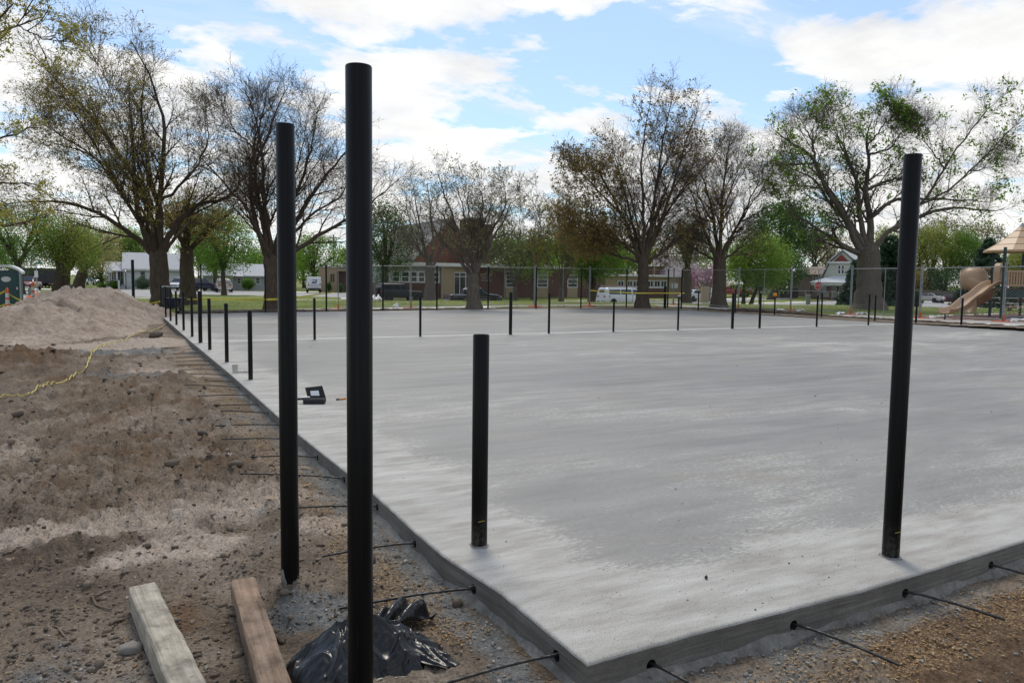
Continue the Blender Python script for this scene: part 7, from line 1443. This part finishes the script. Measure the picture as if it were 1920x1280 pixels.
# channelizer posts with tape
def delineator(label, px, pyb, h, w):
    P = AT(px, pyb, w); root = thing('channelizer_post', label, 'traffic post', P, 0, 'orange and white traffic posts'); m_w = pm('reflective_white', (.62, .60, .58), (.5, .48, .46), rough=.4)
    MB().lathe([(0, -.02), (.20, -.02), (.20, .06), (.10, .09)], 16).build('rubber_base', m_black, root)
    z = .06; sg_ = [(.30*h, m_orange2), (.18*h, m_w), (.10*h, m_orange2), (.18*h, m_w), (.16*h, m_orange2)]; r = .085
    for hh, m_ in sg_: MB().lathe([(r, z), (r*.96, z+hh-.003)], 16).build('orange_band' if m_ is m_orange2 else 'white_band', m_, root, smooth=True); z += hh; r *= .95
    MB().lathe([(r, z), (r*.5, z+.02), (.035, z+.03), (.035, z+.08), (.0, z+.085)], 14).build('handle', m_orange2, root, smooth=True)
m_orange2 = pm('traffic_orange', (.72, .13, .03), (.62, .11, .03), rough=.5)
delineator('leaning orange and white traffic post in front of the portable toilet', 15, 586, 1.05, 33); delineator('orange and white traffic post right of the portable toilet', 63, 570, 1.15, 40)
tape('yellow tape from the left frame edge to the orange post', [AT(-10, 556, 33), AT(9, 545.5, 33)], .09); tape('yellow tape from the orange post towards the sand pile', [AT(11, 546, 33), AT(24, 556, 33), AT(40, 564, 33.5), AT(63, 566, 36)], .09); tape('lower yellow tape at the orange post', [AT(-10, 578, 33), AT(14, 568.5, 33), AT(33, 575, 33.2)], .08)
tape('double yellow tape running behind the sand pile', [AT(66, 567, 36), AT(82, 560, 37), AT(92, 553, 38), AT(108, 553, 38)], .13)
for lab, px, py, L in (('orange plastic barrier netting slumped behind the sand pile', 92, 556, 1.2), ('strip of orange netting lying on the grass behind the pile', 118, 551, .9)):
    P = AT(px, py, 44); crumple('barrier_netting', lab, 'netting', (P[0], P[1], P[2]-.25), L, .3, .42, m_orange2, 40+px, -YAW)
# barrow and barrel under the left tree
P = ONZ(330, 588.5, -.12); wb_ = thing('wheelbarrow', 'dark blue wheelbarrow standing at the foot of the left trees', 'wheelbarrow', P, -YAW+1.75)
m_blue_ = pm('dark_blue_tray', (.02, .026, .055), (.015, .02, .04), rough=.5); MB().hexa([(-.38, -.22, .30), (.32, -.22, .30), (.32, .22, .30), (-.38, .22, .30)], [(-.55, -.36, .68), (.55, -.36, .68), (.55, .36, .68), (-.55, .36, .68)]).build('tray', m_blue_, wb_)
for s_ in (-1, 1): MB().tube([(.75, s_*.08, .2), (-.3, s_*.22, .28), (-1.0, s_*.3, .55)], .02, 8).build('handle', m_stick, wb_); MB().tube([(-.4, s_*.22, .28), (-.45, s_*.26, 0)], .018, 6).build('leg', m_black, wb_)
MB().lathe([(.08, -.04), (.18, -.04), (.2, 0), (.18, .04), (.08, .04)], 18, (.78, 0, .2), 'y', closed=True).build('wheel', m_tyre, wb_)
P = ONZ(315, 587, -.12); br_ = thing('black_barrel', 'tall black litter barrel with pale rim beside the left tree trunk', 'barrel', P+np.array([0, 1.2, 0]))
MB().lathe([(0, 0), (.15, 0), (.165, .3), (.16, .6), (.17, 1.0), (.17, 1.08)], 20).build('drum', m_black, br_, smooth=True); MB().lathe([(.17, 1.08), (.185, 1.10), (.18, 1.14), (.16, 1.15), (0, 1.12)], 20).build('rim', pm('barrel_rim', (.30, .32, .31), rough=.5), br_, smooth=True)

# ------------------------------------------------------------------ playground
m_tanp = pm('tan_plastic', (.44, .285, .165), (.39, .25, .14), rough=.45, scale=1.5); m_roofp = pm('tan_roof_plastic', (.50, .34, .20), (.45, .30, .175), rough=.5, scale=2); m_gpost = pm('dark_green_post', (.008, .035, .036), (.006, .028, .03), rough=.4)
pw = 33.2; PB = G(1878, pw); PB[2] = float(zt(PB[0], PB[1])); pg = thing('play_tower', 'playground tower with tan peaked roof, green posts and slides', 'playground', PB)
def pp(px, py, dw=0.): return tuple(AT(px, py, pw+dw))
def pxy(px, dw): P = AT(px, 560, pw+dw); return P[0], P[1]
zr = AT(1878, 470, pw)[2]; ztop = zr+.1; zd = AT(1878, 540, pw)[2]
cx0, cy0 = pxy(1908, 1.0)
corners = [(1857.5, 1.9), (1879, -.55), (1936, .2), (1914, 2.6)]
for px, dw in corners: x, y = pxy(px, dw); MB().tube([(x, y, PB[2]-.1), (x, y, zr+.12)], .065, 12).build('post', m_gpost, pg, smooth=True, world=True)
for px, dw in ((1938, -.6), (1978, 1.0)): x, y = pxy(px, dw); MB().tube([(x, y, PB[2]-.1), (x, y, zd+1.1)], .065, 12).build('post', m_gpost, pg, smooth=True, world=True)
zap = AT(1908, 427, pw+1)[2]; q = MB(); n = 8; Rr_ = 60/F*(pw+1)*1.03
prof = [(1.0, zr-.03), (1.0, zr+.05), (.72, zr+.05+(zap-zr)*.24), (.45, zr+.05+(zap-zr)*.52), (.22, zr+.05+(zap-zr)*.80), (.10, zap+.02)]
for r_, z in prof:
    for k in range(n): a = 2*math.pi*(k+.35)/n; q.v.append((cx0+Rr_*r_*math.cos(a), cy0+Rr_*r_*math.sin(a), z))
q.f = [(i*n+k, i*n+(k+1) % n, i*n+n+(k+1) % n, i*n+n+k) for i in range(len(prof)-1) for k in range(n)]+[tuple(range(n))]; q.build('roof', m_roofp, pg, world=True)
for r_, z in prof[2:5]:
    ring = [(cx0+Rr_*(r_+.004)*math.cos(2*math.pi*(k+.35)/n), cy0+Rr_*(r_+.004)*math.sin(2*math.pi*(k+.35)/n), z) for k in range(n+1)]; MB().tube(ring, .012, 5).build('roof_seam', pm('seam_brown', (.26, .165, .095), rough=.6), pg, world=True)
MB().lathe([(.10*Rr_*1.05, 0), (.06*Rr_, .10), (.02, .20), (0, .21)], 10, (cx0, cy0, zap+.01)).build('finial', m_galv, pg, world=True)
dk = [pxy(1858, 1.85), pxy(1880, -.4), pxy(1975, .9), pxy(1950, 3.1)]
MB().hexa([(x, y, zd-.08) for x, y in dk], [(x, y, zd) for x, y in dk]).build('deck', pm('deck_brown', (.10, .07, .055), rough=.8), pg, world=True)
A, B = np.array(dk[1]), np.array(pxy(1945, .1)); L = np.linalg.norm(B-A); dd = (B-A)/L; nn_ = np.array([-dd[1], dd[0]])
def bar(a0, a1, z0_, z1_, th, nm, mat): p = [A+dd*a0-nn_*th, A+dd*a1-nn_*th, A+dd*a1+nn_*th, A+dd*a0+nn_*th]; return MB().hexa([(x, y, z0_) for x, y in p], [(x, y, z1_) for x, y in p]).build(nm, mat, pg, world=True)
bar(.12, L, zd+.70, zd+.78, .03, 'railing_top', m_tanp); bar(.12, L, zd+.08, zd+.16, .03, 'railing_bottom', m_tanp); bar(.1, L, zd-.42, zd-.085, .02, 'fascia_panel', m_gpost)
k = .2
while k < L-.05: bar(k, k+.075, zd+.163, zd+.697, .02, 'slat', m_tanp); k += .155
# lattice skirt below
for kk in range(int(L/.13)):
    a0 = .15+kk*.13; 
    for z in (.16, .29, .42): bar(a0, a0+.05, PB[2]+z, PB[2]+z+.05, .012, 'lattice_piece', m_tanp) if kk % 1 == 0 and z != .29 or kk % 2 == 0 else None
bar(.1, L, PB[2]+.50, PB[2]+.55, .02, 'skirt_rail', m_tanp); bar(.1, L, PB[2]+.06, PB[2]+.11, .02, 'skirt_rail', m_galv)
# barred side
A, B = np.array(pxy(1831.5, 2.6)), np.array(pxy(1856, 1.9)); L = np.linalg.norm(B-A); dd = (B-A)/L; nn_ = np.array([-dd[1], dd[0]])
zb0, zb1 = AT(1840, 537, pw+2.2)[2], AT(1840, 503.5, pw+2.2)[2]
for k in range(8): a0 = A+dd*(.03+k*(L-.06)/7); MB().tube([(a0[0], a0[1], zb0), (a0[0], a0[1], zb1)], .016, 6).build('rail_bar', m_tanp, pg, world=True)
for z in (zb0, zb1): MB().tube([(A[0], A[1], z), (B[0], B[1], z)], .025, 6).build('rail_bar', m_tanp, pg, world=True)
# hooded entry panel of the slide
def skinned(name, rows, mat, th=.03, smooth=True):
    n, m = len(rows), len(rows[0]); V = np.array(rows, float).reshape(-1, 3)-np.array(pg.location); i, j = np.meshgrid(np.arange(n-1), np.arange(m-1), indexing='ij')
    o = link(name, np_mesh(name, V, np.stack((i*m+j, (i+1)*m+j, (i+1)*m+j+1, i*m+j+1), -1).reshape(-1, 4), smooth=smooth), mat, pg); so = o.modifiers.new('thick', 'SOLIDIFY'); so.thickness = th; so.offset = 0; return o
hc = np.array(pp(1871, 532, .15)); hood = MB(); out_, inn = [], []
for k in range(13):
    a = math.pi*k/12; out_.append((math.cos(a)*.36, .52+math.sin(a)*.40)); inn.append((math.cos(a)*.22, .46+math.sin(a)*.28))
out_ = [(.36, 0)]+out_+[(-.36, 0)]; inn = [(.22, 0)]+inn+[(-.22, 0)]
hd = np.array([RGT[0]*.75+FWD[0]*.66, RGT[1]*.75+FWD[1]*.66, 0]); hd /= np.linalg.norm(hd); hn = np.array([-hd[1], hd[0], 0])
def hp(a, z, v): return tuple(hc+hd*a+hn*v+np.array([0, 0, z]))
m_ = len(out_); hood.add([hp(a, z, -.10) for a, z in out_]+[hp(a, z, -.10) for a, z in inn]+[hp(a, z, .10) for a, z in out_]+[hp(a, z, .10) for a, z in inn],
    [(k, k+1, m_+k+1, m_+k) for k in range(m_-1)]+[(2*m_+k, 3*m_+k, 3*m_+k+1, 2*m_+k+1) for k in range(m_-1)]+[(k, 2*m_+k, 2*m_+k+1, k+1) for k in range(m_-1)]+[(m_+k, m_+k+1, 3*m_+k+1, 3*m_+k) for k in range(m_-1)])
hood.build('slide_hood', m_tanp, pg, world=True)
# wavy slide
cl = [(1868, 533, -.1), (1855, 535, -.45), (1843, 543, -.75), (1830, 555, -1.0), (1818, 561, -1.2), (1806, 571, -1.5), (1796, 580, -1.8), (1786, 583.5, -2.0), (1775, 587, -2.2), (1769.5, 586, -2.3)]
cc = np.array([pp(*c_) for c_ in cl]); s_ = np.linspace(0, len(cc)-1, 40); cc = np.stack([np.interp(s_, np.arange(len(cc)), cc[:, k]) for k in range(3)], 1)
for _ in range(3): cc[1:-1] = .25*cc[:-2]+.5*cc[1:-1]+.25*cc[2:]
tg = np.gradient(cc, axis=0); sd = np.stack((-tg[:, 1], tg[:, 0], 0*tg[:, 0]), 1); sd /= np.linalg.norm(sd, axis=1)[:, None]
rows = [[tuple(c_+s2*a+np.array([0, 0, z])) for a, z in ((-.29, .15), (-.27, .17), (-.24, .15), (-.21, .0), (0, -.03), (.21, .0), (.24, .15), (.27, .17), (.29, .15))] for c_, s2 in zip(cc, sd)]
skinned('wavy_slide', rows, m_tanp, .03); 
for k in (37,): MB().tube([tuple(cc[k]), (cc[k][0], cc[k][1], PB[2]-.1)], .03, 8).build('slide_leg', m_black, pg, world=True)
# spiral slide: half pipe turning round a post behind
sc_ = np.array(pp(1830, 560, 1.9)); rows = []
z_hi, z_lo = AT(1822, 528, pw+2)[2], AT(1815, 586, pw+2)[2]; m = 46
for i in range(m):
    t_ = i/(m-1); a = math.radians(60+t_*430); rad = .36; z = z_hi+(z_lo-z_hi)*t_; cx1, cy1 = sc_[0]+math.cos(a)*rad, sc_[1]+math.sin(a)*rad; o_ = np.array([math.cos(a), math.sin(a), 0]); wall = .30*(1-t_)**1.2+.26
    rows.append([tuple(np.array([cx1, cy1, z])+o_*b_+np.array([0, 0, h_])) for b_, h_ in ((-.30, .18), (-.26, .04), (-.12, -.04), (.09, -.04), (.25, .06), (.33, .24), (.35, .24+wall*.5), (.33, .24+wall*.85))])
skinned('spiral_slide', rows, m_tanp, .035)
MB().tube([(sc_[0], sc_[1], PB[2]-.1), (sc_[0], sc_[1], z_hi+.3)], .055, 10).build('slide_post', m_tanp, pg, world=True)
rows = []
for i in range(18):
    a = math.radians(140+i*9); rows.append([tuple(sc_-RGT*.16+np.array([math.cos(a)*r_, math.sin(a)*r_, z_hi+h_-sc_[2]])) for r_, h_ in ((.52, -.35), (.57, -.05), (.57, .22), (.50, .44), (.34, .60), (.13, .66))])
skinned('slide_canopy', rows, m_tanp, .03)
P = G(1897, 43); tb_ = thing('picnic_table', 'pale picnic table standing behind the play tower', 'table', P, -YAW+.2); m_pt = pm('pale_plank', (.45, .42, .38), (.36, .34, .31), rough=.8, scale=4)
for y in (-.3, -.1, .1, .3): MB().box(-.95, .95, y-.09, y+.09, .72, .76).build('top_plank', m_pt, tb_)
for y in (-.75, .75): MB().box(-.95, .95, y-.13, y+.13, .42, .46).build('bench', m_pt, tb_)
for x in (-.7, .7): MB().hexa([(x-.03, -.72, 0), (x+.03, -.72, 0), (x+.03, -.62, 0), (x-.03, -.62, 0)], [(x-.03, -.3, .72), (x+.03, -.3, .72), (x+.03, -.2, .72), (x-.03, -.2, .72)]).build('leg', m_black, tb_); MB().hexa([(x-.03, .62, 0), (x+.03, .62, 0), (x+.03, .72, 0), (x-.03, .72, 0)], [(x-.03, .2, .72), (x+.03, .2, .72), (x+.03, .3, .72), (x-.03, .3, .72)]).build('leg', m_black, tb_); MB().box(x-.025, x+.025, -.85, .85, .37, .418).build('brace', m_black, tb_)
# utility poles on the skyline
for lab, px, w, top in (('far utility pole with transformer left of the church gable', 788, 150, 460), ('slim far pole right beside the tallest near post', 626, 140, 440)):
    P = G(px, w); hh = AT(px, top, w)[2]-P[2]; root = thing('utility_pole', lab, 'pole', P, -YAW); m_pole = pm('pole_wood', (.16, .145, .13), rough=.9, scale=5)
    MB().tube([(0, 0, -.2), (0, 0, hh)], [.16, .11], 8).build('shaft', m_pole, root); MB().box(-1.1, 1.1, -.06, .06, hh-.7, hh-.56).build('crossarm', m_pole, root); MB().lathe([(0, -.5), (.24, -.5), (.24, .4), (0, .42)], 12, (.36, 0, hh-1.7)).build('transformer', m_galv, root)
